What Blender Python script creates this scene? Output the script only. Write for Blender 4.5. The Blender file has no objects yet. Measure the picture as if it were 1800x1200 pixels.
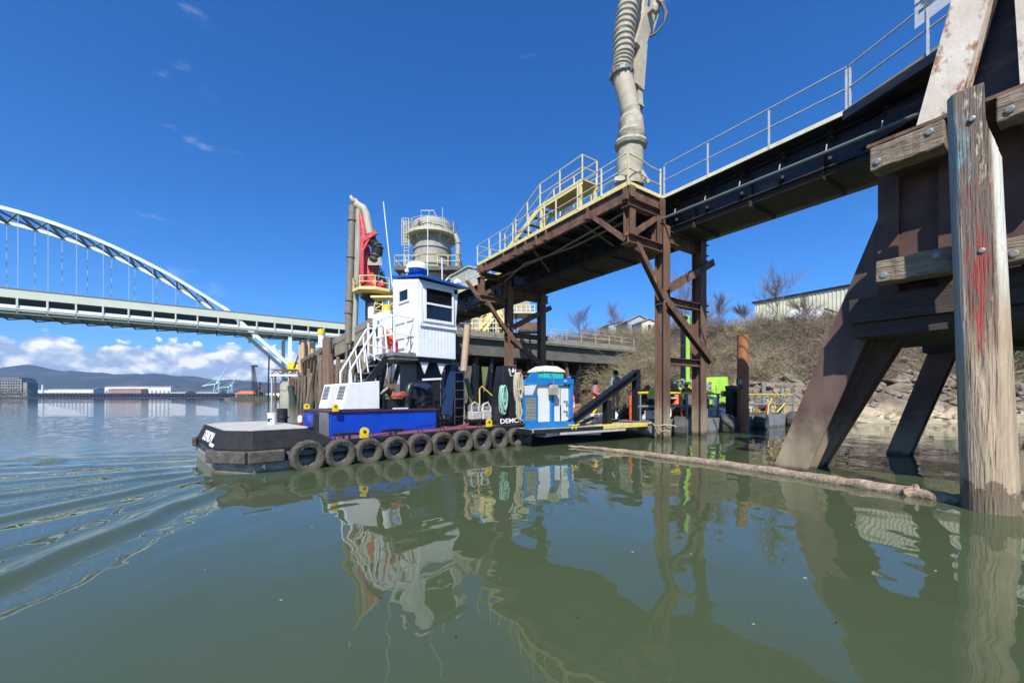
import bpy, bmesh, math, random
from mathutils import Vector, Matrix, noise
random.seed(7)
R=math.radians
sc=bpy.context.scene
C=sc.collection
# ---------------- camera ----------------
F=720.0; EYE=1.6
cam=bpy.data.cameras.new('camera'); co=bpy.data.objects.new('camera',cam); C.objects.link(co)
cam.sensor_width=36; cam.lens=F/1800*36; cam.shift_y=98/1800; cam.clip_start=.1; cam.clip_end=20000
co.location=(0,0,EYE); co.rotation_euler=(R(90),0,0); sc.camera=co
# ---------------- light ----------------
SUN_EL=R(46); SUN_AZ=R(8)     # azimuth behind the camera, to its left
sd=Vector((-math.sin(SUN_AZ)*math.cos(SUN_EL),-math.cos(SUN_AZ)*math.cos(SUN_EL),math.sin(SUN_EL)))
sl=bpy.data.lights.new('sun','SUN'); sl.energy=5.0; sl.angle=R(.5); sl.color=(1,.955,.88)
so=bpy.data.objects.new('sun',sl); C.objects.link(so); so.rotation_euler=sd.to_track_quat('Z','Y').to_euler()
so.location=(0,-20,60)
sc.view_settings.view_transform='Standard'; sc.view_settings.look='None'; sc.view_settings.gamma=1; sc.view_settings.use_curve_mapping=False
sc.view_settings.exposure=0.48
w=bpy.data.worlds.new('World'); sc.world=w; w.use_nodes=True
nt=w.node_tree; nt.nodes.clear(); L=nt.links
def N(t,**k):
    n=nt.nodes.new(t)
    for a,b in k.items(): setattr(n,a,b)
    return n
def math_(op,a,b=None,c=None,clamp=False):
    n=N('ShaderNodeMath',operation=op,use_clamp=clamp)
    for i,v in enumerate((a,b,c)):
        if v is None: continue
        if isinstance(v,(int,float)): n.inputs[i].default_value=v
        else: L.new(v,n.inputs[i])
    return n.outputs[0]
def world():
    sky=N('ShaderNodeTexSky'); sky.sky_type='NISHITA'; sky.sun_disc=False
    sky.sun_elevation=SUN_EL; sky.sun_rotation=math.pi+SUN_AZ
    sky.altitude=0; sky.air_density=1.0; sky.dust_density=.2; sky.ozone_density=3.0
    hs=N('ShaderNodeHueSaturation'); hs.inputs['Saturation'].default_value=1.1; hs.inputs['Value'].default_value=SKYV
    tint=N('ShaderNodeMix',data_type='RGBA',blend_type='MULTIPLY'); tint.inputs[0].default_value=1; L.new(sky.outputs[0],tint.inputs[6]); tint.inputs[7].default_value=SKYT; L.new(tint.outputs[2],hs.inputs['Color'])
    tc=N('ShaderNodeTexCoord'); sep=N('ShaderNodeSeparateXYZ'); L.new(tc.outputs['Generated'],sep.inputs[0])
    X,Y,Z=sep.outputs
    hor=math_('SQRT',math_('ADD',math_('MULTIPLY',X,X),math_('MULTIPLY',Y,Y)))
    el=math_('DIVIDE',Z,hor)
    az=math_('ARCTAN2',X,Y)       # 0 ahead, negative to the left
    def nz(dx,dy,sx,sy,scale,det=8,rough=.55,seed=0.0):
        cx=N('ShaderNodeCombineXYZ')
        L.new(math_('MULTIPLY',math_('ADD',az,dx),sx),cx.inputs[0]); L.new(math_('MULTIPLY',math_('ADD',el,dy),sy),cx.inputs[1]); cx.inputs[2].default_value=seed
        n=N('ShaderNodeTexNoise'); n.inputs['Scale'].default_value=scale; n.inputs['Detail'].default_value=det; n.inputs['Roughness'].default_value=rough
        L.new(cx.outputs[0],n.inputs['Vector']); return n.outputs['Fac']
    def sm(v,a,b):
        m=N('ShaderNodeMapRange',interpolation_type='SMOOTHSTEP'); L.new(v,m.inputs[0]); m.inputs[1].default_value=a; m.inputs[2].default_value=b
        return m.outputs[0]
    # bank of cumulus low over the left part of the horizon; its top undulates
    topn=nz(0,0,1,0,7,5,.6,3.3)
    top=math_('ADD',math_('MULTIPLY',math_('SUBTRACT',topn,.5),.10),math_('ADD',.098,math_('MULTIPLY',az,-.008)))
    vo=N('ShaderNodeTexVoronoi',feature='SMOOTH_F1'); 
    cx=N('ShaderNodeCombineXYZ'); L.new(math_('ADD',az,math_('MULTIPLY',nz(0,0,1,1,22,3,.5,1.),.05)),cx.inputs[0]); L.new(math_('ADD',math_('MULTIPLY',el,1.5),math_('MULTIPLY',nz(0,0,1,1,22,3,.5,5.),.05)),cx.inputs[1])
    L.new(cx.outputs[0],vo.inputs['Vector']); vo.inputs['Scale'].default_value=34; vo.inputs['Smoothness'].default_value=.35
    puff=math_('SUBTRACT',1,vo.outputs['Distance'])
    fine=nz(0,0,1,1.4,34,9,.6,2.)
    d=math_('ADD',math_('MULTIPLY',math_('SUBTRACT',top,el),26),math_('ADD',math_('MULTIPLY',math_('SUBTRACT',fine,.5),1.6),math_('MULTIPLY',math_('SUBTRACT',puff,.6),.9)))
    side=sm(az,.0,-.2)
    mask=math_('MULTIPLY',sm(d,.0,.22),side,clamp=True)
    # billow shading: sample lower-left/upper difference of the same noise
    f1=nz(0,0,1,1.5,20,6,.55,2.); f2=nz(.004,-.012,1,1.5,20,6,.55,2.)
    lit=math_('ADD',math_('MULTIPLY',math_('SUBTRACT',f1,f2),2.6),math_('ADD',.42,math_('MULTIPLY',math_('SUBTRACT',puff,.62),1.1)))
    band=nz(0,0,.35,2.4,16,4,.5,8.)
    lit=math_('SUBTRACT',math_('ADD',lit,math_('MULTIPLY',math_('DIVIDE',el,top),.28)),math_('MULTIPLY',sm(band,.45,.62),.38))
    lit=math_('MAXIMUM',0,math_('MINIMUM',1,lit))
    cr=N('ShaderNodeValToRGB'); L.new(lit,cr.inputs[0])
    e=cr.color_ramp.elements; e[0].position=.05; e[0].color=(.36,.47,.66,1); e[1].position=.75; e[1].color=(1.0,1.0,.97,1)
    m_=cr.color_ramp.elements.new(.38); m_.color=(.60,.69,.82,1)
    # high thin wisps
    wis=nz(0,0,1,2.3,5,6,.62,6.); wis2=nz(0,0,1,1,2.0,2,.5,11.)
    wm=math_('MULTIPLY',math_('MULTIPLY',sm(wis,.60,.80),sm(wis2,.5,.62)),.30)
    mx=N('ShaderNodeMix',data_type='RGBA'); L.new(wm,mx.inputs[0]); L.new(hs.outputs[0],mx.inputs[6]); mx.inputs[7].default_value=(8,8.3,9,1)
    bg=N('ShaderNodeBackground'); L.new(mx.outputs[2],bg.inputs[0]); bg.inputs[1].default_value=.1
    bc=N('ShaderNodeBackground'); L.new(cr.outputs[0],bc.inputs[0]); bc.inputs[1].default_value=.95
    ms=N('ShaderNodeMixShader'); L.new(mask,ms.inputs[0]); L.new(bg.outputs[0],ms.inputs[1]); L.new(bc.outputs[0],ms.inputs[2])
    out=N('ShaderNodeOutputWorld'); L.new(ms.outputs[0],out.inputs[0])
SKYV=1.0; SKYT=(.55,.84,1.27,1)
world()

# ---------------- materials ----------------
MATS={}
def M(name,c,c2=None,scale=4,rough=.6,metal=0,bump=0,bscale=None,stretch=(1,1,1),c3=None,thr=(.55,.62),s3=None,st3=None,zst=None,spec=.5,coat=0,world_=False,detail=6):
    m=bpy.data.materials.new(name); m.use_nodes=True; t=m.node_tree; n=t.nodes; l=t.links
    p=n['Principled BSDF']; p.inputs['Roughness'].default_value=rough; p.inputs['Metallic'].default_value=metal
    p.inputs['Specular IOR Level'].default_value=spec; p.inputs['Coat Weight'].default_value=coat
    c4=lambda v:(v[0],v[1],v[2],1)
    if c2 is None: c2=tuple(v*.72 for v in c)
    tc=n.new('ShaderNodeTexCoord'); geo=n.new('ShaderNodeNewGeometry')
    src=geo.outputs['Position'] if world_ else tc.outputs['Object']
    mp=n.new('ShaderNodeMapping'); mp.inputs['Scale'].default_value=stretch; l.new(src,mp.inputs[0])
    nz=n.new('ShaderNodeTexNoise'); nz.inputs['Scale'].default_value=scale; nz.inputs['Detail'].default_value=detail; nz.inputs['Roughness'].default_value=.6; l.new(mp.outputs[0],nz.inputs['Vector'])
    r=n.new('ShaderNodeValToRGB'); l.new(nz.outputs['Fac'],r.inputs[0]); e=r.color_ramp.elements; e[0].position=.33; e[0].color=c4(c2); e[1].position=.66; e[1].color=c4(c)
    col=r.outputs[0]
    if c3 is not None:
        mp3=n.new('ShaderNodeMapping'); mp3.inputs['Scale'].default_value=st3 or stretch; mp3.inputs['Location'].default_value=(7.3,2.1,4.4); l.new(src,mp3.inputs[0])
        n3=n.new('ShaderNodeTexNoise'); n3.inputs['Scale'].default_value=s3 or scale*.6; n3.inputs['Detail'].default_value=8; n3.inputs['Roughness'].default_value=.65; l.new(mp3.outputs[0],n3.inputs['Vector'])
        mr=n.new('ShaderNodeMapRange'); mr.inputs[1].default_value=thr[0]; mr.inputs[2].default_value=thr[1]; l.new(n3.outputs['Fac'],mr.inputs[0])
        mx=n.new('ShaderNodeMix'); mx.data_type='RGBA'; l.new(mr.outputs[0],mx.inputs[0]); l.new(col,mx.inputs[6]); mx.inputs[7].default_value=c4(c3); col=mx.outputs[2]
    for z0,z1,cz in (zst or []):     # stain left by the water: z0 fully stained, z1 clean (world height)
        sp=n.new('ShaderNodeSeparateXYZ'); l.new(geo.outputs['Position'],sp.inputs[0])
        nn=n.new('ShaderNodeTexNoise'); nn.inputs['Scale'].default_value=5; nn.inputs['Detail'].default_value=5; l.new(geo.outputs['Position'],nn.inputs['Vector'])
        a=n.new('ShaderNodeMath'); a.operation='MULTIPLY_ADD'; l.new(nn.outputs['Fac'],a.inputs[0]); a.inputs[1].default_value=-(abs(z1-z0)*.9+.12); l.new(sp.outputs[2],a.inputs[2])
        mr=n.new('ShaderNodeMapRange'); sh=-(abs(z1-z0)*.9+.12)*.5; mr.inputs[1].default_value=z0+sh; mr.inputs[2].default_value=z1+sh; mr.inputs[3].default_value=1; mr.inputs[4].default_value=0; l.new(a.outputs[0],mr.inputs[0])
        mul=n.new('ShaderNodeMath'); mul.operation='MULTIPLY'; l.new(mr.outputs[0],mul.inputs[0]); mul.inputs[1].default_value=.92
        r2=n.new('ShaderNodeValToRGB'); l.new(nz.outputs['Fac'],r2.inputs[0]); r2.color_ramp.elements[0].position=.35; r2.color_ramp.elements[1].position=.65; r2.color_ramp.elements[0].color=c4(tuple(v*.6 for v in cz)); r2.color_ramp.elements[1].color=c4(cz)
        mx=n.new('ShaderNodeMix'); mx.data_type='RGBA'; l.new(mul.outputs[0],mx.inputs[0]); l.new(col,mx.inputs[6]); l.new(r2.outputs[0],mx.inputs[7]); col=mx.outputs[2]
    l.new(col,p.inputs['Base Color'])
    if bump:
        nb=n.new('ShaderNodeTexNoise'); nb.inputs['Scale'].default_value=bscale or scale*3; nb.inputs['Detail'].default_value=6; l.new(mp.outputs[0],nb.inputs['Vector'])
        b=n.new('ShaderNodeBump'); b.inputs['Strength'].default_value=bump; b.inputs['Distance'].default_value=.05; l.new(nb.outputs['Fac'],b.inputs['Height']); l.new(b.outputs[0],p.inputs['Normal'])
    MATS[name]=m; return m
mRust=M('rust_steel',(.185,.098,.058),(.070,.039,.028),2.6,.75,bump=.25,c3=(.34,.16,.075),thr=(.58,.68),stretch=(1.2,1.2,.5),s3=3.5)
mPost=M('pile_steel',(.205,.115,.070),(.105,.058,.038),2.5,.75,bump=.15,stretch=(1,1,.25),c3=(.30,.20,.14),thr=(.58,.75),zst=[(.9,1.5,(.36,.29,.19)),(.10,.24,(.07,.055,.03))])
mBatter=M('batter_steel',(.15,.092,.068),(.075,.048,.036),2.0,.7,bump=.15,stretch=(1,1,.4),c3=(.30,.17,.11),thr=(.6,.75),zst=[(.45,1.25,(.38,.30,.19)),(.04,.12,(.08,.06,.035))])
mPlate=M('box_steel',(.13,.065,.045),(.06,.032,.024),1.6,.7,bump=.1,c3=(.30,.13,.06),thr=(.6,.8))
mDark=M('dark_blue_steel',(.018,.021,.034),(.008,.009,.013),3,.5,bump=.1,c3=(.085,.05,.035),thr=(.55,.68),st3=(1,.5,2))
mBlack=M('black_paint',(.018,.018,.022),(.010,.010,.012),5,.4,bump=.04)
mNavy=M('navy_paint',(.020,.019,.020),(.010,.010,.011),6,.6,spec=.3,bump=.08,c3=(.06,.055,.055),thr=(.66,.74))
mYel=M('pale_yellow_paint',(.80,.67,.29),(.66,.54,.21),4,.5,c3=(.42,.28,.12),thr=(.68,.76))
mYel2=M('yellow_paint',(.85,.62,.02),(.7,.48,.02),6,.4)
mGalv=M('galvanised_rail',(.62,.60,.54),(.45,.43,.37),9,.45,metal=.2,c3=(.30,.17,.09),thr=(.66,.74))
mWhite=M('white_paint',(.82,.83,.82),(.72,.73,.72),4,.4,bump=.04,c3=(.55,.50,.42),thr=(.66,.76),st3=(3,3,.8),s3=3)
mWhiteS=M('siding_white',(.80,.82,.83),(.70,.73,.75),2.2,.45,bump=.05,c3=(.60,.57,.50),thr=(.60,.78),st3=(3,3,.5),s3=2.5)
mBlue=M('blue_paint',(.002,.060,.50),(.002,.046,.40),2,.38,coat=.2,bump=.08,c3=(.03,.10,.36),thr=(.62,.72),s3=4,st3=(1,1,2))
mRoofB=M('roof_blue',(.008,.10,.45),(.006,.07,.34),4,.35)
mDeckR=M('red_deck',(.26,.075,.07),(.17,.05,.045),4,.65,c3=(.10,.06,.05),thr=(.6,.72))
mHull=M('hull_grey',(.34,.33,.31),(.15,.15,.15),3,.55,bump=.2,stretch=(1,1,2.2),c3=(.34,.31,.27),thr=(.54,.68),zst=[(-.02,.07,(.20,.165,.10))])
mHullB=M('hull_black',(.022,.024,.032),(.012,.013,.018),4,.38,bump=.08,c3=(.09,.085,.08),thr=(.62,.74))
mNonskid=M('nonskid_grey',(.50,.49,.43),(.40,.38,.33),5,.8,c3=(.30,.25,.18),thr=(.62,.78),bump=.1)
mRub=M('rubber',(.105,.09,.07),(.05,.044,.036),7,.75,bump=.3,c3=(.17,.155,.12),thr=(.58,.74),zst=[(-.02,.12,(.10,.10,.06))])
mRub2=M('rubber_black',(.075,.072,.066),(.04,.04,.037),7,.7,bump=.2)
mTim=M('weathered_timber',(.30,.24,.165),(.16,.125,.085),3,.85,bump=.6,bscale=9,stretch=(5,.6,5),c3=(.09,.07,.05),thr=(.55,.68),st3=(9,.7,9),s3=2)
mTimV=M('pile_timber',(.38,.32,.235),(.24,.195,.135),3,.85,bump=.5,bscale=8,stretch=(5,5,.45),c3=(.13,.10,.07),thr=(.6,.7),zst=[(.10,.34,(.10,.075,.05))])
mWood2=M('dock_timber',(.22,.165,.115),(.10,.075,.055),3,.85,bump=.4,stretch=(3,3,.4),c3=(.32,.26,.18),thr=(.58,.7),zst=[(.6,1.6,(.12,.11,.07))])
mWoodL=M('orange_timber',(.55,.40,.24),(.42,.29,.17),3,.85,bump=.3,stretch=(4,4,.2),zst=[(4.6,6.0,(.26,.22,.16)),(.6,2.0,(.16,.16,.08))])
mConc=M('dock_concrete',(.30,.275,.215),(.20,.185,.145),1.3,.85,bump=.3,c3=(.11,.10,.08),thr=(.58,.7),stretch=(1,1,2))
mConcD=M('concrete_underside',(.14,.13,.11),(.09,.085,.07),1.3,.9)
mTan=M('tan_duct',(.50,.44,.33),(.38,.33,.25),3,.65,bump=.15,c3=(.56,.44,.36),thr=(.6,.72))
mDust=M('dusty_duct',(.44,.40,.31),(.31,.28,.21),5,.85,bump=.5,c3=(.55,.52,.44),thr=(.58,.7))
mSilo=M('silo_grey',(.36,.35,.30),(.27,.26,.22),1.6,.7,bump=.1,c3=(.44,.42,.35),thr=(.58,.72),stretch=(1,1,.4))
mSiloT=M('silo_trim',(.55,.52,.38),(.42,.39,.28),3,.6)
mRed=M('red_paint',(.55,.030,.040),(.42,.03,.035),4,.45,c3=(.62,.20,.18),thr=(.55,.7))
mDuctG=M('grey_brown_pipe',(.23,.20,.15),(.15,.13,.10),3,.7,bump=.15)
mHose=M('black_hose',(.045,.042,.036),(.03,.028,.025),6,.6,bump=.1)
mRustW=M('white_paint_rusting',(.74,.67,.56),(.60,.50,.38),3,.6,bump=.2,c3=(.32,.15,.07),thr=(.53,.60),stretch=(1,1,.6),s3=3.2)
mSpud=M('rust_orange',(.36,.15,.055),(.26,.10,.04),3,.8,bump=.25)
mBarge=M('barge_grey',(.24,.25,.25),(.16,.165,.165),2.6,.65,bump=.2,c3=(.10,.08,.06),thr=(.62,.72),zst=[(.02,.16,(.11,.11,.07))])
mDeckT=M('deck_planks',(.42,.36,.26),(.30,.25,.18),4,.8,bump=.2)
mCyan=M('frame_blue',(.015,.20,.52),(.012,.15,.42),3,.4)
mPan=M('panel_white',(.68,.71,.70),(.60,.63,.62),3,.5)
mTeal=M('toilet_teal',(.04,.52,.42),(.03,.42,.35),3,.5)
mCream=M('cream_plastic',(.75,.70,.55),None,3,.5)
mLime=M('lime_paint',(.42,.80,.06),(.34,.66,.05),3,.4,coat=.2)
mOrange=M('safety_orange',(.85,.13,.02),(.75,.10,.02),3,.5)
mOrangeH=M('jacket_orange',(.80,.09,.035),(.62,.07,.03),9,.8)
mYelP=M('yellow_oilskin',(.85,.62,.02),(.68,.46,.02),9,.7)
mSkin=M('skin',(.50,.27,.18),(.44,.22,.15),9,.6)
mGreyC=M('grey_cloth',(.22,.25,.28),(.15,.17,.2),9,.9)
mBlackC=M('black_cloth',(.02,.02,.023),(.012,.012,.015),9,.9)
mNavyC=M('navy_cloth',(.02,.03,.07),(.012,.018,.04),9,.9)
mHiV=M('hi_vis_yellow',(.55,.72,.03),(.45,.6,.03),9,.8)
mGlass=M('dark_glass',(.008,.009,.012),(.006,.006,.008),3,.06,spec=.8)
mSteel=M('grey_machine',(.30,.30,.28),(.18,.18,.17),8,.5,metal=.3,bump=.1)
mRope=M('beige_rope',(.52,.49,.36),(.36,.33,.24),30,.9,bump=.5,bscale=60)
mRopeT=M('teal_rope',(.34,.60,.48),(.22,.45,.36),30,.9,bump=.5,bscale=60)
mLet=M('white_lettering',(.85,.85,.85),(.8,.8,.8),5,.5)
mRedL=M('red_lettering',(.6,.03,.03),None,5,.5)
mBlkL=M('dark_lettering',(.05,.05,.06),None,5,.5)
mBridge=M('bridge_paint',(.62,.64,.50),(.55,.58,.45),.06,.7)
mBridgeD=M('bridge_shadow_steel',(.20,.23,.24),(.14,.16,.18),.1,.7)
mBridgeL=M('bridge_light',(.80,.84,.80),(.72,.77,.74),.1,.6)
mHang=M('hanger_cable',(.42,.50,.52),(.36,.44,.47),.1,.6)
mHill=M('hazy_hill_forest',(.040,.052,.050),(.022,.034,.034),.004,.95,c3=(.085,.075,.070),thr=(.5,.62),s3=.003,world_=True)  # forest colour with a bluish cast put in to stand for distance haze
mBark=M('bark',(.22,.175,.13),(.13,.10,.08),6,.9)
mTwig=M('dry_twigs',(.42,.33,.20),(.17,.125,.085),.5,.9,c3=(.24,.25,.11),thr=(.50,.60),s3=.28,world_=True)
mTwigR=M('brown_twigs',(.23,.16,.12),(.11,.075,.06),.7,.9,world_=True)
mLeaf=M('olive_leaves',(.14,.16,.05),(.085,.085,.04),.4,.9,world_=True,c3=(.24,.19,.10),thr=(.5,.64),s3=.5)
mLeafG=M('green_leaves',(.09,.15,.04),(.045,.08,.03),1.2,.8,world_=True)
mBank=M('bank_soil',(.10,.082,.052),(.05,.042,.028),.5,.95,bump=.8,bscale=2,world_=True,c3=(.085,.11,.04),thr=(.52,.6),s3=.18)
mRock=M('riprap_rock',(.27,.215,.155),(.10,.082,.062),.9,.9,bump=.5,bscale=5,world_=True,c3=(.40,.34,.25),thr=(.56,.7),s3=.7,zst=[(.15,.4,(.055,.04,.025)),(.5,1.35,(.50,.42,.28))])
mLog=M('driftwood',(.36,.27,.19),(.20,.145,.10),3,.85,bump=.7,bscale=8,stretch=(.8,3,3),c3=(.46,.38,.28),thr=(.56,.66))
mShed=M('shed_cream',(.66,.64,.48),(.58,.56,.41),.8,.6)
mTarp=M('white_tarp',(.78,.80,.80),None,1.5,.6,bump=.3)
mHouse=M('house_blue_grey',(.33,.40,.44),(.29,.36,.40),1,.7)
mHouseC=M('house_cream',(.66,.60,.42),None,1,.7)
mFar=M('far_white',(.75,.75,.72),(.6,.6,.58),.05,.7)
mFarG=M('far_grey',(.30,.30,.28),(.2,.2,.19),.06,.8)
mFarD=M('far_dark_wharf',(.035,.035,.05),(.02,.02,.03),.05,.8)
mFarR=M('far_brick',(.42,.22,.15),None,.05,.8)
mCraneC=M('crane_pale_green',(.45,.68,.66),None,.1,.6)
mCaiss=M('caisson_concrete',(.45,.43,.33),(.3,.29,.22),.5,.8,stretch=(1,1,4))
# ---------------- mesh helpers ----------------
def basis(d,up=(0,0,1)):
    d=Vector(d).normalized(); u=Vector(up)
    if abs(d.dot(u))>.985: u=Vector((0,1,0)) if abs(d.y)<.9 else Vector((1,0,0))
    s=u.cross(d).normalized(); v=d.cross(s).normalized()
    return d,s,v      # along, side, up
class MB:
    def __init__(s): s.v=[]; s.f=[]; s.m=[]; s.cur=0
    def mat(s,i): s.cur=i; return s
    def add(s,vs,fs):
        o=len(s.v); s.v+= [tuple(p) for p in vs]; s.f+=[tuple(o+i for i in f) for f in fs]; s.m+=[s.cur]*len(fs); return s
    def box(s,x0,x1,y0,y1,z0,z1):
        return s.add([(x0,y0,z0),(x1,y0,z0),(x1,y1,z0),(x0,y1,z0),(x0,y0,z1),(x1,y0,z1),(x1,y1,z1),(x0,y1,z1)],
            [(0,3,2,1),(4,5,6,7),(0,1,5,4),(1,2,6,5),(2,3,7,6),(3,0,4,7)])
    def cb(s,c,sz,rz=0,ry=0,rx=0):
        m=Matrix.Translation(c)@Matrix.Rotation(rz,4,'Z')@Matrix.Rotation(ry,4,'Y')@Matrix.Rotation(rx,4,'X')
        a,b,e=[q/2 for q in sz]
        vs=[m@Vector(p) for p in [(-a,-b,-e),(a,-b,-e),(a,b,-e),(-a,b,-e),(-a,-b,e),(a,-b,e),(a,b,e),(-a,b,e)]]
        return s.add(vs,[(0,3,2,1),(4,5,6,7),(0,1,5,4),(1,2,6,5),(2,3,7,6),(3,0,4,7)])
    def bar(s,p,q,w,h=None,up=(0,0,1)):
        h=h or w; p=Vector(p); q=Vector(q); d,a,b=basis(q-p,up)
        vs=[x+a*(i*w/2)+b*(j*h/2) for x in (p,q) for i,j in ((-1,-1),(1,-1),(1,1),(-1,1))]
        return s.add(vs,[(3,2,1,0),(4,5,6,7),(0,1,5,4),(1,2,6,5),(2,3,7,6),(3,0,4,7)])
    def ibeam(s,p,q,w,h,up=(0,0,1),tf=.03,tw=.025):
        # flanges perpendicular to 'up', h measured along up
        p=Vector(p); q=Vector(q); d,a,b=basis(q-p,up)
        W=w/2;H=h/2;t=tw/2
        pr=[(-W,-H),(W,-H),(W,-H+tf),(t,-H+tf),(t,H-tf),(W,H-tf),(W,H),(-W,H),(-W,H-tf),(-t,H-tf),(-t,-H+tf),(-W,-H+tf)]
        vs=[x+a*i+b*j for x in (p,q) for i,j in pr]; n=12
        fs=[(i,(i+1)%n,n+(i+1)%n,n+i) for i in range(n)]
        for o,rev in ((0,True),(n,False)):
            for f in ((0,1,2,11),(11,2,3,10),(10,3,4,9),(9,4,5,8),(8,5,6,7)):
                g=tuple(o+i for i in f); fs.append(g[::-1] if rev else g)
        return s.add(vs,fs)
    def tube(s,pts,r,n=10,cap=True,rad=None):
        pts=[Vector(p) for p in pts]; k=len(pts); rs=rad or [r]*k
        o=len(s.v); ref=None
        for i,p in enumerate(pts):
            t=(pts[min(i+1,k-1)]-pts[max(i-1,0)]).normalized()
            if ref is None:
                ref=Vector((0,0,1)) if abs(t.z)<.9 else Vector((1,0,0))
            a=(ref-t*ref.dot(t)).normalized(); ref=a; b=t.cross(a)
            for j in range(n):
                an=2*math.pi*j/n; s.v.append(tuple(p+(a*math.cos(an)+b*math.sin(an))*rs[i]))
        for i in range(k-1):
            for j in range(n):
                j2=(j+1)%n; s.f.append((o+i*n+j,o+i*n+j2,o+(i+1)*n+j2,o+(i+1)*n+j)); s.m.append(s.cur)
        if cap and n>2:
            s.f.append(tuple(o+j for j in range(n))[::-1]); s.m.append(s.cur); s.f.append(tuple(o+(k-1)*n+j for j in range(n))); s.m.append(s.cur)
        return s
    def lathe(s,prof,n=24,mtx=None,cap=True,rf=None):
        mtx=mtx or Matrix(); o=len(s.v); k=len(prof)
        for i,(r,z) in enumerate(prof):
            for j in range(n):
                an=2*math.pi*j/n; rr=r*(rf(j,i) if rf else 1)
                s.v.append(tuple(mtx@Vector((rr*math.cos(an),rr*math.sin(an),z))))
        for i in range(k-1):
            for j in range(n):
                j2=(j+1)%n; s.f.append((o+i*n+j,o+i*n+j2,o+(i+1)*n+j2,o+(i+1)*n+j)); s.m.append(s.cur)
        if cap:
            s.f.append(tuple(o+j for j in range(n))[::-1]); s.m.append(s.cur); s.f.append(tuple(o+(k-1)*n+j for j in range(n))); s.m.append(s.cur)
        return s
    def loft(s,loops):      # closed loops of equal length, bottom to top
        n=len(loops[0]); o=len(s.v)
        for lp in loops: s.v+=[tuple(p) for p in lp]
        for i in range(len(loops)-1):
            for j in range(n):
                j2=(j+1)%n; s.f.append((o+i*n+j,o+i*n+j2,o+(i+1)*n+j2,o+(i+1)*n+j)); s.m.append(s.cur)
        s.f.append(tuple(o+j for j in range(n))[::-1]); s.m.append(s.cur); s.f.append(tuple(o+(len(loops)-1)*n+j for j in range(n))); s.m.append(s.cur)
        return s
    def prism(s,poly,z0,z1): return s.loft([[(x,y,z0) for x,y in poly],[(x,y,z1) for x,y in poly]])
    def build(s,name,mats,parent=None,smooth=False,bevel=0):
        me=bpy.data.meshes.new(name); me.from_pydata(s.v,[],s.f)
        if not isinstance(mats,(list,tuple)): mats=[mats]
        for m in mats: me.materials.append(m)
        if any(s.m): me.polygons.foreach_set('material_index',s.m)
        if smooth:
            me.polygons.foreach_set('use_smooth',[True]*len(me.polygons))
            try: me.set_sharp_from_angle(angle=R(38))
            except Exception: pass
        me.update()
        o=bpy.data.objects.new(name,me); C.objects.link(o)
        if parent is not None: o.parent=parent
        if bevel:
            b=o.modifiers.new('bevel','BEVEL'); b.width=bevel; b.segments=2; b.limit_method='ANGLE'; b.angle_limit=R(40)
        return o
def tag(o,label,cat,group=None,kind=None):
    if label: o['label']=label
    if cat: o['category']=cat
    if group: o['group']=group
    if kind: o['kind']=kind
    return o
def thing(name,label,cat,loc=(0,0,0),rz=0,group=None):
    o=bpy.data.objects.new(name,None); o.empty_display_size=.3; C.objects.link(o); o.location=loc; o.rotation_euler=(0,0,rz)
    return tag(o,label,cat,group)
def solo(name,mb,mats,label,cat,loc=(0,0,0),rz=0,group=None,smooth=False,bevel=0,rot=None):
    o=mb.build(name,mats,None,smooth,bevel); o.location=loc; o.rotation_euler=rot or (0,0,rz)
    return tag(o,label,cat,group)
def dup(root,loc,rz=None,label=None,group=None,rot=None,scale=None):
    r=root.copy(); C.objects.link(r); r.location=loc
    if rz is not None: r.rotation_euler=(0,0,rz)
    if rot is not None: r.rotation_euler=rot
    if scale: r.scale=scale
    if label: r['label']=label
    if group: r['group']=group
    for ch in list(root.children):
        c=ch.copy(); C.objects.link(c); c.parent=r
        for g in list(ch.children):
            d=g.copy(); C.objects.link(d); d.parent=c
    return r
def text(body,size,mat,parent,mtx,name='lettering',ext=.004,squash=1,align='CENTER'):
    cu=bpy.data.curves.new('t','FONT'); cu.body=body; cu.size=size; cu.extrude=ext; cu.align_x=align; cu.align_y='CENTER'; cu.offset=size*.012; cu.space_line=.9
    t=bpy.data.objects.new('t',cu); C.objects.link(t)
    dg=bpy.context.evaluated_depsgraph_get(); me=bpy.data.meshes.new_from_object(t.evaluated_get(dg)); bpy.data.objects.remove(t)
    me.transform(mtx@Matrix.Diagonal((squash,1,1,1))); me.materials.clear(); me.materials.append(mat)
    o=bpy.data.objects.new(name,me); C.objects.link(o); o.parent=parent; return o
def plane_mtx(o,xd,yd):
    x=Vector(xd).normalized(); z=x.cross(Vector(yd)).normalized(); y=z.cross(x)
    m=Matrix((x,y,z)).transposed().to_4x4(); m.translation=Vector(o); return m
class Fr:
    def __init__(s,x,y,deg): s.x,s.y,s.a=x,y,R(deg); s.c,s.s=math.cos(s.a),math.sin(s.a)
    def w(s,a,b,z=0): return Vector((s.x+a*s.c-b*s.s,s.y+a*s.s+b*s.c,z))
GF=Fr(5.73,15.6,34.2); TF=Fr(-5.9,8.2,43.3); BF=Fr(-240,192,37.5)
def PX(x,y,D): return Vector(((x-900)/F*D,D,EYE+(698-y)/F*D))
def lerp(a,b,t): return tuple(a[i]+(b[i]-a[i])*t for i in range(len(a)))
def interp(tab,x):
    if x<=tab[0][0]: return tab[0][1]
    for (a,b),(c,d) in zip(tab,tab[1:]):
        if x<=c: return b+(d-b)*(x-a)/(c-a)
    return tab[-1][1]
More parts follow.
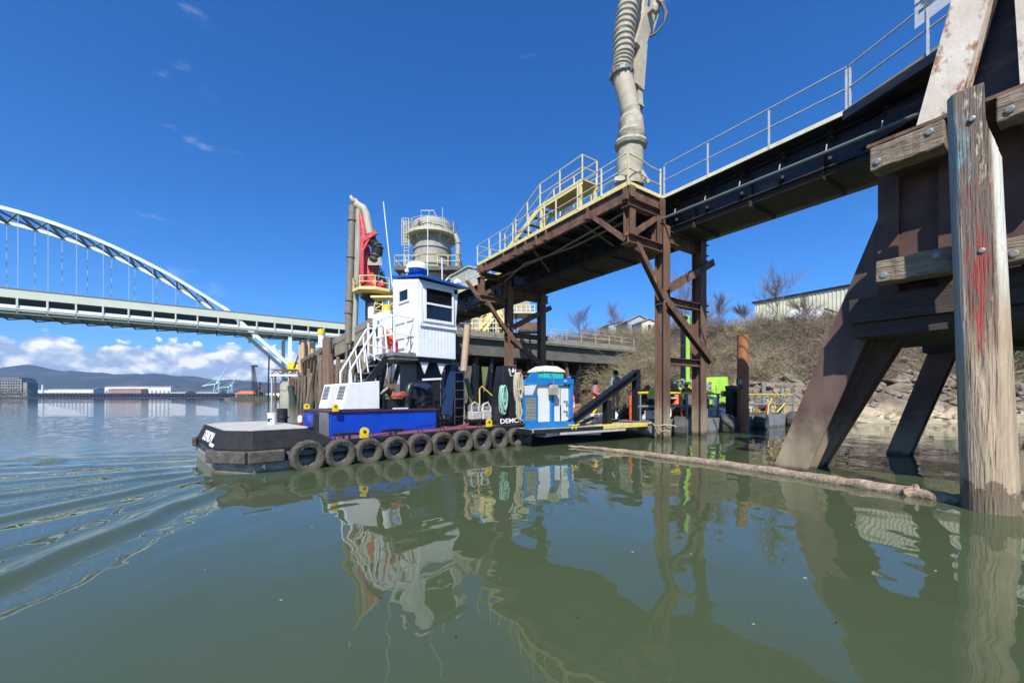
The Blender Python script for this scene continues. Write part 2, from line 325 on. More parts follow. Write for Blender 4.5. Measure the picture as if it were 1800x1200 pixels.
# ---------------- water ----------------
def wave_h(x,y):
    n=noise.noise
    near=1/(1+max(0,y-10)*.03)
    h=.012*n(Vector((x*.55+3,y*.35,1.7)))+.006*n(Vector((x*1.3,y*.8+5,4.2)))
    # choppier water to the left and far
    ch=min(1,max(0,(-x-1.5)/6))*.9+min(1,max(0,(y-14)/20))*.3
    ch*=.06+.94*min(1,max(0,(y-6)/7))
    h+=ch*(.017*n(Vector((x*1.1+y*.25,y*1.9-x*.25,9.1)))+.008*n(Vector((x*2.4,y*3.6,2.6))))
    # wake ridges spreading from the bow
    for (x0,y0,x1,y1,amp,wd,ph) in ((-5.2,7.8,-4.35,2.4,.036,.16,0),(-6.3,8.2,-6.9,4.4,.030,.16,2),(-7.0,8.6,-9.0,5.6,.026,.18,4),(-7.6,9.2,-11.2,6.6,.022,.2,6),(-8.2,10.2,-13.6,8.0,.018,.22,8),(-8.4,11.4,-16,9.8,.016,.24,1)):
        dx,dy=x1-x0,y1-y0; L2=dx*dx+dy*dy; t=((x-x0)*dx+(y-y0)*dy)/L2
        if -.12<t<1.5:
            px,py=x0+dx*t,y0+dy*t; L_=math.sqrt(L2); d=((x-px)*dy-(y-py)*dx)/L_
            d+=.10*n(Vector((t*L_*.8+ph,ph,0)))
            if abs(d)<1.6:
                en=min(1,(t+.12)*6)*(1 if t<1.1 else max(0,1-(t-1.1)*2.5))*(.72+.5*n(Vector((t*L_*1.4,ph*3,7))))
                h+=1.9*amp*en*(math.exp(-(d/wd)**2)-.45*math.exp(-((d-.36)/(wd*1.6))**2)-.3*math.exp(-((d+.34)/(wd*1.6))**2))
    return h*near
def water():
    mb=MB(); xs=[];
    ys=[0.9*(1.0165**i) for i in range(230)]      # 0.9 .. ~38 m
    ys=[y for y in ys if y<36]
    NX=300
    rows=[]
    for y in ys+[60,110,250,700,2500,9000]:
        row=[]
        big=y>=40
        half=max(6,y*1.55)
        for i in range(NX+1):
            x=-half+2*half*i/NX
            row.append(len(mb.v)); e=min(1,min(i,NX-i)/10)*min(1,(36-y)/3 if not big else 0); mb.v.append((x,y,0 if big else wave_h(x,y)*max(0,e)))
        rows.append(row)
    for a,b in zip(rows,rows[1:]):
        for i in range(NX):
            mb.f.append((a[i],a[i+1],b[i+1],b[i])); mb.m.append(0)
    # rest of the river behind and beside the camera, so the sheet is complete
    a=rows[0]; o=len(mb.v); mb.v+=[(-9000,-300,0),(9000,-300,0),(-14000,9000,0),(14000,9000,0)]
    mb.f.append((o,o+1,a[-1],a[0])); mb.m.append(0)
    for r0,r1 in zip(rows,rows[1:]): 
        pass
    mb.f.append(tuple([o]+[r[0] for r in rows]+[o+2])[::-1]); mb.m.append(0)
    mb.f.append(tuple([o+1]+[r[-1] for r in rows]+[o+3])); mb.m.append(0)
    m=bpy.data.materials.new('river_water'); m.use_nodes=True; t=m.node_tree; n=t.nodes; l=t.links
    p=n['Principled BSDF']; p.inputs['IOR'].default_value=1.38; p.inputs['Roughness'].default_value=.0
    geo=n.new('ShaderNodeNewGeometry')
    nz=n.new('ShaderNodeTexNoise'); nz.inputs['Scale'].default_value=.12; nz.inputs['Detail'].default_value=3; l.new(geo.outputs['Position'],nz.inputs['Vector'])
    r=n.new('ShaderNodeValToRGB'); l.new(nz.outputs['Fac'],r.inputs[0]); r.color_ramp.elements[0].position=.3; r.color_ramp.elements[0].color=(.058,.078,.037,1); r.color_ramp.elements[1].position=.7; r.color_ramp.elements[1].color=(.068,.090,.045,1)
    l.new(r.outputs[0],p.inputs['Base Color'])
    def ns(scale,sx,sy,rot,det,dist=0):
        mp=n.new('ShaderNodeMapping'); mp.inputs['Scale'].default_value=(sx,sy,1); mp.inputs['Rotation'].default_value=(0,0,R(rot)); l.new(geo.outputs['Position'],mp.inputs[0])
        q=n.new('ShaderNodeTexNoise'); q.inputs['Scale'].default_value=scale; q.inputs['Detail'].default_value=det; q.inputs['Roughness'].default_value=.5; q.inputs['Distortion'].default_value=dist; l.new(mp.outputs[0],q.inputs['Vector']); return q.outputs['Fac']
    sp=n.new('ShaderNodeSeparateXYZ'); l.new(geo.outputs['Position'],sp.inputs[0])
    def mth(op,a,b,clamp=False):
        q=n.new('ShaderNodeMath'); q.operation=op; q.use_clamp=clamp
        for i,v in enumerate((a,b)):
            if isinstance(v,(int,float)): q.inputs[i].default_value=v
            else: l.new(v,q.inputs[i])
        return q.outputs[0]
    left=mth('MULTIPLY',mth('ADD',sp.outputs[0],2.0),-.14,True)          # open river side is ruffled
    far=mth('MULTIPLY',mth('SUBTRACT',sp.outputs[1],12),.03,True)
    off=mth('MULTIPLY',mth('SUBTRACT',sp.outputs[1],9.0),.12,True)
    ruf=mth('ADD',mth('MULTIPLY',mth('MULTIPLY',left,off),.85),mth('ADD',mth('MULTIPLY',far,.28),.008),True)
    fade=mth('DIVIDE',1,mth('ADD',1,mth('MULTIPLY',mth('MAXIMUM',sp.outputs[1],0),.035)))
    calm=ns(.9,1,.8,0,2,.4)
    rip=ns(3.6,.8,1.5,-12,4,.5)
    micro=ns(13,.8,1.5,15,3)
    hh=mth('ADD',mth('MULTIPLY',mth('MULTIPLY',mth('SUBTRACT',1,mth('MULTIPLY',left,.6)),mth('ADD',calm,mth('MULTIPLY',ns(2.1,1,.7,25,1,.3),.2))),.026),mth('MULTIPLY',ruf,mth('ADD',mth('MULTIPLY',rip,.030),mth('MULTIPLY',micro,.006))))
    b=n.new('ShaderNodeBump'); b.inputs['Strength'].default_value=1; b.inputs['Distance'].default_value=1; l.new(hh,b.inputs['Height']); l.new(fade,b.inputs['Strength']); l.new(b.outputs[0],p.inputs['Normal'])
    o=mb.build('water',m,smooth=True); o['kind']='structure'
    me=o.data
    # flat normals matter little; keep smooth everywhere
    return o
water()

# ---------------- river bank ----------------
BASE=[(-21,120),(-16,84),(-11,66),(-2,57),(5,52),(10,46),(14,39.5),(17,33),(19.5,28.5),(23,26.2),(28,25.4),(34,25),(50,24.5),(90,24),(200,22)]
def base_at(s):
    k=int(s); f=s-k
    if k>=len(BASE)-1: return Vector((*BASE[-1],0))
    a,b=BASE[k],BASE[k+1]; return Vector((a[0]+(b[0]-a[0])*f,a[1]+(b[1]-a[1])*f,0))
PROF=[(-5,-1.6),(0,-.05),(1.5,.9),(4,2.5),(5.5,3.3),(9,5.9),(12,8.1),(14,8.8),(20,9.1),(32,9.6),(60,13.5),(120,16),(400,20)]
IN=Vector((.45,.893,0))
def bank(s,d):
    p=base_at(s)+IN*d
    n1=noise.noise(Vector((p.x*.12,p.y*.12,0)))*1.6*min(1,max(0,d/6)); n2=noise.noise(Vector((p.x*.5,p.y*.5,3)))*.35*min(1,max(.2,d/3))
    hs=interp([(3,1.28),(5,1.22),(7,1.05),(8,1.0),(10,.97)],s)
    return Vector((p.x,p.y,interp(PROF,d)*(hs if d>4 else 1)+n1*.6+n2))
def make_bank():
    mb=MB(); ds=[-5,-2,0,.8,1.5,2.5,4,5,6,7,8,9,10,11,12,13,14,16,20,26,32,45,60,90,120,250,400]
    S=[i*.125 for i in range((len(BASE)-1)*8+1)]
    for s in S:
        for d in ds: mb.v.append(tuple(bank(s,d)))
    n=len(ds)
    for i in range(len(S)-1):
        for j in range(n-1):
            mb.f.append((i*n+j,(i+1)*n+j,(i+1)*n+j+1,i*n+j+1)); mb.m.append(0)
    o=mb.build('river_bank',mBank,smooth=False); o['kind']='structure'
make_bank()
def rock_protos():
    out=[]
    for k in range(10):
        bm=bmesh.new(); bmesh.ops.create_icosphere(bm,subdivisions=2,radius=1)
        rnd=random.Random(k); cuts=[]
        for _ in range(9):
            d=Vector((rnd.gauss(0,1),rnd.gauss(0,1),rnd.gauss(0,1))).normalized(); cuts.append((d,rnd.uniform(.45,.8)))
        for v in bm.verts:
            for d,h in cuts:
                e=v.co.dot(d)-h
                if e>0: v.co-=d*e
            v.co*=1+.06*noise.noise(v.co*3+Vector((k,0,0)))
        out.append(([v.co.copy() for v in bm.verts],[tuple(v.index for v in f.verts) for f in bm.faces])); bm.free()
    return out
RP=rock_protos()
def rocks():
    mb=MB(); rnd=random.Random(3)
    for i in range(1900):
        s=rnd.uniform(7.1,12.8); 
        d=rnd.uniform(-.6,4.3+2.4*noise.noise(Vector((s*2.3,1,1)))) if rnd.random()<.9 else rnd.uniform(3.5,7.5)
        p=bank(s,d); sz=rnd.uniform(.17,.46)*(1.3 if d<1.6 else 1)*(1 if rnd.random()<.93 else 1.6)
        vs,fs=RP[rnd.randrange(10)]
        m=Matrix.Translation(p+Vector((0,0,sz*.28)))@Matrix.Rotation(rnd.uniform(0,6.3),4,'Z')@Matrix.Rotation(rnd.uniform(-.5,.5),4,'X')@Matrix.Diagonal((sz*rnd.uniform(.9,1.5),sz*rnd.uniform(.8,1.2),sz*rnd.uniform(.5,.85),1))
        mb.add([m@v for v in vs],fs)
    o=mb.build('riprap',mRock); tag(o,'loose grey and tan riprap boulders along the waterline of the bank','riprap',kind='stuff')
rocks()
def twig(mb,p,d,l,r,rnd,seg=4,droop=.25,n=3,sub=0):
    pts=[p]; q=p.copy(); dd=d.normalized()
    for i in range(seg):
        dd=(dd+Vector((rnd.gauss(0,.16),rnd.gauss(0,.16),rnd.gauss(0,.12)-droop*i/seg))).normalized(); q=q+dd*(l/seg); pts.append(q.copy())
        if sub and i>0:
            for _ in range(2 if rnd.random()<.6 else 1):
                sd_=(dd+Vector((rnd.gauss(0,.7),rnd.gauss(0,.7),rnd.gauss(.15,.5)))).normalized()
                twig(mb,q,sd_,l*rnd.uniform(.3,.5),r*.55,rnd,3,droop*.6,n,sub-1)
    mb.tube(pts,r,n,False,[r*(1-.75*i/seg) for i in range(seg+1)])
def leafq(mb,p,sz,rnd):
    a=Vector((rnd.gauss(0,1),rnd.gauss(0,1),rnd.gauss(0,1))).normalized(); b=a.cross(Vector((rnd.gauss(0,1),rnd.gauss(0,1),rnd.gauss(0,1)))).normalized()
    mb.add([p-a*sz,p+b*sz*.5,p+a*sz,p-b*sz*.5],[(0,1,2,3)])
def brush():
    rnd=random.Random(11); a=MB(); b=MB(); lf=MB()
    for i in range(7600):
        s=rnd.uniform(3.0,12.3); d=rnd.uniform(.6 if s<7.3 else 3.9,15.5)
        if s>7.3 and d<5 and rnd.random()<.5: continue
        p=bank(s,d)
        cl=noise.noise(Vector((p.x*.35,p.y*.35,5)))
        if cl<-.25 and rnd.random()<.7: continue
        mb=a if noise.noise(Vector((p.x*.3,p.y*.3,9)))+rnd.gauss(0,.2)>-.05 else b
        for _ in range(2):
            twig(mb,p+Vector((rnd.gauss(0,.3),rnd.gauss(0,.3),-.1)),Vector((rnd.gauss(0,.55),rnd.gauss(-.15,.5),1)),rnd.uniform(.7,1.7)*(1+cl*.5),rnd.uniform(.010,.02),rnd,4,.35,3,1)
    for i in range(20000):
        s=rnd.uniform(3.0,12.6); d=rnd.uniform(1 if s<7 else 4.5,15.5); p=bank(s,d)
        if noise.noise(Vector((p.x*.22,p.y*.22,1)))<-.12: continue
        leafq(lf,p+Vector((rnd.gauss(0,.2),rnd.gauss(0,.2),rnd.uniform(.02,.55))),rnd.uniform(.04,.10),rnd)
    tag(a.build('dry_brush',mTwig),'tangle of straw-coloured dry brush covering the slope','brush',kind='stuff')
    tag(b.build('dead_bramble',mTwigR),'reddish brown bramble stems spread over the slope','brush',kind='stuff')
    tag(lf.build('ground_cover',mLeaf),'low olive green ground cover between the dry stems','ground cover',kind='stuff')
brush()
def shrub(p,rad,n,mat,label,seed,lean=(0,-.3,0),name='bare_shrub'):
    rnd=random.Random(seed); mb=MB(); st=MB()
    t=thing(name,label,'shrub',p,0,'leafless shrubs on the bank')
    for i in range(n):
        an=rnd.uniform(0,6.3); d=Vector((math.cos(an)*.9,math.sin(an)*.9,rnd.uniform(.35,1.3)))+Vector(lean)
        twig(mb,Vector((math.cos(an)*.3,math.sin(an)*.3,-.2)),d,rad*rnd.uniform(.6,1.1),rnd.uniform(.014,.028),rnd,6,.5,3,2)
    mb.build('branches',mat,t)
    for i in range(4):
        twig(st,Vector((rnd.gauss(0,.15),rnd.gauss(0,.15),-.5)),Vector((rnd.gauss(0,.4),rnd.gauss(0,.4),1)),rad*.5,.06,rnd,4,.1,6)
    st.build('stem',mBark,t)
    return t
def at_px(x,s0,d):   # bank point whose image column is x at inward distance d
    best=None
    for i in range(200):
        s=s0+i*.04
        p=bank(s,d); 
        if p.y<1: continue
        e=abs(900+p.x/p.y*F-x)
        if best is None or e<best[0]: best=(e,p)
    return best[1]
for k,(x,d,rad,n,lab) in enumerate([(985,3,3.8,40,'brown bare shrub with splayed branches under the dock edge, farthest left of the bank shrubs'),
    (1028,5,4.4,48,'tall tan bare shrub arching beside the end of the dock railing'),
    (1075,4,4.8,56,'dense tan bare shrub above the worker in the black helmet'),
    (1118,4,4.4,50,'dense tan bare shrub above the tip of the black steel ramp beam'),
    (1150,7,4,36,'bare shrub on the crest just left of the near trestle posts'),
    (1205,6,3.6,34,'bare shrub seen between the two near trestle posts'),
    (1262,3.5,3.0,28,'small bare shrub just right of the near trestle posts'),
    (1350,7,2.8,24,'bare shrub behind the rusty orange pile')]):
    shrub(at_px(x,3,d),rad,n,mTwig if k not in (0,5) else mTwigR,lab,30+k,(0,-.5,0))
def shrub_mounds():
    rnd=random.Random(44); protos=[]
    for k in range(3):
        t=shrub(bank(6,6),1.9,[46,40,50][k],(mTwig,mTwigR,mTwig)[k],'tangled straw-brown shrub on the bank slope between the dock and the round pile',60+k,(0,-.1,0)); t['group']='low shrubs over the bank slope'; protos.append(t)
    for i in range(34):
        s=rnd.uniform(4.2,12.2); d=rnd.uniform(2.0 if s<7 else 5.2,13.5); p=bank(s,d); src=protos[i%3]
        if i<3: src.location=p; continue
        k=rnd.uniform(.5,1.15); dup(src,p,rnd.random()*6.3,None,None,scale=(k,k,k*rnd.uniform(.7,1.2)))
shrub_mounds()
def green_bush(p,r,label,seed):
    rnd=random.Random(seed); t=thing('evergreen_bush',label,'bush',p); lf=MB(); st=MB()
    for i in range(2600):
        v=Vector((rnd.gauss(0,1),rnd.gauss(0,1),rnd.gauss(0,1))).normalized()*r*(rnd.random()**.45)
        v=Vector((v.x,v.y,abs(v.z)*1.1))
        if noise.noise(v*1.3+Vector((seed,0,0)))<-.18: continue
        leafq(lf,v,rnd.uniform(.06,.13),rnd)
    for i in range(9): twig(st,Vector((0,0,-.3)),Vector((rnd.gauss(0,.5),rnd.gauss(0,.5),1)),r*1.2,.05,rnd,5,.1,5,1)
    lf.build('foliage',mLeafG,t); st.build('stem',mBark,t)
green_bush(at_px(1045,3,3.5)+Vector((0,0,.3)),1.9,'dark green leafy bush at the foot of the bank behind the worker in yellow trousers',4)
green_bush(at_px(1075,3,2.5)+Vector((0,0,.3)),1.3,'small green leafy bush low on the bank behind the worker in the black helmet',5)
green_bush(bank(9.3,8.5),1.2,'low green bush on the slope left of the mooring dolphin legs',6)
green_bush(bank(11.0,7.0),1.5,'low green bush on the slope right of the tall round pile',7)
green_bush(bank(10.2,9.5),1.3,'dark green bush high on the slope seen under the dolphin box',8)
def bare_tree(p,h,label,seed,spread=.55):
    rnd=random.Random(seed); t=thing('bare_tree',label,'tree',p,0,'leafless trees on top of the bank'); tr=MB(); cr=MB()
    def grow(q,d,l,r,lv):
        mb=tr if lv<2 else cr; seg=4; pts=[q.copy()]; dd=d.copy()
        for i in range(seg):
            dd=(dd+Vector((rnd.gauss(0,.10),rnd.gauss(0,.10),.05))).normalized(); q=q+dd*(l/seg); pts.append(q.copy())
            if lv<3 and (i>=1 or lv>0):
                for _ in range(2 if lv<2 else 3):
                    nd=(dd+Vector((rnd.gauss(0,spread),rnd.gauss(0,spread),rnd.gauss(.1,.25)))).normalized()
                    grow(q,nd,l*rnd.uniform(.55,.8),r*(1-.18*i)*.5,lv+1)
        mb.tube(pts,r,6 if lv<2 else 3,False,[max(.008,r*(1-.16*i)) for i in range(seg+1)])
    grow(Vector((0,0,-.3)),Vector((0,0,1)),h*.6,h*.015,0)
    tr.build('trunk',mBark,t); cr.build('crown',mTwigR,t)
for x,d,h,lab,sd_ in [(1365,15,5.2,'leafless spreading tree in front of the cream shed',1),(1405,13,2.8,'short leafless sapling before the cream shed wall',2),
    (1208,18,7.5,'tall leafless tree rising between the near trestle posts',3),(1232,22,6.0,'leafless tree just right of the lime green mast',8),(1085,22,4.6,'leafless tree in front of the grey-blue houses',4),
    (1020,16,4.5,'leafless red-brown tree at the far end of the dock railing',5),(1262,15,3.0,'small leafless tree on the crest right of the near trestle posts',6),(1310,17,2.6,'small leafless sapling on the crest above the rusty pile',7)]:
    bare_tree(at_px(x,3,d),h,lab,sd_)
def saplings():
    for i,(x,d,h) in enumerate([(1372,6.2,2.9),(1381,5.8,3.1)]):
        rnd=random.Random(70+i); mb=MB(); twig(mb,Vector((0,0,-.2)),Vector((.02,-.05,1)),h,.035,rnd,6,0,5,0)
        for k in range(7): twig(mb,Vector((0,0,h*.3+k*h*.09)),Vector((rnd.gauss(0,.5),rnd.gauss(0,.5),1)),h*.25,.012,rnd,3,0,3,0)
        solo('sapling',mb,mTwig,['thin pale sapling stem on the slope, the left of two side by side','thin pale sapling stem on the slope, the right of two side by side'][i],'sapling',at_px(x,6,d))
saplings()
# buildings on the bank
def shed():
    o=Vector((32.6,55,0)); a=R(34.2+90)  # local x towards left-away ; we build toward -u1
    t=thing('warehouse_shed','long cream ribbed metal shed on top of the bank with a dark roof edge','shed',(32.6,55,8.6),R(34.2))
    mb=MB(); mb.box(0,18,-30,0,0,5.6)
    for i in range(75): mb.box(-.06,0,-30+i*.4+.02,-30+i*.4+.14,0,5.55)
    mb.build('wall',mShed,t)
    r=MB(); r.loft([[(-.25,-30.3,5.62),(18.3,-30.3,5.62),(18.3,.3,5.62),(-.25,.3,5.62)],[(-.25,-30.3,5.8),(18.3,-30.3,5.8),(18.3,.3,5.8),(-.25,.3,5.8)],[(8,-30.3,7),(10,-30.3,7),(10,.3,7),(8,.3,7)]]); r.build('roof',mBlack,t)
    d=MB(); d.bar((-.3,-8,3.4),(-.6,-12,1.2),.18); d.build('drain_pipe',mBlack,t)
shed()
for i,(x,y,D,sx,sz,lab) in enumerate([(1352,572,47,2.6,1.3,'white tarpaulin-covered heap at the foot of the cream shed, the left one'),(1415,562,42,2.8,1.4,'white tarpaulin-covered heap at the foot of the cream shed, the right one')]):
    mb=MB(); vs,fs=RP[i+2]; mb.add([Vector((v.x*sx,v.y*1.4,v.z*sz)) for v in vs],fs); p=PX(x,y,D)
    solo('tarp_heap',mb,mTarp,lab,'covered heap',p,.4,'tarpaulin-covered heaps by the shed',smooth=True)
def house(x,y,D,w_,d_,h,rz,mat,label,gable=1.2):
    p=PX(x,y,D); t=thing('house',label,'house',p,rz,'houses above the bank')
    mb=MB(); mb.prism([(0,0),(w_,0),(w_,d_),(0,d_)],-5,h)
    mb.add([(0,0,h),(w_,0,h),(w_/2,0,h+gable),(0,d_,h),(w_,d_,h),(w_/2,d_,h+gable)],[(0,1,2),(3,5,4)]); mb.build('wall',mat,t)
    r=MB()
    for s in (-1,1):
        x0=w_/2; x1=w_/2+s*(w_/2+.4); z1=h-.25
        r.add([(x0,-.3,h+gable+.05),(x1,-.3,z1),(x1,d_+.3,z1),(x0,d_+.3,h+gable+.05),(x0,-.3,h+gable+.25),(x1,-.3,z1+.2),(x1,d_+.3,z1+.2),(x0,d_+.3,h+gable+.25)],[(0,1,2,3),(7,6,5,4),(0,4,5,1),(3,2,6,7),(1,5,6,2)])
    r.build('roof',mFarG,t)
    for k in range(2):
        f=MB(); f.box(w_*.38+k*1.1,w_*.38+k*1.1+.95,-.12,-.02,h*.35,h*.8); wd=f.build('window',mWhite,t)
        g=MB(); g.box(w_*.38+k*1.1+.1,w_*.38+k*1.1+.85,-.16,-.125,h*.35+.1,h*.8-.1); g.build('pane',mGlass,wd)
house(1104,590,92,5.2,7,3.4,R(8),mHouse,'grey-blue gabled house with two windows on the bank top')
house(1128,590,88,3.2,5,3.1,R(8),mHouseC,'cream house wing beside the grey-blue gabled house',.5)
house(1070,590,105,6.5,7,3.0,R(8),mHouse,'low grey-blue house behind the bare tree, left of the gabled house',.7)
# ---------------- far shore ----------------
def hills():
    mb=MB(); tab=[(-2600,470),(-1500,400),(-900,350),(0,338),(60,325),(120,290),(200,255),(300,235),(380,205),(420,175),(500,150),(700,150),(1100,130),(1800,120)]
    for D,f in ((2800,.12),(3100,.62),(3700,1),(4200,.75),(4600,.5)):
        for i in range(301):
            px=-900+i*9; x=(px-900)/F*3700*(D/3700)**.3
            z=interp([(a,b*.86) for a,b in tab],px)*f
            z+=noise.noise(Vector((x*.004,D*.002,0)))*45*f+noise.noise(Vector((x*.02,D*.01,3)))*12*f+noise.noise(Vector((x*.08,D*.01,9)))*4*f
            mb.v.append((x,D,z if D>2800 else z*.6-4))
    for r in range(4):
        for i in range(300): a=r*301+i; mb.f.append((a,a+1,a+302,a+301)); mb.m.append(0)
    o=mb.build('hills',mHill,smooth=True); o['kind']='structure'
    g=MB(); g.prism([(-1600,940),(-380,1000),(-200,1400),(-260,2900),(-4200,2900),(-4200,940)],-2,3.0); g.build('far_shore',mFarD)['kind']='structure'
hills()
def far_box(x0,x1,y0,y1,D,dep=30,zb=None):
    a=PX(x0,y0,D); b=PX(x1,y1,D); return a.x,b.x,D,D+dep,(2.5 if zb is None else zb),a.z
def far():
    W_=thing('wharf','long dark timber wharf along the far shore','wharf',(-900,985,0))
    mb=MB(); x0=PX(32,0,985).x+900; x1=PX(408,0,985).x+900
    mb.box(x0,x1,0,40,6.5,11); mb.box(x0,x1,-1,0,9.5,11.4); mb.build('deck',mFarD,W_)
    p=MB(); n=64
    for i in range(n): 
        x=x0+(x1-x0)*i/(n-1); p.box(x,x+2.6,-.5,3,-1,6.5)
    p.box(x0,x1,18,19,-1,6.5); p.build('pilings',mFarD,W_)
    for (xa,xb,yt,mat,lab,nw) in [(50,84,685,mFar,'low white warehouse farthest left on the far shore',5),(84,164,684,mFar,'long white warehouse on the far shore right of the white chimney',12),
        (184,300,679.5,mFar,'long pale warehouse with ribbed walls in the middle of the far shore',16),(190,248,684,mFarR,'brick-red building in front of the ribbed warehouse',6),(300,326,689,mFar,'small pale shed at the right end of the far warehouses',3),(345,384,689,mFar,'low white shed beside the larger harbour crane',4)]:
        a=far_box(xa,xb,yt,yt,1030 if mat is mFar else 1012,34); t=thing('warehouse',lab,'warehouse',((a[0]+a[1])/2,a[2],a[4]),0,'far shore warehouses')
        hw=(a[1]-a[0])/2; H=a[5]-a[4]; mb=MB(); mb.box(-hw,hw,0,30,0,H); mb.build('wall',mat,t)
        r=MB(); r.loft([[(-hw-1,-1,H+.02),(hw+1,-1,H+.02),(hw+1,31,H+.02),(-hw-1,31,H+.02)],[(-hw-1,14,H+2.2),(hw+1,14,H+2.2),(hw+1,16,H+2.2),(-hw-1,16,H+2.2)]]); r.build('roof',mFarG,t)
        for k in range(nw):
            d=MB(); c=-hw+2*hw*(k+.5)/nw; d.box(c-hw/nw*.45,c+hw/nw*.45,-.4,-.02,H*.12,H*.62); d.build('door',mFarG,t)
    a=PX(75,676,1010); mb=MB(); mb.lathe([(2.4,2),(1.9,a.z)],12); solo('chimney',mb,mFar,'white chimney standing among the far warehouses','chimney',(a.x,1010,0))
    t=thing('apartment_block','grey apartment block with rows of dark windows at the far left','building',(PX(22,0,700).x,700,0)); 
    x0,x1=PX(-40,0,700).x-t.location.x,PX(38,0,700).x-t.location.x
    mb=MB(); mb.box(x0,x1,0,22,2,33); mb.box(x1,x1+7,2,18,2,27); mb.build('wall',mFarG,t)
    r=MB(); r.box(x0-1,x1-3,-1,20,33.02,35); r.build('roof',mBridgeD,t)
    for f in range(6):
        for k in range(16):
            c=x0+3+k*(x1-x0-4)/16; g=MB(); g.box(c,c+2.9,-.3,-.02,6+f*4.4,8.6+f*4.4); g.build('window',mGlass,t)
    mb=MB(); rnd=random.Random(2)
    t=thing('shore_trees','row of dark leafless trees in front of the far apartment block','trees',(PX(22,0,650).x,650,0)); 
    for i in range(900):
        v=Vector((rnd.uniform(-30,26),rnd.gauss(0,3),rnd.uniform(2,14)*(1-.3*abs(noise.noise(Vector((i*.01,0,0))))))); leafq(mb,v,rnd.uniform(.6,1.3),rnd)
    mb.build('crown',mBark,t); mb=MB()
    for i in range(14): mb.tube([(-28+i*4,0,-1),(-28+i*4,0,8)],.3,5)
    mb.build('trunk',mBark,t)
    # pale green harbour cranes
    for (x,yt,D,sc_,lab) in [(384,664,1150,1,'larger pale green harbour crane on the far shore'),(407,671,1500,1,'smaller pale green harbour crane right of the larger one')]:
        p=PX(x,698,D); H=PX(0,yt,D).z-2; t=thing('harbour_crane',lab,'crane',(p.x,D,2),0,'pale green harbour cranes')
        m=MB(); w_=H*.18
        for sx in (-1,1):
            for sy in (-1,1): m.bar((sx*w_,sy*w_,0),(sx*w_*.55,sy*w_*.55,H*.72),1.8)
            m.bar((sx*w_,-w_,1.0),(sx*w_,w_,1.0),1.6); m.bar((sx*w_*.8,-w_*.8,H*.35),(sx*w_*.8,w_*.8,H*.35),1.4)
        m.bar((-w_,-w_,H*.1),(w_*.6,-w_*.6,H*.65),1.1); m.build('leg_frame',mCraneC,t)
        m=MB(); m.bar((-H*.85,0,H*.58),(w_*.7,0,H*.74),2.6,3.2); m.bar((-H*.7,0,H*.64),(0,0,H*.98),.8); m.bar((0,0,H*.7),(H*.06,0,H*.98),1.6); m.bar((H*.02,0,H*.8),(H*.42,0,H*1.55),1.8,2.0); m.build('boom',mCraneC,t)
        m=MB(); m.box(-4,4,-4,4,H*.72,H*.84); m.build('cab',mCraneC,t)
far()
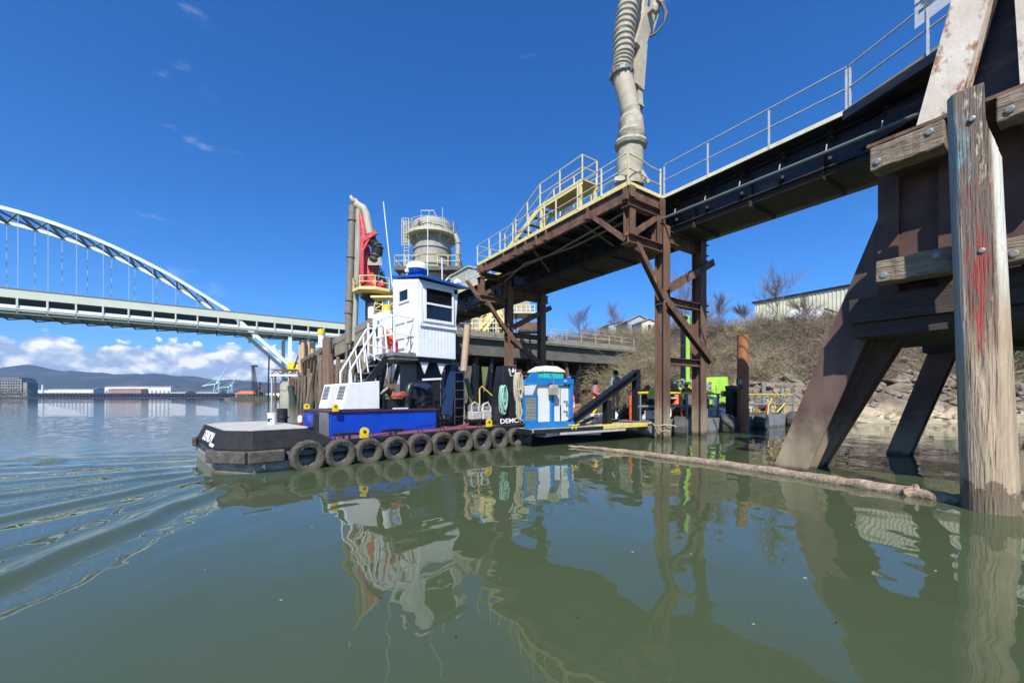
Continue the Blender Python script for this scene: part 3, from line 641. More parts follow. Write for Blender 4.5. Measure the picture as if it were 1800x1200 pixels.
def build_arch_bridge():
    t=thing('arch_bridge','pale green steel arch bridge with two decks crossing the river','bridge',(BF.x,BF.y,0),BF.a)
    tab=[(-170,66),(-140,76),(-110,83.5),(-80,88.5),(-50,91.2),(-25,91.9),(0,90.9),(15,88.2),(34,82.6),(55,73.3),(66,67.2),(77,60.3),(86.5,54.2)]
    zz=lambda x: interp(tab,x)
    zz2=lambda x: sum(zz(x+k) for k in (-8,-4,0,4,8))/5 if x<78 else zz(x)
    Yf=26
    xs=[-170+i*4.0 for i in range(65)]; xs=[x for x in xs if x<86]+[87]
    for y0,lab in ((0,None),(Yf,None)):
        m=MB(); 
        for a,b in zip(xs,xs[1:]): m.bar((a,y0,zz2(a)),(b+.15,y0,zz2(b)),1.3,1.7)
        m.build('arch_rib',mBridgeL,t)
        m=MB(); m.bar((86.5,y0,54.4),(121,y0,22.0),1.5,2.2); m.bar((121,y0,22),(131,y0,14),1.6,2.6); m.build('arch_leg',mBridgeL,t)
    st=9.7
    for k in range(-15,9):
        x=k*st+5.5
        if x>80: continue
        for y0 in (0,Yf):
            m=MB(); m.bar((x,y0,53),(x,y0,zz2(x)-.6),.2); m.build('hanger',mHang,t)
    br=MB()
    for k in range(-15,8):
        x=k*st+5.5; z=zz2(x); x2=x+st; z2=zz2(x2)
        if x2>84: continue
        br.bar((x,.5,z),(x,Yf-.5,z),.9,1.2); br.bar((x,.5,z),((x+x2)/2,Yf/2,(z+z2)/2),.8); br.bar((x,Yf-.5,z),((x+x2)/2,Yf/2,(z+z2)/2),.8); br.bar(((x+x2)/2,Yf/2,(z+z2)/2),(x2,.5,z2),.7); br.bar(((x+x2)/2,Yf/2,(z+z2)/2),(x2,Yf-.5,z2),.7)
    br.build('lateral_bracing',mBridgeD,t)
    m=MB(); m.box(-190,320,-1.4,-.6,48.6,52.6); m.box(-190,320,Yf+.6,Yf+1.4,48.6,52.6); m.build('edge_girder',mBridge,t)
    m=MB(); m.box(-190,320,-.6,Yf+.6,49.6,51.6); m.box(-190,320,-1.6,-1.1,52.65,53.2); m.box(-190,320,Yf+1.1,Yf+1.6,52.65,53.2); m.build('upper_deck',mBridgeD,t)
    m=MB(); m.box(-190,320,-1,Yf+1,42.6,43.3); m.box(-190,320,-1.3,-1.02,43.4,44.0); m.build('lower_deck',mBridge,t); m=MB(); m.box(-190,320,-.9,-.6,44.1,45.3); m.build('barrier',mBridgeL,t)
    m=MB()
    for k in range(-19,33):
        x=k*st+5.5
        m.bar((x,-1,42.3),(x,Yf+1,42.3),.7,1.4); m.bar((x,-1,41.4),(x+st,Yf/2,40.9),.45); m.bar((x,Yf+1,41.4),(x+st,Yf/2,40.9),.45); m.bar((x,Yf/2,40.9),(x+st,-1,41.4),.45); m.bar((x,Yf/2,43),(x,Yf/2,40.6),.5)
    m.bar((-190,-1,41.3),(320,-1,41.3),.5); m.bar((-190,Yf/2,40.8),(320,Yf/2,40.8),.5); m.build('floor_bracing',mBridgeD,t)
    for k in range(-19,33):
        x=k*st+5.5; m=MB(); m.box(x-.35,x+.35,-1.35,-.7,44.3,48.6); m.build('deck_post',mBridge,t)
    for x,w_ in ((101,.55),(121,1.0),(140,1.5),(157,.7),(173,.6),(200,1.5),(260,1.5)):
        for y0 in (0,Yf):
            zb=38 if x==101 else 0
            m=MB(); m.box(x-w_,x+w_,y0-.8,y0+.8,zb,41.3); m.build('pier_column',mBridgeL,t)
    for y0 in (0,Yf):
        m=MB(); m.box(121,139,y0-4,y0+4,-2,15); m.build('pier',mCaiss,t)
build_arch_bridge()
def lattice(mb,p,q,w0,w1,n,r=.12):
    p=Vector(p); q=Vector(q); d,a,b=basis(q-p,(0,1,0)); cs=[]
    for i in range(n+1):
        c=p.lerp(q,i/n); w_=w0+(w1-w0)*i/n; cs.append([c+a*(sx*w_)+b*(sy*w_) for sx,sy in ((-1,-1),(1,-1),(1,1),(-1,1))])
    for i in range(n):
        for j in range(4):
            mb.bar(cs[i][j],cs[i+1][j],r*1.4); mb.bar(cs[i][j],cs[i+1][(j+1)%4],r); mb.bar(cs[i][j],cs[i][(j+1)%4],r)
def derrick():
    D=262; p=PX(460,698,D); t=thing('derrick_barge','low rusty work barge with an orange roofed shed, moored beyond the jetty','barge',(p.x,D,0),0)
    mb=MB(); hw=17; mb.loft([[(-hw+2,-5,-1),(hw,-5,-1),(hw,6,-1),(-hw+2,6,-1)],[(-hw,-6,1.8),(hw,-6,1.8),(hw,7,1.8),(-hw,7,1.8)]]); mb.box(-22,-15,-3,4,-.5,1.2); mb.build('hull',M('barge_olive',(.16,.15,.10),(.10,.09,.07),.3,.8),t)
    mb=MB(); mb.box(-15,-4,-3,3,1.8,3.6); mb.build('shed',mFarG,t); mb=MB(); mb.loft([[(-15.6,-3.6,3.6),(-3.4,-3.6,3.6),(-3.4,3.6,3.6),(-15.6,3.6,3.6)],[(-13,-1,5.6),(-5,-1,5.6),(-5,1,5.6),(-13,1,5.6)]]); mb.build('shed_roof',mOrangeR,t)
    mb=MB(); mb.box(5,16,-3,3,1.8,4.2); mb.build('cabin',mWhite,t)
    mb=MB(); 
    for i in range(16): mb.box(-12+i*1.6,-11.2+i*1.6,-5.5,-4.6,1.8,2.6+.9*random.random())
    mb.build('deck_gear',M('deck_gear_green',(.04,.09,.07),None,.5,.8),t)
    tt=thing('lattice_crane','black lattice boom crane on the distant work barge','crane',(PX(449,0,D+2).x,D+2,1.8)); mb=MB(); lattice(mb,(0,0,2),(-1.5,0,19.5),1.3,.5,10,.16); mb.box(-2.4,1,-.7,.7,19.4,20.4); mb.build('boom',mBlack,tt)
    mb=MB(); lattice(mb,(1.2,0,2),(3.4,0,9),.8,.4,5,.14); mb.bar((3.2,0,9),(-1.3,0,19.4),.12); mb.build('mast',mBlack,tt); mb=MB(); mb.box(-2,4,-2,2,0,3); mb.build('cab',mBlack,tt)
    mb=MB(); mb.tube([(0,0,-2),(0,0,26)],.42,8); solo('spud_pole',mb,mDark,'tall thin dark spud pole standing up between the barge and the jetty','pole',(PX(471,0,D-20).x,D-20,0),rot=(0,R(1.5),0))
    for i,(x,h,w_) in enumerate([(459,8,1.6),(478,11,2)]):
        mb=MB(); mb.bar((-w_,0,0),(-w_,0,h),.5); mb.bar((w_,0,0),(w_,0,h),.5); mb.bar((-w_,0,h),(w_,0,h),.5); mb.bar((-w_,0,h*.6),(w_,0,h*.6),.4)
        solo('portal_stand',mb,mRust,['small rusty steel frame standing on the distant barge','taller rusty steel frame at the left end of the jetty'][i],'frame',(PX(x,0,D-12*i).x,D-12*i,1))
mOrangeR=M('orange_roof',(.55,.17,.06),None,.5,.7)
derrick()
def jetty():
    D=197; t=thing('loading_jetty','rusty steel loading jetty with a pale beam beyond the timber piles','jetty',(PX(505,0,D).x,D,0))
    X=lambda px:(px-505)/F*D; Z=lambda py:EYE+(698-py)/F*D
    mb=MB(); mb.box(X(476),X(545),-1,6,Z(661),Z(658)); mb.build('beam',mWhite,t)
    mb=MB(); 
    for y0 in (-.8,5.8):
        for a in (479,496,513,530): mb.bar((X(a),y0,Z(650)),(X(a+17),y0,Z(650)),.5); mb.bar((X(a),y0,Z(657)),(X(a+8),y0,Z(650)),.35); mb.bar((X(a+8),y0,Z(650)),(X(a+16),y0,Z(657)),.35)
    mb.box(X(505),X(538),0,5,Z(652),Z(648.5)); mb.build('truss',mRust,t)
    for a in (478,484,509,528,540):
        m=MB(); m.bar((X(a),0,-2),(X(a),0,Z(660)),.6); m.build('leg',mGalv if a==478 else mRust,t)
    mb=MB(); mb.lathe([(5.2,-2),(5.2,3),(5.0,3.05),(5.0,5),(5.2,5.05),(5.2,7.6),(4.9,7.65),(4.9,9.3)],20,Matrix.Translation((X(500),6,0))); mb.build('caisson',mCaiss,t)
    mb=MB(); 
    for a in (513,516,519,523,527,531): mb.tube([(X(a),-1.5,-2),(X(a),-1.5,Z(664))],.45,8)
    mb.build('pile_wall',mRust,t)
    m=MB(); m.tube([(X(522),-3,-2),(X(516),-3,7)],1.3,8); m.build('cable_reel',M('green_net',(.04,.07,.05),None,2,.9),t)
    t=thing('yellow_excavator_crane','yellow material handler with a thin black boom standing on the jetty','crane',(PX(510,0,D).x,D+2,Z(649)))
    k=F/D*1.0
    mb=MB(); mb.box(-1.6,1.9,-1.5,1.5,0,3.6); mb.build('cab',mYel2,t)
    mb=MB(); mb.box(2.6,7,-1.6,1.6,.1,2.4); mb.box(1.9,2.6,-1.4,1.4,.1,1.6); mb.build('body',mYel2,t)
    mb=MB(); mb.tube([(1.4,-1.6,.6),(4.2,-1.6,8.2),(6.0,-1.6,5.2)],.22,6); mb.tube([(1.9,-1.6,.6),(4.3,-1.6,7.6)],.12,6); mb.build('boom',mBlack,t)
    mb=MB(); mb.box(-1.8,7,-1.8,1.8,-.5,-.02); mb.build('track',mBlack,t)
jetty()
# ---------------- concrete dock and what stands on it ----------------
def GT(name,label,cat,a,b,z=0,rz=0,group=None):   # a thing placed in the trestle's grid
    p=GF.w(a,b,z); return thing(name,label,cat,p,GF.a+rz,group)
def dock():
    t=GT('concrete_dock','weathered concrete dock on piles behind the white wheelhouse','dock',0,24.8)
    x0,x1=-4.3,34
    mb=MB(); mb.prism([(x0,0),(x1,0),(x1,17),(x0,17)],7.45,8.05); mb.prism([(x0+.05,.06),(x1,.06),(x1,17),(x0+.05,17)],7.3,7.44); mb.build('deck',mConc,t)
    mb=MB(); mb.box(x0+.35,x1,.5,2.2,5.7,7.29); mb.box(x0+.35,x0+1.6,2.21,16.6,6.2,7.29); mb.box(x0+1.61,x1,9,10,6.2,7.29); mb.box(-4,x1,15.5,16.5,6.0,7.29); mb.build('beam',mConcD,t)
    mb=MB(); 
    for i in range(26): mb.box(x0-.02,x0+.3,.6+i*.62,.75+i*.62,6.3,7.28)
    mb.box(x0-.06,x0+.32,.5,16.7,6.1,6.28); mb.build('side_truss',mConc,t)
    rnd=random.Random(5)
    k=0
    for i in range(15):
        for (yy,ly) in ((1.2,-.2),(1.6,2.4),(9.5,0),(13,1)):
            if rnd.random()<.12: continue
            x=-3.4+i*2.4+rnd.gauss(0,.2); m=MB(); lx=rnd.choice((-1.1,1.1,.2,1.3))
            m.bar((x+lx,yy+ly,-1),(x,yy,5.75),.36,.36,(0,1,0)); m.build('pile',mRust if rnd.random()<.5 else mDark,t)
    r=MB()
    for i in range(12):
        x=3.8+i*2.3; r.tube([(x,.3,8.04),(x,.3,9.1)],.035,6)
    for z in (8.6,9.1): r.tube([(3.8,.3,z),(29.1,.3,z)],.03,6)
    r.build('handrail',mGalv,t)
dock()
def fenders():
    # timber and steel fender piles standing along the river face of the dock
    rnd=random.Random(9); n=0; NW='first second third fourth fifth sixth seventh eighth ninth tenth eleventh twelfth thirteenth fourteenth fifteenth sixteenth seventeenth eighteenth nineteenth twentieth twenty-first twenty-second twenty-third twenty-fourth twenty-fifth twenty-sixth twenty-seventh twenty-eighth twenty-ninth thirtieth'.split()
    xs=[]
    y=25.2
    while y<66:
        x=-4.75+rnd.uniform(-.15,.1); zt=rnd.uniform(4.8,7.0) if y<41 else rnd.uniform(4.6,7.2)
        r=rnd.uniform(.16,.24); mat=mWood2 if rnd.random()<.7 else mPost
        mb=MB(); L_=(rnd.gauss(0,.5),rnd.gauss(0,.9)); mb.tube([(L_[0],L_[1],-1),(L_[0]*.5,L_[1]*.5,zt*.5),(0,0,zt)],r,9,True,[r*1.05,r,r*.92])
        p=GF.w(x,y); px=900+p.x/p.y*F
        solo('fender_pile',mb,mat,f'{"grey-brown timber" if mat is mWood2 else "rusty steel"} fender pile, {NW[n]} from the near corner of the dock','pile',p,GF.a,'fender piles along the dock',smooth=True)
        y+=rnd.uniform(.7,1.5)+(0 if y<38 else rnd.uniform(.5,1.6))
        n+=1
    kk=0
    for i in range(26):   # face toward the camera, under the dock's near edge
        x=-4.2+i*.62+rnd.gauss(0,.12); y=24.2+rnd.gauss(0,.15)
        if i>15 and i%2: continue
        mb=MB(); L_=rnd.choice((-.9,.5,.2,1.0,-.3)); zt=rnd.uniform(5.2,6.6) if i<14 else rnd.uniform(3.2,5.6); h=rnd.random()<.5
        (mb.bar((L_,-.2,-1),(0,0,zt),.3,.26,(0,1,0)) if h else mb.tube([(L_,-.2,-1),(0,0,zt)],.17,9))
        solo('raking_pile',mb,mWood2 if rnd.random()<.7 else mRust,f'brown raking pile, {NW[kk]} from the left in the row under the near dock edge','pile',GF.w(x,y),GF.a,'raking piles under the dock edge',smooth=True); kk+=1
    mb=MB()
    for z in (1.8,4.1): mb.box(-.18,.18,0,15,z,z+.34)
    solo('timber_wale',mb,mWood2,'pair of long horizontal timbers bolted along the dock fender piles','timber',GF.w(-4.45,25.2),GF.a)
    mb=MB(); mb.box(0,8,-.15,.15,2.3,2.7); mb.box(0,8,-.15,.15,4.4,4.75)
    solo('timber_wale',mb,mWood2,'pair of short horizontal timbers across the raking piles behind the white engine covers','timber',GF.w(-4.0,24.0),GF.a)
    # two big brown pipe piles at the dock's river corner
    for i,b in enumerate((38.6,40.4)):
        mb=MB(); mb.tube([(0,0,-1),(0,0,8.1)],.36,14); p=GF.w(-4.9,b)
        solo('pipe_pile',mb,mSpudD,['tall brown pipe pile at the dock corner, the right one of the pair','tall brown pipe pile at the dock corner, the left one of the pair'][i],'pile',p,GF.a,'pair of brown pipe piles',smooth=True)
    # timber jetty beyond the dock
    t=GT('timber_jetty','dark timber jetty deck with slanting braces beyond the concrete dock','jetty',-2.6,53)
    mb=MB(); mb.box(-1.9,1.9,-11,12,7.3,7.75); mb.build('deck',mWood2,t)
    for i in range(16):
        m=MB(); y=-10.5+i*1.45; m.bar((-1.6+rnd.gauss(0,.2),y+rnd.gauss(0,.6),-1),(-1.6,y,7.3),.28,.28,(0,1,0)); m.build('pile',mWood2,t)
    for i in range(7):
        m=MB(); y=-10+i*3.1; m.bar((-1.9,y,7.2),(-1.9,y+2.6,3),.2,.3,(1,0,0)); m.build('brace',mConc if i==6 else mWood2,t)
    # tall pale pile cluster
    for i,(dx,dy,h) in enumerate([(0,0,10.4),(.62,.15,10.9),(-.6,.25,10.3),(.3,.7,10.0),(-.3,-.55,10.6),(1.15,-.2,9.7)]):
        mb=MB(); r=.33; mb.tube([(0,0,-1.2),(0,0,h)],r,12,True,[r*1.08,r*.95]); mb.mat(1).tube([(0,0,h+.01),(0,0,h+.45)],.26,8)
        solo('mooring_pile',mb,[mWoodL,mRust],'orange-brown timber pile in the tall mooring cluster, '+('middle front one','tallest, just right of the middle','leftmost at the back','one behind the middle','nearest to the camera','rightmost and shortest')[i],'pile',GF.w(-3.7+dx,66.2+dy),GF.a,'mooring pile cluster',smooth=True)
    p=PX(565,608,58); t=thing('mooring_bollard','white bollard with a yellow cap on the timber jetty','bollard',p); mb=MB(); mb.lathe([(.75,-.3),(.75,0),(.42,.05),(.42,1.6)],14); mb.build('post',mWhite,t); mb=MB(); mb.lathe([(.48,1.6),(.5,1.7),(.5,2.3),(.3,2.4)],14); mb.build('cap',mYel2,t)
    # jetty's bent steel pipe
    mb=MB(); mb.tube([PX(600,640,42),PX(612,648,42),PX(615,670,42),PX(615,715,42)],.22,10); solo('drain_pipe',mb,mGalv,'grey bent drain pipe coming down the dock face beside the pipe piles','pipe')
    mb=MB(); mb.tube([PX(632,628,31),PX(643,636,31),PX(645,660,31),PX(645,722,31)],.33,12); solo('exhaust_duct',mb,mDuctG,'large curved grey duct dropping behind the white engine covers','duct',smooth=True)
    mb=MB(); mb.tube([(0,0,0),(.25,0,2.9)],.22,10); solo('short_pipe_pile',mb,M('tan_pipe',(.52,.36,.24),(.42,.28,.18),2,.7),'short tan pipe standing just right of the wheelhouse under the dock edge','pipe',PX(815,652,26),smooth=True)
mSpudD=M('brown_pipe',(.20,.13,.09),(.13,.085,.06),1.5,.75,bump=.15)
fenders()
def ring_rail(mb,r,z,n,h=1.0,r0=.035,a0=0,a1=2*math.pi,c=(0,0)):
    pts=[[],[]]
    for i in range(n+1):
        a=a0+(a1-a0)*i/n; x,y=c[0]+r*math.cos(a),c[1]+r*math.sin(a)
        mb.tube([(x,y,z),(x,y,z+h)],r0,5); pts[0].append((x,y,z+h)); pts[1].append((x,y,z+h*.5))
    for p in pts: mb.tube(p,r0,5,False)
def silo():
    t=thing('cement_silo','grey ribbed cylindrical silo with railed platforms above the wheelhouse','silo',PX(760,0,40)*1,0)
    t.location=(PX(760,0,40).x,40,0)
    H0,H1=13.75,18.5
    mb=MB(); prof=[(1.76,H0)]
    for z in (14.2,15.0,15.8,16.6): prof+=[(1.76,z-.06),(1.86,z-.05),(1.86,z+.05),(1.76,z+.06)]
    prof+=[(1.76,17.15),(1.95,17.3),(1.95,18.25),(1.85,18.42),(1.2,18.75),(.1,18.85)]
    mb.lathe(prof,40); mb.build('tank',mSilo,t,True)
    mb=MB(); mb.lathe([(1.97,17.0),(2.45,17.0),(2.5,17.02),(2.5,17.3),(2.45,17.3),(1.97,17.28)],24)
    for k in range(12):
        a=k*math.pi/6; mb.bar((1.8*math.cos(a),1.8*math.sin(a),16.4),(2.4*math.cos(a),2.4*math.sin(a),17.0),.08)
    mb.build('upper_platform',mSiloT,t); mb=MB(); ring_rail(mb,2.45,17.3,14,.95); mb.build('upper_handrail',mSiloT,t)
    mb=MB(); mb.prism([(-3.1,-2.2),(2.9,-2.2),(2.9,2.2),(-3.1,2.2)],13.35,13.7); mb.build('lower_platform',mConcD,t)
    mb=MB(); 
    for a,b in (((-3.05,-2.15),(2.85,-2.15)),((-3.05,-2.15),(-3.05,2.1)),((2.85,-2.15),(2.85,2.1))):
        for z in (14.2,14.7): mb.tube([(*a,z),(*b,z)],.035,5)
        n=6
        for i in range(n+1): x=a[0]+(b[0]-a[0])*i/n; y=a[1]+(b[1]-a[1])*i/n; mb.tube([(x,y,13.7),(x,y,14.7)],.035,5)
    mb.build('lower_handrail',mYel,t)
    for sx in (-2.4,2.3):
        for sy in (-1.8,1.8): m=MB(); m.bar((sx,sy,8.05),(sx,sy,13.34),.3); m.build('leg',mRust,t)
    mb=MB(); mb.bar((-2.4,-1.8,8.2),(2.3,-1.8,13.2),.15); mb.bar((2.3,-1.8,8.2),(-2.4,-1.8,13.2),.15); mb.lathe([(.5,10.2),(1.75,13.3)],20); mb.build('hopper',mSilo,t,True)
    # caged ladder on the left
    mb=MB()
    for dx in (-.22,.22): mb.bar((-2.3+dx,-.9,13.7),(-2.3+dx,-.9,18.4),.05)
    for i in range(16): mb.bar((-2.52,-.9,13.9+i*.28),(-2.08,-.9,13.9+i*.28),.035)
    for i in range(7):
        z=15.9+i*.42; mb.tube([(-2.3+.38*math.cos(a),-1.15+.38*math.sin(a),z) for a in [k*math.pi/6 for k in range(13)]],.025,4,False)
    for k in range(6): a=k*math.pi/5+math.pi; mb.bar((-2.3+.38*math.cos(a),-1.15+.38*math.sin(a),15.9),(-2.3+.38*math.cos(a),-1.15+.38*math.sin(a),18.5),.03)
    mb.build('ladder',mYel,t)
    mb=MB(); mb.tube([(1.9,-.6,17.1),(2.4,-.8,17.0),(2.62,-.9,16.5),(2.62,-.9,14.6),(2.5,-.9,14.1),(2.7,-.9,13.7)],.24,12); 
    for z in (16.3,15.2,14.5): mb.lathe([(.3,z-.06),(.3,z+.06)],12,Matrix.Translation((2.62,-.9,0)))
    mb.build('duct',mSilo,t,True)
    mb=MB(); mb.tube([(-.9,-.9,18.6),(-.9,-.9,19.4),(.3,-.9,19.4),(.6,-.9,18.7)],.035,5); mb.tube([(-.2,-.9,18.7),(-.1,-.9,19.4)],.03,5); mb.tube([(1.0,0,18.6),(1.0,0,20.1)],.03,5); mb.build('roof_rail',mGalv,t)
    mb=MB(); mb.box(-.95,-.6,-2.02,-1.9,17.6,18.0); mb.build('junction_box',mDark,t)
silo()
def unloader():
    D=38; O=PX(655,570,D); o=Vector((O.x,D,8.05)); t=thing('ship_unloader','red slewing unloader with a tan pipe boom on a round railed pedestal','unloader',o)
    q=lambda x,y,dd=0: PX(x,y,D+dd)-o
    c=q(657,0); cx=c.x
    mb=MB(); mb.lathe([(.75,-.1),(.75,2.4),(1.2,2.7)],20,Matrix.Translation((cx,0,0))); mb.build('pedestal',mDark,t,True)
    z=q(0,514).z
    mb=MB(); mb.lathe([(1.2,z-.3),(1.85,z-.12),(1.85,z+.12),(1.2,z+.12)],8,Matrix.Translation((cx,0,0))@Matrix.Rotation(R(22.5),4,'Z'))
    ring_rail(mb,1.78,z+.1,8,1.0,.045,R(22.5),R(382.5),(cx,0)); mb.build('platform',mYel,t)
    mb=MB(); mb.lathe([(1.1,z+.13),(1.15,z+.45),(1.0,z+.5)],16,Matrix.Translation((cx,0,0)))
    for dx in (-.75,.15,.95): mb.lathe([(.34,z+.45),(.34,z+.95),(.2,z+1.15)],10,Matrix.Translation((cx+dx,-.35,0)))
    mb.build('turntable',mRed,t,True)
    mb=MB(); mb.tube([q(652,500),q(647,470),q(640,410),q(634,376)],.26,10,True,[.42,.40,.34,.24]); mb.build('boom_left',mRed,t,True)
    mb=MB(); mb.bar(q(637,498,-.9),q(637,420,-.9),.32); mb.bar(q(636,424,-.9),q(662,408,-.9),.26,.34); mb.bar(q(637,442,-.9),q(652,414,-.9),.18); mb.build('lever_frame',mRed,t)
    mb=MB(); mb.loft([[q(648,464,a)+Vector((0,0,0)) for a in (-.3,.3)]+[q(668,464,a) for a in (.3,-.3)],[q(652,498,a) for a in (-.3,.3)]+[q(662,498,a) for a in (.3,-.3)]]); mb.build('boom_foot',mRed,t)
    mb=MB(); mb.tube([q(651,412),q(648,398),q(643,374),q(638,366),q(627,360),q(622,353)],.34,14,True,[.36,.36,.34,.36,.36,.34]); mb.lathe([(.5,-.12),(.5,.12)],14,Matrix.Translation(q(622,353))@Matrix.Rotation(R(60),4,'Y')); mb.build('pipe_elbow',mTan,t,True)
    mb=MB(); pts=[q(652,414,-.4),q(654,425,-.5),q(660,430,-.5),q(664,437,-.5),q(662,447,-.5),q(656,464,-.5)]
    P=[];
    for a,b in zip(pts,pts[1:]):
        for k in range(5): P.append(a.lerp(b,k/5))
    mb.tube(P,.4,14,True,[(.43 if i%2 else .36)*(1 if i<12 else 1.25) for i in range(len(P))]); mb.build('corrugated_hose',mHose,t,True)
    mb=MB(); mb.loft([[q(648,452,a) for a in (-.8,-.3)]+[q(670,452,a) for a in (-.3,-.8)],[q(646,466,a) for a in (-.8,-.3)]+[q(672,466,a) for a in (-.3,-.8)]][::-1]); mb.build('hose_skirt',mSilo,t)
    mb=MB(); mb.tube([q(620,362),q(617,450),q(613,560),q(613,604)],.33,12); 
    for y in (387,452,528,550): mb.lathe([(.42,-.07),(.42,.07)],12,Matrix.Translation(q(617-(y-450)*.03,y)))
    mb.build('down_pipe',mDuctG,t,True,0)
    mb=MB(); mb.tube([q(631,366),q(630,450),q(626,520),q(623,600)],.24,10); mb.tube([q(627,366),q(623,520),q(621,590)],.09,6); 
    for y in (385,390,425,452,490): mb.bar(q(615,y),q(632,y),.12)
    mb.build('return_pipe',mSilo,t,True)
    mb=MB(); rnd=random.Random(2)
    for i in range(10):
        a=rnd.uniform(660,676); b=rnd.uniform(468,485); mb.tube([q(657,474+i*1.5,-.5),q(a,b,-.7),q(a+2,b+12,-.7),q(664,497,-.4)],.045,5,False)
    mb.build('hydraulic_hoses',mBlack,t)
    # yellow lattice stand beside the pedestal
    t=thing('lattice_stand','pale yellow steel lattice stand beside the red unloader pedestal','stand',PX(676,570,36)); o2=t.location.copy(); 
    mb=MB(); lattice(mb,(-.55,0,0),(-.35,0,2.3),.5,.3,4,.05); lattice(mb,(.9,0,0),(1.0,0,2.2),.55,.45,3,.05); mb.box(-1.0,1.5,-.7,.7,2.2,2.36); mb.build('frame',mYel,t)
    t=thing('mooring_bollard','large white bollard with a yellow band, between the unloader and the wheelhouse','bollard',PX(681,575,33.5)); mb=MB(); mb.lathe([(.42,0),(.42,1.3)],14); mb.build('post',mWhite,t,True); mb=MB(); mb.lathe([(.36,1.3),(.36,1.75),(.3,1.8)],14); mb.build('cap',mYel2,t,True)
    t=thing('tank_cylinder','short white cylinder on the dock below the red unloader','cylinder',PX(653,560,35)); mb=MB(); mb.lathe([(.3,0),(.3,.9),(.2,1.0)],14); mb.build('body',mWhite,t,True)
unloader()
def dock_top():
    # yellow stairs, rails and sheds between the trestle posts
    D=42
    t=thing('yellow_stair_tower','pale yellow stair tower with rails standing on the dock behind the rusty brace','stairs',PX(860,585,D)); o=t.location.copy(); q=lambda x,y,d=0: PX(x,y,D+d)-o
    mb=MB()
    for x0,y0,x1,y1 in ((842,578,872,545),(872,545,888,578),(850,582,866,560)):
        mb.bar(q(x0,y0),q(x1,y1),.14,.3); mb.bar(q(x0,y0-16),q(x1,y1-16),.08); mb.bar(q(x0,y0-8),q(x1,y1-8),.06); 
        mb.bar(q(x0,y0,1.2),q(x1,y1,1.2),.14,.3); mb.bar(q(x0,y0-16,1.2),q(x1,y1-16,1.2),.08)
        for k in range(7):
            f=k/6; mb.bar(q(x0+(x1-x0)*f,y0+(y1-y0)*f),q(x0+(x1-x0)*f,y0+(y1-y0)*f,1.2),.3,.06)
    mb.build('stair_flight',mYel,t); mb=MB()
    for x in (806,818,830,843,858,872,886): mb.bar(q(x,587),q(x,560),.11)
    for y in (560,568,577): mb.bar(q(804,y),q(888,y),.08)
    mb.build('handrail',mYel,t)
    mb=MB()
    for x in (846,861,876): mb.bar(q(x,586,1),q(x,540,1),.2)
    mb.bar(q(842,552,1),q(884,552,1),.9,.25); mb.build('frame',mYel,t)
    for (x0,x1,y0,y1,mat,lab) in [(806,842,556,576,mSilo,'grey-beige machine housing behind the yellow rails, nearest the wheelhouse'),(846,866,548,575,mConcD,'dark beige hopper under the yellow stair landing'),(872,900,538,575,mSilo,'light grey control shed between the rusty braces')]:
        a=PX(x0,y1,D+2); b=PX(x1,y0,D+2); w_=b.x-a.x; h=b.z-8.0; u=thing('machine_housing',lab,'machine housing',(a.x,D+2,8.05),R(8),'machine housings on the dock')
        mb=MB(); mb.box(0,w_,0,2.5,0,h); mb.build('body',mat,u); r=MB(); r.box(-.1,w_+.1,-.1,2.6,h+.01,h+.12); r.build('roof',mSiloT,u); g=MB(); g.box(w_*.2,w_*.5,-.04,-.01,h*.3,h*.75); g.build('door',mFarG,u)
        g=MB(); 
        for k in range(6): g.cb((w_*(.15+.14*k),-.25,.25+.2*(k%3)),(.3,.4,.5+.3*(k%2)))
        g.build('machinery',mRust if mat is mConcD else mSiloT,u)
    a=PX(905,590,D); t=thing('control_cabin','light grey elevated cabin with a yellow stair behind the far trestle posts','cabin',(a.x,D,8.05)); q=lambda x,y,d=0: PX(x,y,D+d)-t.location
    mb=MB(); p0=q(905,549); p1=q(932,522); mb.box(p0.x,p1.x,0,2.2,p0.z,p1.z); mb.build('wall',mSilo,t)
    mb=MB(); mb.box(p0.x-.5,p1.x+1.4,-.6,2.4,p0.z-.2,p0.z-.02); mb.build('floor',mSiloT,t)
    mb=MB(); 
    for x in (900,908,916,925,932,940): mb.bar(q(x,549),q(x,536),.06)
    for y in (536,543): mb.bar(q(900,y),q(940,y),.05)
    mb.bar(q(905,550),q(893,580),.12,.3); mb.bar(q(905,537),q(893,567),.07); mb.build('handrail',mYel,t)
    for x in (907,930): m=MB(); m.bar(q(x,552),q(x,590),.18); m.build('leg',mRust,t)
    u=thing('steel_skip','small brown steel skip on the dock between the far trestle posts','skip',PX(912,583,40)); mb=MB(); mb.box(0,1.9,0,1.2,.2,.95); mb.build('body',mRust,u); mb=MB(); mb.box(-.1,2,-.1,1.3,.0,.19); mb.build('base',mDark,u)
dock_top()

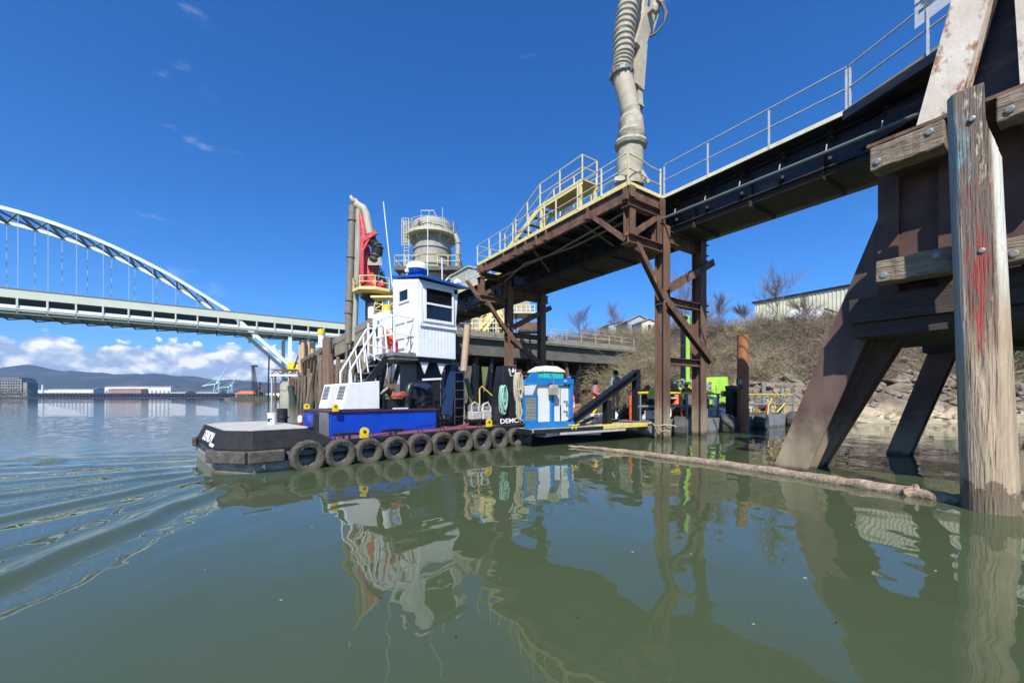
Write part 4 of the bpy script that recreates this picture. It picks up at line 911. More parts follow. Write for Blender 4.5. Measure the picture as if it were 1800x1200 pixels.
# ---------------- conveyor gallery ----------------
def rail(mb,pts,posts,h=1.05,r=.022,mids=(.5,),base=0):
    for k in (1,)+tuple(mids): mb.tube([(x,y,z+h*k) for x,y,z in pts],r,7)
    for x,y,z in posts: mb.bar((x,y,z+base),(x,y,z+h),.045,.045)
def gallery():
    t=GT('conveyor_gallery','elevated conveyor gallery over the water with a pale yellow deck edge and railings','gallery',0,0)
    Zd=9.2
    mb=MB(); mb.prism([(-1.92,.05),(2.6,.05),(2.6,10.75),(-1.92,10.75)],Zd-.09,Zd-.02)
    mb.prism([(-.05,10.76),(2.6,10.76),(2.6,27),(-.05,27)],Zd-.09,Zd-.02)
    mb.prism([(-.02,-5.7),(2.6,-5.7),(2.6,.04),(-.02,.04)],Zd-.09,Zd-.02)
    mb.prism([(-2.1,-10.6),(2.6,-10.6),(2.6,-5.71),(-.02,-5.71)],Zd-.09,Zd-.02); mb.build('deck',mDark,t)
    def edge(pts,nm='edge_plate',mat=mYel,z0=-.1,z1=.06,wd=.03):
        mb=MB()
        for a,b in zip(pts,pts[1:]): mb.bar((a[0],a[1],Zd+(z0+z1)/2),(b[0],b[1],Zd+(z0+z1)/2),wd,z1-z0)
        mb.build(nm,mat,t)
    edge([(-1.96,10.8),(-1.96,0),(-.06,0)]); edge([(-.06,-.03),(-.06,-5.7)],mat=mGalvY,z0=-.09,z1=.03); edge([(-.06,-5.73),(-.95,-7.85),(-2.15,-10.7)],mat=mYelD); edge([(-.08,10.83),(-.08,27)]); edge([(-1.96,10.82),(-.1,10.82)])
    # left platform beam with triangular brackets
    mb=MB(); mb.ibeam((-1.86,.1,Zd-.36),(-1.86,10.75,Zd-.36),.16,.5,(0,0,1)); mb.ibeam((-1.9,0,Zd-.36),(-.1,0,Zd-.36),.16,.5); mb.build('edge_beam',mRust,t)
    for y in (.08,2.0,4.6,5.35,6.15,7.0,8.1,9.9):
        mb=MB(); mb.bar((-1.97,y,Zd-.6),(-1.97,y,Zd-.12),.03,.12,(0,1,0)); mb.add([(-1.95,y-.03,Zd-.13),(-1.95,y+.03,Zd-.13),(-1.6,y+.03,Zd-.13),(-1.6,y-.03,Zd-.13),(-1.95,y-.03,Zd-.6),(-1.95,y+.03,Zd-.6)],[(0,4,5,1),(0,3,4),(1,5,2),(2,5,4,3)]); mb.cb((-2.0,y,Zd-.6),(.22,.24,.03)); mb.build('bracket',mRust,t)
    # main girders
    mb=MB(); mb.ibeam((.62,-10.6,8.6),(.62,27,8.6),.35,.95,tf=.05); mb.build('girder',mDark,t)
    mb=MB(); mb.ibeam((2.45,-10.6,8.55),(2.45,27,8.55),.4,1.05,tf=.05); mb.build('girder',mDark,t)
    mb=MB(); y=-10
    while y<26: mb.ibeam((-1.8 if 0<y<10.6 else .3,y,8.95),(2.5,y,8.95),.14,.2); mb.bar((.3,y,8.3),(2.4,y+1.2,8.3),.08); y+=1.2
    mb.build('cross_beams',mBlackR,t)
    mb=MB(); mb.prism([(.55,-9),(2.15,-9),(2.15,26),(.55,26)],7.95,8.15)
    for y in range(-9,26,2): mb.box(.5,2.2,y,y+.08,7.85,8.85)
    mb.build('belt_trough',mBlackR,t)
    mb=MB(); mb.tube([(-1.5,.6,8.45),(-1.2,5,8.3),(-1.0,10,8.4)],.04,6); mb.tube([(-.8,.8,8.5),(-.9,4,8.35),(-1.4,7,8.3),(-.4,10.5,8.35)],.05,6); mb.tube([(-1.6,2.6,8.7),(.2,2.6,8.2)],.04,5); mb.tube([(-1.7,6,8.75),(.2,7,8.2)],.04,5); mb.build('underside_pipes',mDuctG,t)
    mb=MB(); mb.tube([(-.28,-.1,8.25),(-.30,-5.6,8.2),(-.3,-7.6,8.2)],.045,8); mb.build('service_pipe',M('pipe_grey_green',(.14,.18,.17),None,4,.6),t)
    for i in range(6): m=MB(); m.bar((-.28,-.7-i*1.15,8.24),(-.22,-.7-i*1.15,8.44),.022); m.build('pipe_hanger',mGalv,t)
    mb=MB(); mb.bar((-.28,-5.7,8.95),(-1.1,-7.9,8.95),.12,.22); mb.bar((-1.1,-7.9,8.95),(-2.0,-10.6,8.95),.12,.22); mb.bar((.5,-5.8,8.6),(-1.2,-10.6,8.6),.06,.6); mb.build('flared_girder',mDark,t)
    # railings
    mb=MB(); ys=[.0,1.25,2.55,3.9,4.7,5.9,7.2,8.4,9.5,10.8]
    rail(mb,[(-1.98,10.8,Zd),(-1.98,0,Zd)],[(-1.98,y,Zd) for y in ys]); mb.build('handrail',mGalvY,t)
    mb=MB(); P=[(-1.98,0,Zd),(-1.2,0,Zd-.02),(-.75,0,Zd-.10),(-.12,0,Zd-.1)]; rail(mb,P,[(-1.98,-.02,Zd-.1),(-.12,0,Zd)]); mb.build('corner_handrail',mYel,t)
    mb=MB(); rail(mb,[(-.06,-.12,Zd),(-.06,-5.68,Zd)],[(-.06,y,Zd-.06) for y in (-.12,-1.84,-3.78,-5.68)],1.15); mb.build('handrail',mGalv,t)
    mb=MB(); rail(mb,[(-.06,-5.74,Zd),(-.95,-7.85,Zd),(-2.1,-10.6,Zd)],[(-.06,-5.76,Zd-.06),(-.75,-7.35,Zd-.1),(-1.5,-9.15,Zd-.06)],1.15,.024); mb.build('handrail',mGalv,t)
    mb=MB(); rail(mb,[(-1.98,10.82,Zd),(-.1,10.82,Zd)],[(-1.1,10.82,Zd),(-.1,10.82,Zd)]); rail(mb,[(-.08,10.9,Zd),(-.08,27,Zd)],[(-.08,10.9+i*1.6,Zd) for i in range(11)]); mb.build('handrail',mYel,t)
    mb=MB(); rail(mb,[(2.6,-10,Zd),(2.6,27,Zd)],[(2.6,-10+i*2.3,Zd) for i in range(17)]); mb.build('handrail',mGalv,t)
    # caution sign
    a=Vector((-.62,-7.0,0)); d=Vector((-.388,-.92,0))
    s=thing('warning_sign','white warning sign with small dark lettering tied to the gallery rail at the top right','sign',GF.w(-.66,-7.12,Zd+.78),GF.a)
    mb=MB(); X=d; n_=Vector((-.92,.388,0)); w_,h_=.95,1.15
    # plate spans along X from 0 to w, z up
    mb.bar(Vector((0,0,h_/2)),X*w_+Vector((0,0,h_/2)),.012,h_); mb.build('plate',mWhite,s)
    m=lambda z: plane_mtx(X*(w_/2)+n_*.012+Vector((0,0,z)),X,(0,0,1))
    text('RESTRICTED',.135,mRedL,s,m(h_-.14)); text('AREA',.10,mRedL,s,m(h_-.30))
    text('UNAUTHORIZED PRESENCE\nWITHIN THIS AREA\nCONSTITUTES A\nBREACH OF SECURITY',.078,mBlkL,s,m(.42),ext=.002)
mYelD=M('faded_olive_edge',(.42,.38,.24),(.30,.27,.17),3,.6)
mBlackR=M('dark_underside',(.045,.038,.032),(.022,.02,.018),2,.8,bump=.2)  # near-black brown for the beams and trough beneath the gallery deck
mGalvY=M('cream_rail',(.74,.70,.50),(.60,.55,.37),5,.5)
gallery()
def platform_stairs():
    Zd=9.2; t=GT('metal_stairs','pale yellow steel stairs and landing on the left gallery platform','stairs',-1.25,0,Zd)
    zL=1.35
    for dx in (-.42,.42):
        mb=MB(); mb.bar((dx,8.4,.0),(dx,5.4,zL-.1),.05,.26); mb.bar((dx,5.42,zL-.1),(dx,2.6,zL-.1),.05,.24); mb.build('stringer',mYel,t)
        mb=MB(); P=[(dx,8.5,1.0),(dx,5.4,zL+1.0),(dx,2.6,zL+1.0)]; mb.tube(P,.024,6); mb.tube([(x,y,z-.5) for x,y,z in P],.022,6)
        for y,z in ((8.4,0),(7.4,.42),(6.4,.87),(5.4,zL),(4.0,zL),(2.6,zL)): mb.bar((dx,y,z),(dx,y,z+1.0),.045)
        mb.build('handrail',mYel,t)
        for y in (5.3,2.7): m=MB(); m.bar((dx,y,-.02),(dx,y,zL-.2),.1); m.build('leg',mYel,t)
    mb=MB(); 
    for z in (zL+.5,zL+1.0): mb.tube([(-.42,2.6,z),(.42,2.6,z)],.022,6)
    mb.build('end_rail',mYel,t)
    for i in range(7): m=MB(); f=(i+.5)/7; m.cb((0,8.4-3.0*f,zL*f),(.84,.24,.03)); m.build('tread',mSteel,t)
    mb=MB(); mb.box(-.42,.42,2.6,5.4,zL-.02,zL+.02); mb.build('landing',mYel,t)
    mb=MB(); mb.bar((.0,8.2,.05),(0,6.6,.05),.05); mb.tube([(-.2,4.9,.2),(.1,4.2,.5),(-.1,3.4,.25),(.2,2.9,.6)],.035,5); mb.tube([(.2,5.0,.3),(-.15,4.0,.7),(.1,3.2,.4)],.03,5); mb.cb((0,3.6,.3),(.5,.9,.4)); mb.build('valve_gear',mDuctG,t)
    t=GT('steel_gangway_rail','short pale yellow railed gangway behind the stair landing','railing',-.35,1.9,Zd)
    mb=MB()
    for dx in (0,.9):
        for z in (.5,1.0,1.5,2.0): mb.tube([(dx,0,z),(dx,3.6,z)],.022,6)
        for y in (0,1.2,2.4,3.6): mb.bar((dx,y,0),(dx,y,2.0),.045)
    mb.tube([(0,0,1.5),(.3,-.25,1.4),(.45,-.3,1.1),(.3,-.25,.9),(0,0,.8)],.022,6); mb.build('handrail',mYel,t)
platform_stairs()
def hopper_box():
    t=GT('hopper_enclosure','pale grey-green box enclosure on the gallery above the wheelhouse roof','enclosure',.7,16.9,9.2)
    mb=MB(); mb.box(0,1.6,0,3.0,0,1.9); mb.build('wall',M('enclosure_grey',(.50,.54,.50),None,1,.5),t); mb=MB(); mb.box(-.1,1.7,-.1,3.1,1.91,2.0); mb.build('roof',mSiloT,t)
    m=MB(); m.box(-.5,-.2,-.6,-.3,0,.5); m.build('post_cap',mYel2,t)
hopper_box()
def bent(a,b,label):
    t=GT('trestle_bent',label,'trestle',a,b,0,0,'steel trestle bents'); up=(0,1,0)
    for x in (0,2.45):
        mb=MB(); mb.ibeam((x,0,-1.5),(x,0,8.08),.38,.42,(0,1,0),tf=.035,tw=.03); mb.build('post',mPost,t)
    def mem(nm,p,q,w,h,u=(0,0,1)):
        mb=MB(); mb.ibeam(p,q,w,h,u,tf=.025,tw=.02); mb.build(nm,mRust,t)
    mem('cap_beam',(-.25,0,7.72),(2.95,0,7.72),.3,.46)
    mem('upper_brace',(-.05,-.24,5.62),(2.95,-.24,7.2),.28,.26,(0,1,0))
    mem('strut',(-.15,-.05,5.28),(2.9,-.05,5.28),.26,.28)
    mem('lower_brace',(-.12,-.26,5.15),(2.98,-.26,3.05),.28,.22,(0,1,0))
    mem('strut',(.1,-.05,2.98),(2.9,-.05,2.98),.26,.28)
    # cantilever bracket carrying the wide platform
    mem('bracket_chord',(-1.95,0,8.5),(-.2,0,8.5),.26,.3); mem('bracket_chord',(-2.0,0,7.2),(-.2,0,7.2),.28,.32)
    mem('bracket_post',(-1.88,0,7.36),(-1.88,0,8.34),.3,.3,(0,1,0)); mem('bracket_post',(-.34,0,7.36),(-.34,0,8.34),.28,.28,(0,1,0)); mem('bracket_post',(-1.9,0,8.66),(-1.9,0,9.05),.3,.34,(0,1,0)); mem('bracket_post',(-.2,0,8.1),(-.2,0,9.05),.3,.34,(0,1,0))
    mem('bracket_diagonal',(-1.75,0,7.4),(-.45,0,8.3),.2,.2,(0,1,0))
    mem('knee_brace',(-1.55,-.05,7.05),(-.12,-.12,5.3),.2,.2,(0,1,0))
    mem('knee_brace',(-1.92,1.65,8.55),(-1.9,.12,7.2),.16,.18,(1,0,0))
    mb=MB()
    for x,z in ((-1.88,7.03),(-.2,7.03),(-1.9,8.32),(0,5.12)): mb.cb((x,0,z),(.42,.4,.03))
    mb.build('gusset_plates',mRust,t); mb=MB(); mb.cb((-1.5,-.12,6.95),(.35,.03,.34),0,R(20)); mb.build('gusset',mPlate,t)
    return t
b1=bent(0,0,'near rusty steel trestle bent whose two posts rise from the water beside the grey barge')
b2=dup(b1,GF.w(-.05,10.45),None,'farther rusty steel trestle bent with its foot hidden behind the black pillar')
mb=MB(); mb.tube([(math.cos(a)*.33,math.sin(a)*.33,.03*math.sin(a*3)) for a in [k*math.pi/8 for k in range(17)]],.022,6,False); mb.tube([(.33,-.02,0),(.5,-.1,-.06)],.02,5); mb.tube([(-.3,-.1,-.02),(-.1,-.3,-.22),(.2,-.26,-.18)],.014,5)
solo('post_rope',mb,mRope,'pale rope tied round the left near trestle post just above the water','rope',GF.w(0,0,.55))
def arm():
    t=GT('hose_loader','tall dusty loading arm with a ribbed hose standing on the platform corner','loading arm',-1.12,.75,9.2)
    o=t.location.copy(); D0=o.y
    inv=Matrix.Rotation(-GF.a,3,'Z')
    q=lambda x,y,d=0: inv@(PX(x,y,D0+d)-o)
    n=14
    rnd=random.Random(4)
    mb=MB(); z0=0; pts=[q(1107,330),q(1107,300),q(1108,280),q(1109,262)]; mb.tube(pts,.5,24,True,[.50,.47,.49,.48]); mb.build('base_pipe',mDust,t,True)
    mb=MB(); c=q(1109,254); mb.lathe([(.50,-.16),(.58,-.13),(.62,-.02),(.57,.08),(.45,.14)],28,Matrix.Translation(c)@Matrix.Rotation(R(5),4,'X'),rf=lambda j,i:1+.03*math.sin(j*2.1)*(i%2)); mb.build('flange',mDust,t,True)
    mb=MB(); mb.tube([q(1110,250),q(1109,238),q(1111,228),q(1108,212),q(1109,205),q(1107,196)],.4,24,True,[.42,.52,.44,.46,.36,.38]); mb.build('wrapped_reducer',mDust,t,True)
    mb=MB(); mb.tube([q(1108,200),q(1103,172),q(1097,150),q(1094,130)],.36,20,True,[.33,.36,.37,.36]); mb.build('pipe',mTan,t,True)
    mb=MB(); mb.lathe([(.38,-.12),(.45,-.1),(.45,.02),(.38,.06)],24,Matrix.Translation(q(1093,128))@Matrix.Rotation(R(-8),4,'Y')); 
    for k in range(12): a=k*math.pi/6; mb.cb(q(1093,133)+Vector((.43*math.cos(a),.43*math.sin(a),0)),(.05,.05,.16))
    mb.build('hose_clamp',mSteel,t)
    mb=MB(); P=[];rr=[]; base=[q(1093,127),q(1096,100),q(1097,60),q(1103,20),q(1113,-30),q(1118,-90)]
    m_=0
    for a,b in zip(base,base[1:]):
        for k in range(16):
            P.append(a.lerp(b,k/16)); rr.append(.40 if m_%4 in (0,1) else .35); m_+=1
    mb.tube(P,.4,20,True,rr); mb.build('ribbed_hose',mDust,t,True)
    mb=MB(); mb.bar(q(1120,160,.25),q(1126,80,.25),.34,.40); mb.cb(q(1117,152,.1),(.42,.3,.06)); mb.cb(q(1123,188,.2),(.3,.3,.05)); mb.bar(q(1122,192,.25),q(1121,155,.25),.26,.26); mb.build('support_channel',mTan,t)
    mb=MB(); mb.bar(q(1123,84,.1),q(1142,22,.1),.50,.16,(0,1,0)); mb.bar(q(1135,66,.5),q(1148,24,.5),.16,.55,(0,1,0)); mb.cb(q(1140,22,0),(.18,.5,.18)); mb.build('lever',mTan,t)
    mb=MB(); mb.tube([q(1148,22,.2),q(1152,5,.2),q(1158,-40,.2)],.16,10); mb.cb(q(1154,2,.2),(.34,.34,.3)); mb.tube([q(1120,60,.9),q(1130,-30,.9)],.3,10); mb.build('hydraulic_cylinder',mTan,t)
    mb=MB(); 
    for k in range(3): mb.tube([q(1139,66-k,.2),q(1152,60-k,.1+.05*k),q(1167,42,.1),q(1173-k*2,22,.1),q(1166-k*2,6,.1),q(1158,0,.2)],.035,6)
    mb.tube([q(1132,85,.3),q(1133,110,.3),q(1130,150,.3),q(1127,190,.2),q(1129,215,.2),q(1126,232,.2)],.03,5); mb.build('hoses',mHose,t)
    mb=MB(); mb.cb(q(1093,316,-.5),(.16,.5,.3),.5,.5); mb.build('base_lug',mDust,t); mb=MB(); mb.bar(q(1128,300,-.4),q(1141,322,-.5),.1); mb.bar(q(1131,306,-.45),q(1131,322,-.45),.08); mb.build('base_lug',mDust,t)
arm()
# ---------------- mooring dolphin on the right ----------------
def dolphin():
    t=GT('mooring_dolphin','dark rusty steel mooring dolphin on raking piles at the right edge','dolphin',-3.4,-8)
    X=lambda a: a+3.4; Y=lambda b: b+8
    # box plate: front face local x=-3.6, runs toward -y
    mb=MB(); mb.box(X(-3.5),X(-.6),Y(-12.5),Y(-7.2),2.98,6.15); mb.build('steel_box',mPlate,t)
    for y in (-7.23,-8.02,-9.6,-11): m=MB(); m.box(X(-3.62),X(-3.51),Y(y)-.3 if y<-7.5 else Y(-7.5),Y(y)+.02,3.0,6.14); m.build('face_plate',mPlate,t)
    mb=MB(); mb.box(X(-3.85),X(-.9),Y(-12.5),Y(-6.9),2.72,2.97); mb.box(X(-3.95),X(-3.63),Y(-12.5),Y(-6.88),2.98,3.42); mb.build('cap_beam',mDarkTim,t)
    mb=MB(); mb.box(X(-4.38),X(-3.52),Y(-12.6),Y(-7.25),5.93,5.985); mb.box(X(-3.515),X(-.6),Y(-12.6),Y(-7.15),6.16,6.22); mb.build('top_plate',mRust,t)  # outer strip added over the timbers so it shades the box face
    up=(1,0,0)
    def bp(p,q,w,h,u,nm='raking_pile',mat=None):
        m=MB(); m.ibeam(p,q,w,h,u,tf=.05,tw=.04); m.build(nm,mat or mBatter,t)
    # raking H piles (foot away toward the dock, head at the box)
    foot=Vector((X(-3.18),Y(-5.45),-.6)); top=Vector((X(-3.18),Y(-7.5),5.0)); bp(foot,top,.62,.5,(1,0,0))
    foot=Vector((X(-2.25),Y(-5.35),-.6)); top=Vector((X(-2.6),Y(-7.2),3.0)); bp(foot,top,.5,.42,(1,0,0))
    foot=Vector((X(2.2),Y(-6.05),-.6)); top=Vector((X(1.2),Y(-7.45),3.3)); bp(foot,top,.45,.5,(1,0,0))
    foot=Vector((X(-2.3),Y(-8.75),-.6)); top=Vector((X(-2.3),Y(-9.5),3.0)); bp(foot,top,.45,.5,(1,0,0))
    foot=Vector((X(1.4),Y(-10.5),-.6)); top=Vector((X(.9),Y(-10.5),3.0)); bp(foot,top,.45,.5,(1,0,0))
    mb=MB(); mb.box(X(-.89),X(2.6),Y(-9.5),Y(-6.9),3.0,3.4); mb.box(X(.6),X(1.9),Y(-8.6),Y(-7.0),2.7,2.98); mb.build('rear_cap',mDarkTim,t)
    mb=MB(); mb.cb((X(1.0),Y(-7.6),2.9),(.5,.3,.3)); mb.cb((X(-.2),Y(-7.8),2.62),(.3,.2,.3)); mb.build('shoe',mConc,t)
    # fender timbers
    def timber(y0,y1,z0,z1,lab,x0=-4.42,x1=-4.05,sk=0):
        n=10; mb=MB(); rnd=random.Random(int(z0*100)); loops=[]
        for i in range(n+1):
            y=Y(y0)+(y1-y0)*i/n; e=.012
            j=lambda: rnd.uniform(-e,e)
            loops.append([(X(x0)+j(),y,z0+j()),(X(x1),y,z0+j()),(X(x1),y,z1+j()),(X(x0)+j(),y,z1+j())])
        mb.loft(loops if y1<y0 else loops[::-1]); o=mb.build('fender_timber',mTim,t,bevel=.02); o['label']=lab
        b=MB()
        for yy,zz in ((y0+(y1-y0)*.12,z0+(z1-z0)*.3),(y0+(y1-y0)*.82,z0+(z1-z0)*.72)):
            b.lathe([(.055,-.004),(.05,.02),(.03,.025)],14,Matrix.Translation((X(x0),Y(yy),zz))@Matrix.Rotation(R(-90),4,'Y')); 
        b.build('bolt',mSteel,o)
    timber(-7.3,-8.2,5.5,5.9,'upper weathered timber with faded turquoise paint marks'); timber(-7.38,-8.28,3.55,3.92,'lower weathered timber left of the round pile')
    timber(-8.72,-9.8,5.56,5.92,'upper weathered timber right of the round pile'); timber(-8.76,-9.8,3.52,3.86,'lower weathered timber right of the round pile')
    for ya,yb,za,zb in ((-8.2,-7.5,5.55,5.86),(-8.2,-7.5,3.6,3.88),(-9.8,-8.9,5.6,5.88),(-9.8,-8.9,3.56,3.82)):
        mb=MB(); mb.box(X(-4.04),X(-3.63),Y(ya),Y(yb),za,zb); mb.build('chock',mDarkTim,t)
    # letter-like cast mark on the dark plate
    text('0',.16,mSteel,t,plane_mtx((X(-3.625),Y(-9.35),5.15),(0,-1,0),(0,0,1)))
    # white rusting A-frame legs above
    l=GT('a_frame_support','white painted steel A-frame with rust streaks rising from the dolphin at the top right','frame',-3.8,-8,5.99)
    x=0
    def leg(nm,p,q,w,d):
        m=MB(); m.bar(p,q,d,w,(1,0,0)); m.build(nm,mRustW,l,bevel=.01)
    m=MB(); m.bar((0,0.0,0.0),(0,-1.05,4.6),.46,.40,(1,0,0)); m.build('leg',mRustW,l)
    m=MB(); m.bar((0,-1.12,0.0),(0,-.94,4.6),.42,.36,(1,0,0)); m.build('leg',mRustW,l)
    m=MB(); m.bar((.9,-.35,0.0),(.9,-1.1,4.6),.3,.36,(1,0,0)); m.build('inner_leg',mDark,l)
    m=MB(); m.box(-.1,1.4,-2.6,-.25,3.2,3.5); m.box(.35,.42,-2.6,-.15,0,3.2); m.build('cross_plate',mDark,l)
mDarkTim=M('dark_creosote_timber',(.07,.052,.04),(.035,.028,.022),3,.85,bump=.4,stretch=(4,.5,4))
dolphin()
def big_pile():
    # round timber pile: bare wood, worn red paint stripe, pale edge at the right, bolt heads
    m=M('fender_pile_wood',(.54,.42,.28),(.34,.255,.165),2.6,.85,bump=.9,bscale=7,stretch=(6,6,.30),c3=(.13,.10,.07),thr=(.57,.62),st3=(7,7,.25),s3=2.2)
    tr=m.node_tree; n=tr.nodes; l=tr.links; p=n['Principled BSDF']; base=p.inputs['Base Color'].links[0].from_socket
    tc=n.new('ShaderNodeTexCoord'); sp=n.new('ShaderNodeSeparateXYZ'); l.new(tc.outputs['Object'],sp.inputs[0])
    def mth(op,a,b=0,clamp=False):
        q=n.new('ShaderNodeMath'); q.operation=op; q.use_clamp=clamp
        for i,v in enumerate((a,b)):
            if isinstance(v,(int,float)): q.inputs[i].default_value=v
            else: l.new(v,q.inputs[i])
        return q.outputs[0]
    def nz(sc_,st,loc=(0,0,0)):
        mp=n.new('ShaderNodeMapping'); mp.inputs['Scale'].default_value=st; mp.inputs['Location'].default_value=loc; l.new(tc.outputs['Object'],mp.inputs[0])
        q=n.new('ShaderNodeTexNoise'); q.inputs['Scale'].default_value=sc_; q.inputs['Detail'].default_value=8; q.inputs['Roughness'].default_value=.65; l.new(mp.outputs[0],q.inputs['Vector']); return q.outputs['Fac']
    def rng(v,a,b):
        q=n.new('ShaderNodeMapRange'); l.new(v,q.inputs[0]); q.inputs[1].default_value=a; q.inputs[2].default_value=b; return q.outputs[0]
    def mix(f,c):
        nonlocal base
        q=n.new('ShaderNodeMix'); q.data_type='RGBA'; l.new(f,q.inputs[0]); l.new(base,q.inputs[6]); q.inputs[7].default_value=(*c,1); base=q.outputs[2]
    X,Y,Z=sp.outputs; X=mth('ADD',X,mth('MULTIPLY',Z,.030))
    # the worn face: a vertical band on the side that faces the fender (local -y is toward the camera)
    band=mth('MULTIPLY',rng(mth('ABSOLUTE',mth('ADD',X,-.0)),.17,.13),rng(Z,2.0,2.9),True)
    w1=nz(3,(5,5,.8)); w2=nz(2.5,(4,4,.7),(4,2,7)); w3=nz(6,(3,3,.6),(9,1,1))
    mix(mth('MULTIPLY',band,rng(w1,.30,.40)),(.17,.125,.095))
    mix(mth('MULTIPLY',mth('MULTIPLY',band,rng(Z,5.0,4.5)),rng(w2,.50,.60)),(.22,.085,.06))
    red=mth('MULTIPLY',mth('MULTIPLY',rng(mth('ABSOLUTE',mth('ADD',X,.03)),.10,.07),mth('MULTIPLY',rng(Z,3.1,3.3),rng(Z,4.2,3.9))),rng(w2,.42,.52)); mix(mth('MULTIPLY',red,.8),(.32,.055,.045))
    stripe=mth('MULTIPLY',mth('MULTIPLY',rng(mth('ABSOLUTE',mth('ADD',X,.01)),.055,.03),mth('MULTIPLY',rng(Z,2.1,2.3),rng(Z,3.3,3.1))),rng(w2,.40,.48)); mix(stripe,(.33,.07,.05))
    mix(mth('MULTIPLY',mth('MULTIPLY',band,rng(Z,4.3,4.8)),rng(w3,.56,.62)),(.50,.44,.30))
    mix(mth('MULTIPLY',mth('MULTIPLY',rng(X,-.02,-.12),mth('MULTIPLY',rng(Z,4.4,4.9),rng(Z,5.7,5.3))),rng(w3,.42,.52)),(.15,.33,.36))
    mix(mth('MULTIPLY',mth('MULTIPLY',rng(X,.15,.19),rng(Z,2.7,3.5)),rng(w2,.30,.42)),(.66,.66,.58))
    mix(mth('MULTIPLY',mth('MULTIPLY',rng(X,-.14,-.2),rng(Z,1.6,2.4)),rng(w2,.36,.5)),(.34,.38,.36))
    geo=n.new('ShaderNodeNewGeometry'); s2=n.new('ShaderNodeSeparateXYZ'); l.new(geo.outputs['Position'],s2.inputs[0])
    wet=rng(mth('ADD',s2.outputs[2],mth('MULTIPLY',nz(1.3,(2,2,1.2),(3,3,3)),-1.5)),-.40,-.42); mix(mth('MULTIPLY',wet,.8),(.12,.09,.055))
    l.new(base,p.inputs['Base Color'])
    mb=MB(); loops=[]; nz_=48
    zs=[-1.2+i*(5.9+1.2)/70 for i in range(71)]
    for z in zs:
        lean=-.177*(z/5.9); ly=-.204*(z/5.9); lp=[]
        for j in range(nz_):
            a=2*math.pi*j/nz_; r=.285-.008*z
            x,y=math.cos(a)*r,math.sin(a)*r
            if z>1.6: y=max(y,-(r-.055*min(1,(z-1.6)/1.2)))       # worn flat face
            nn=noise.noise(Vector((math.cos(a)*3,math.sin(a)*3,z*.5)))*.02+noise.noise(Vector((math.cos(a)*10,math.sin(a)*10,z*.7)))*.008
            x*=1+nn; y*=1+nn
            if z>4.9: x=min(x,.24-.12*min(1,(z-4.9)/.45)) if x>0 else x
            lp.append((x+lean,y+ly,z))
        loops.append(lp)
    mb.loft(loops)
    t=solo('timber_pile',mb,m,'tall round weathered timber pile with worn red paint, standing in the water at the right','pile',PX(1741,0,5.8).xy.to_3d(),0,smooth=True); t.rotation_euler=(0,0,R(-49))
    for z,x in ((5.45,-.17),(3.62,-.08)):
        b=MB(); b.lathe([(.04,0),(.035,.03),(.02,.035)],12,Matrix.Translation((x,-.19-.0346*z,z))@Matrix.Rotation(R(90),4,'X')); b.build('bolt',mSteel,t)
big_pile()
def log():
    WL=lambda x,y: PX(x,y,EYE*F/(y-698))
    pts=[WL(*a) for a in ((1000,786),(1040,789),(1100,796),(1180,807),(1260,817),(1340,829),(1420,841),(1500,854),(1575,866),(1650,879),(1720,888),(1800,897),(1900,908))]
    rad=[.03,.05,.07,.085,.095,.10,.095,.10,.11,.10,.095,.09,.085]
    P=[];rr=[]
    for i in range(len(pts)-1):
        for k in range(8):
            f=k/8; p=Vector((*pts[i].lerp(pts[i+1],f).xy,0)); s=i+f
            P.append(p+Vector((noise.noise(Vector((s*1.7,0,0)))*.05,noise.noise(Vector((s*1.7,5,0)))*.05,.035+.02*noise.noise(Vector((s*2,9,0)))))); rr.append((rad[i]+(rad[i+1]-rad[i])*f)*(1+.16*noise.noise(Vector((s*3.1,1,4)))))
    mb=MB(); mb.tube(P,.1,16,True,rr)
    mb.v=[tuple(Vector(v)+Vector((0,0,1))*.02*noise.noise(Vector(v)*7)) for v in mb.v]
    q=Vector((*PX(1602,0,6.66).xy,.05)); vs,fs=RP[1]; mb.add([q+Vector((v.x*.16,v.y*.12,v.z*.11)) for v in vs],fs); vs,fs=RP[4]; mb.add([q+Vector((v.x*.12+.06,v.y*.13,v.z*.12+.05)) for v in vs],fs)
    solo('floating_log',mb,mLog,'long thin driftwood log floating across the water from the ramp barge to the round pile','log',smooth=True)
    mb=MB(); c=PX(1465,1098,1); D=1.6*F/(1098-698); mb.tube([(0,0,0),(.05,.01,.006),(.08,.0,.015),(.11,.02,.01)],.003,5); mb.tube([(.08,0,.012),(.083,-.004,.03)],.0025,4)
    solo('floating_twig',mb,mBlack,'tiny dark twig floating in the foreground water at the lower right','twig',((1448-900)/F*D,D,.0))
log()
def specks():
    rnd=random.Random(12)
    for i in range(16):
        x,y=rnd.uniform(350,1750),rnd.uniform(900,1180); D=EYE*F/(y-698); mb=MB(); n=6; a0=rnd.random()*6; r=rnd.uniform(.006,.016)
        lo=[(r*math.cos(a0+k*1.05)*rnd.uniform(.6,1.4),r*.5*math.sin(a0+k*1.05)*rnd.uniform(.6,1.4),0) for k in range(n)]
        mb.loft([lo,[(a,b,.003) for a,b,c in lo]]); solo('floating_leaf',mb,mTan if i%3 else mBlackC,'tiny pale scrap of leaf floating on the foreground water' if i%3 else 'tiny dark scrap of leaf floating on the foreground water','leaf',PX(x,y,D),rnd.random()*6,'scraps floating on the foreground water').location.z=.004+wave_h(PX(x,y,D).x,D)
specks()
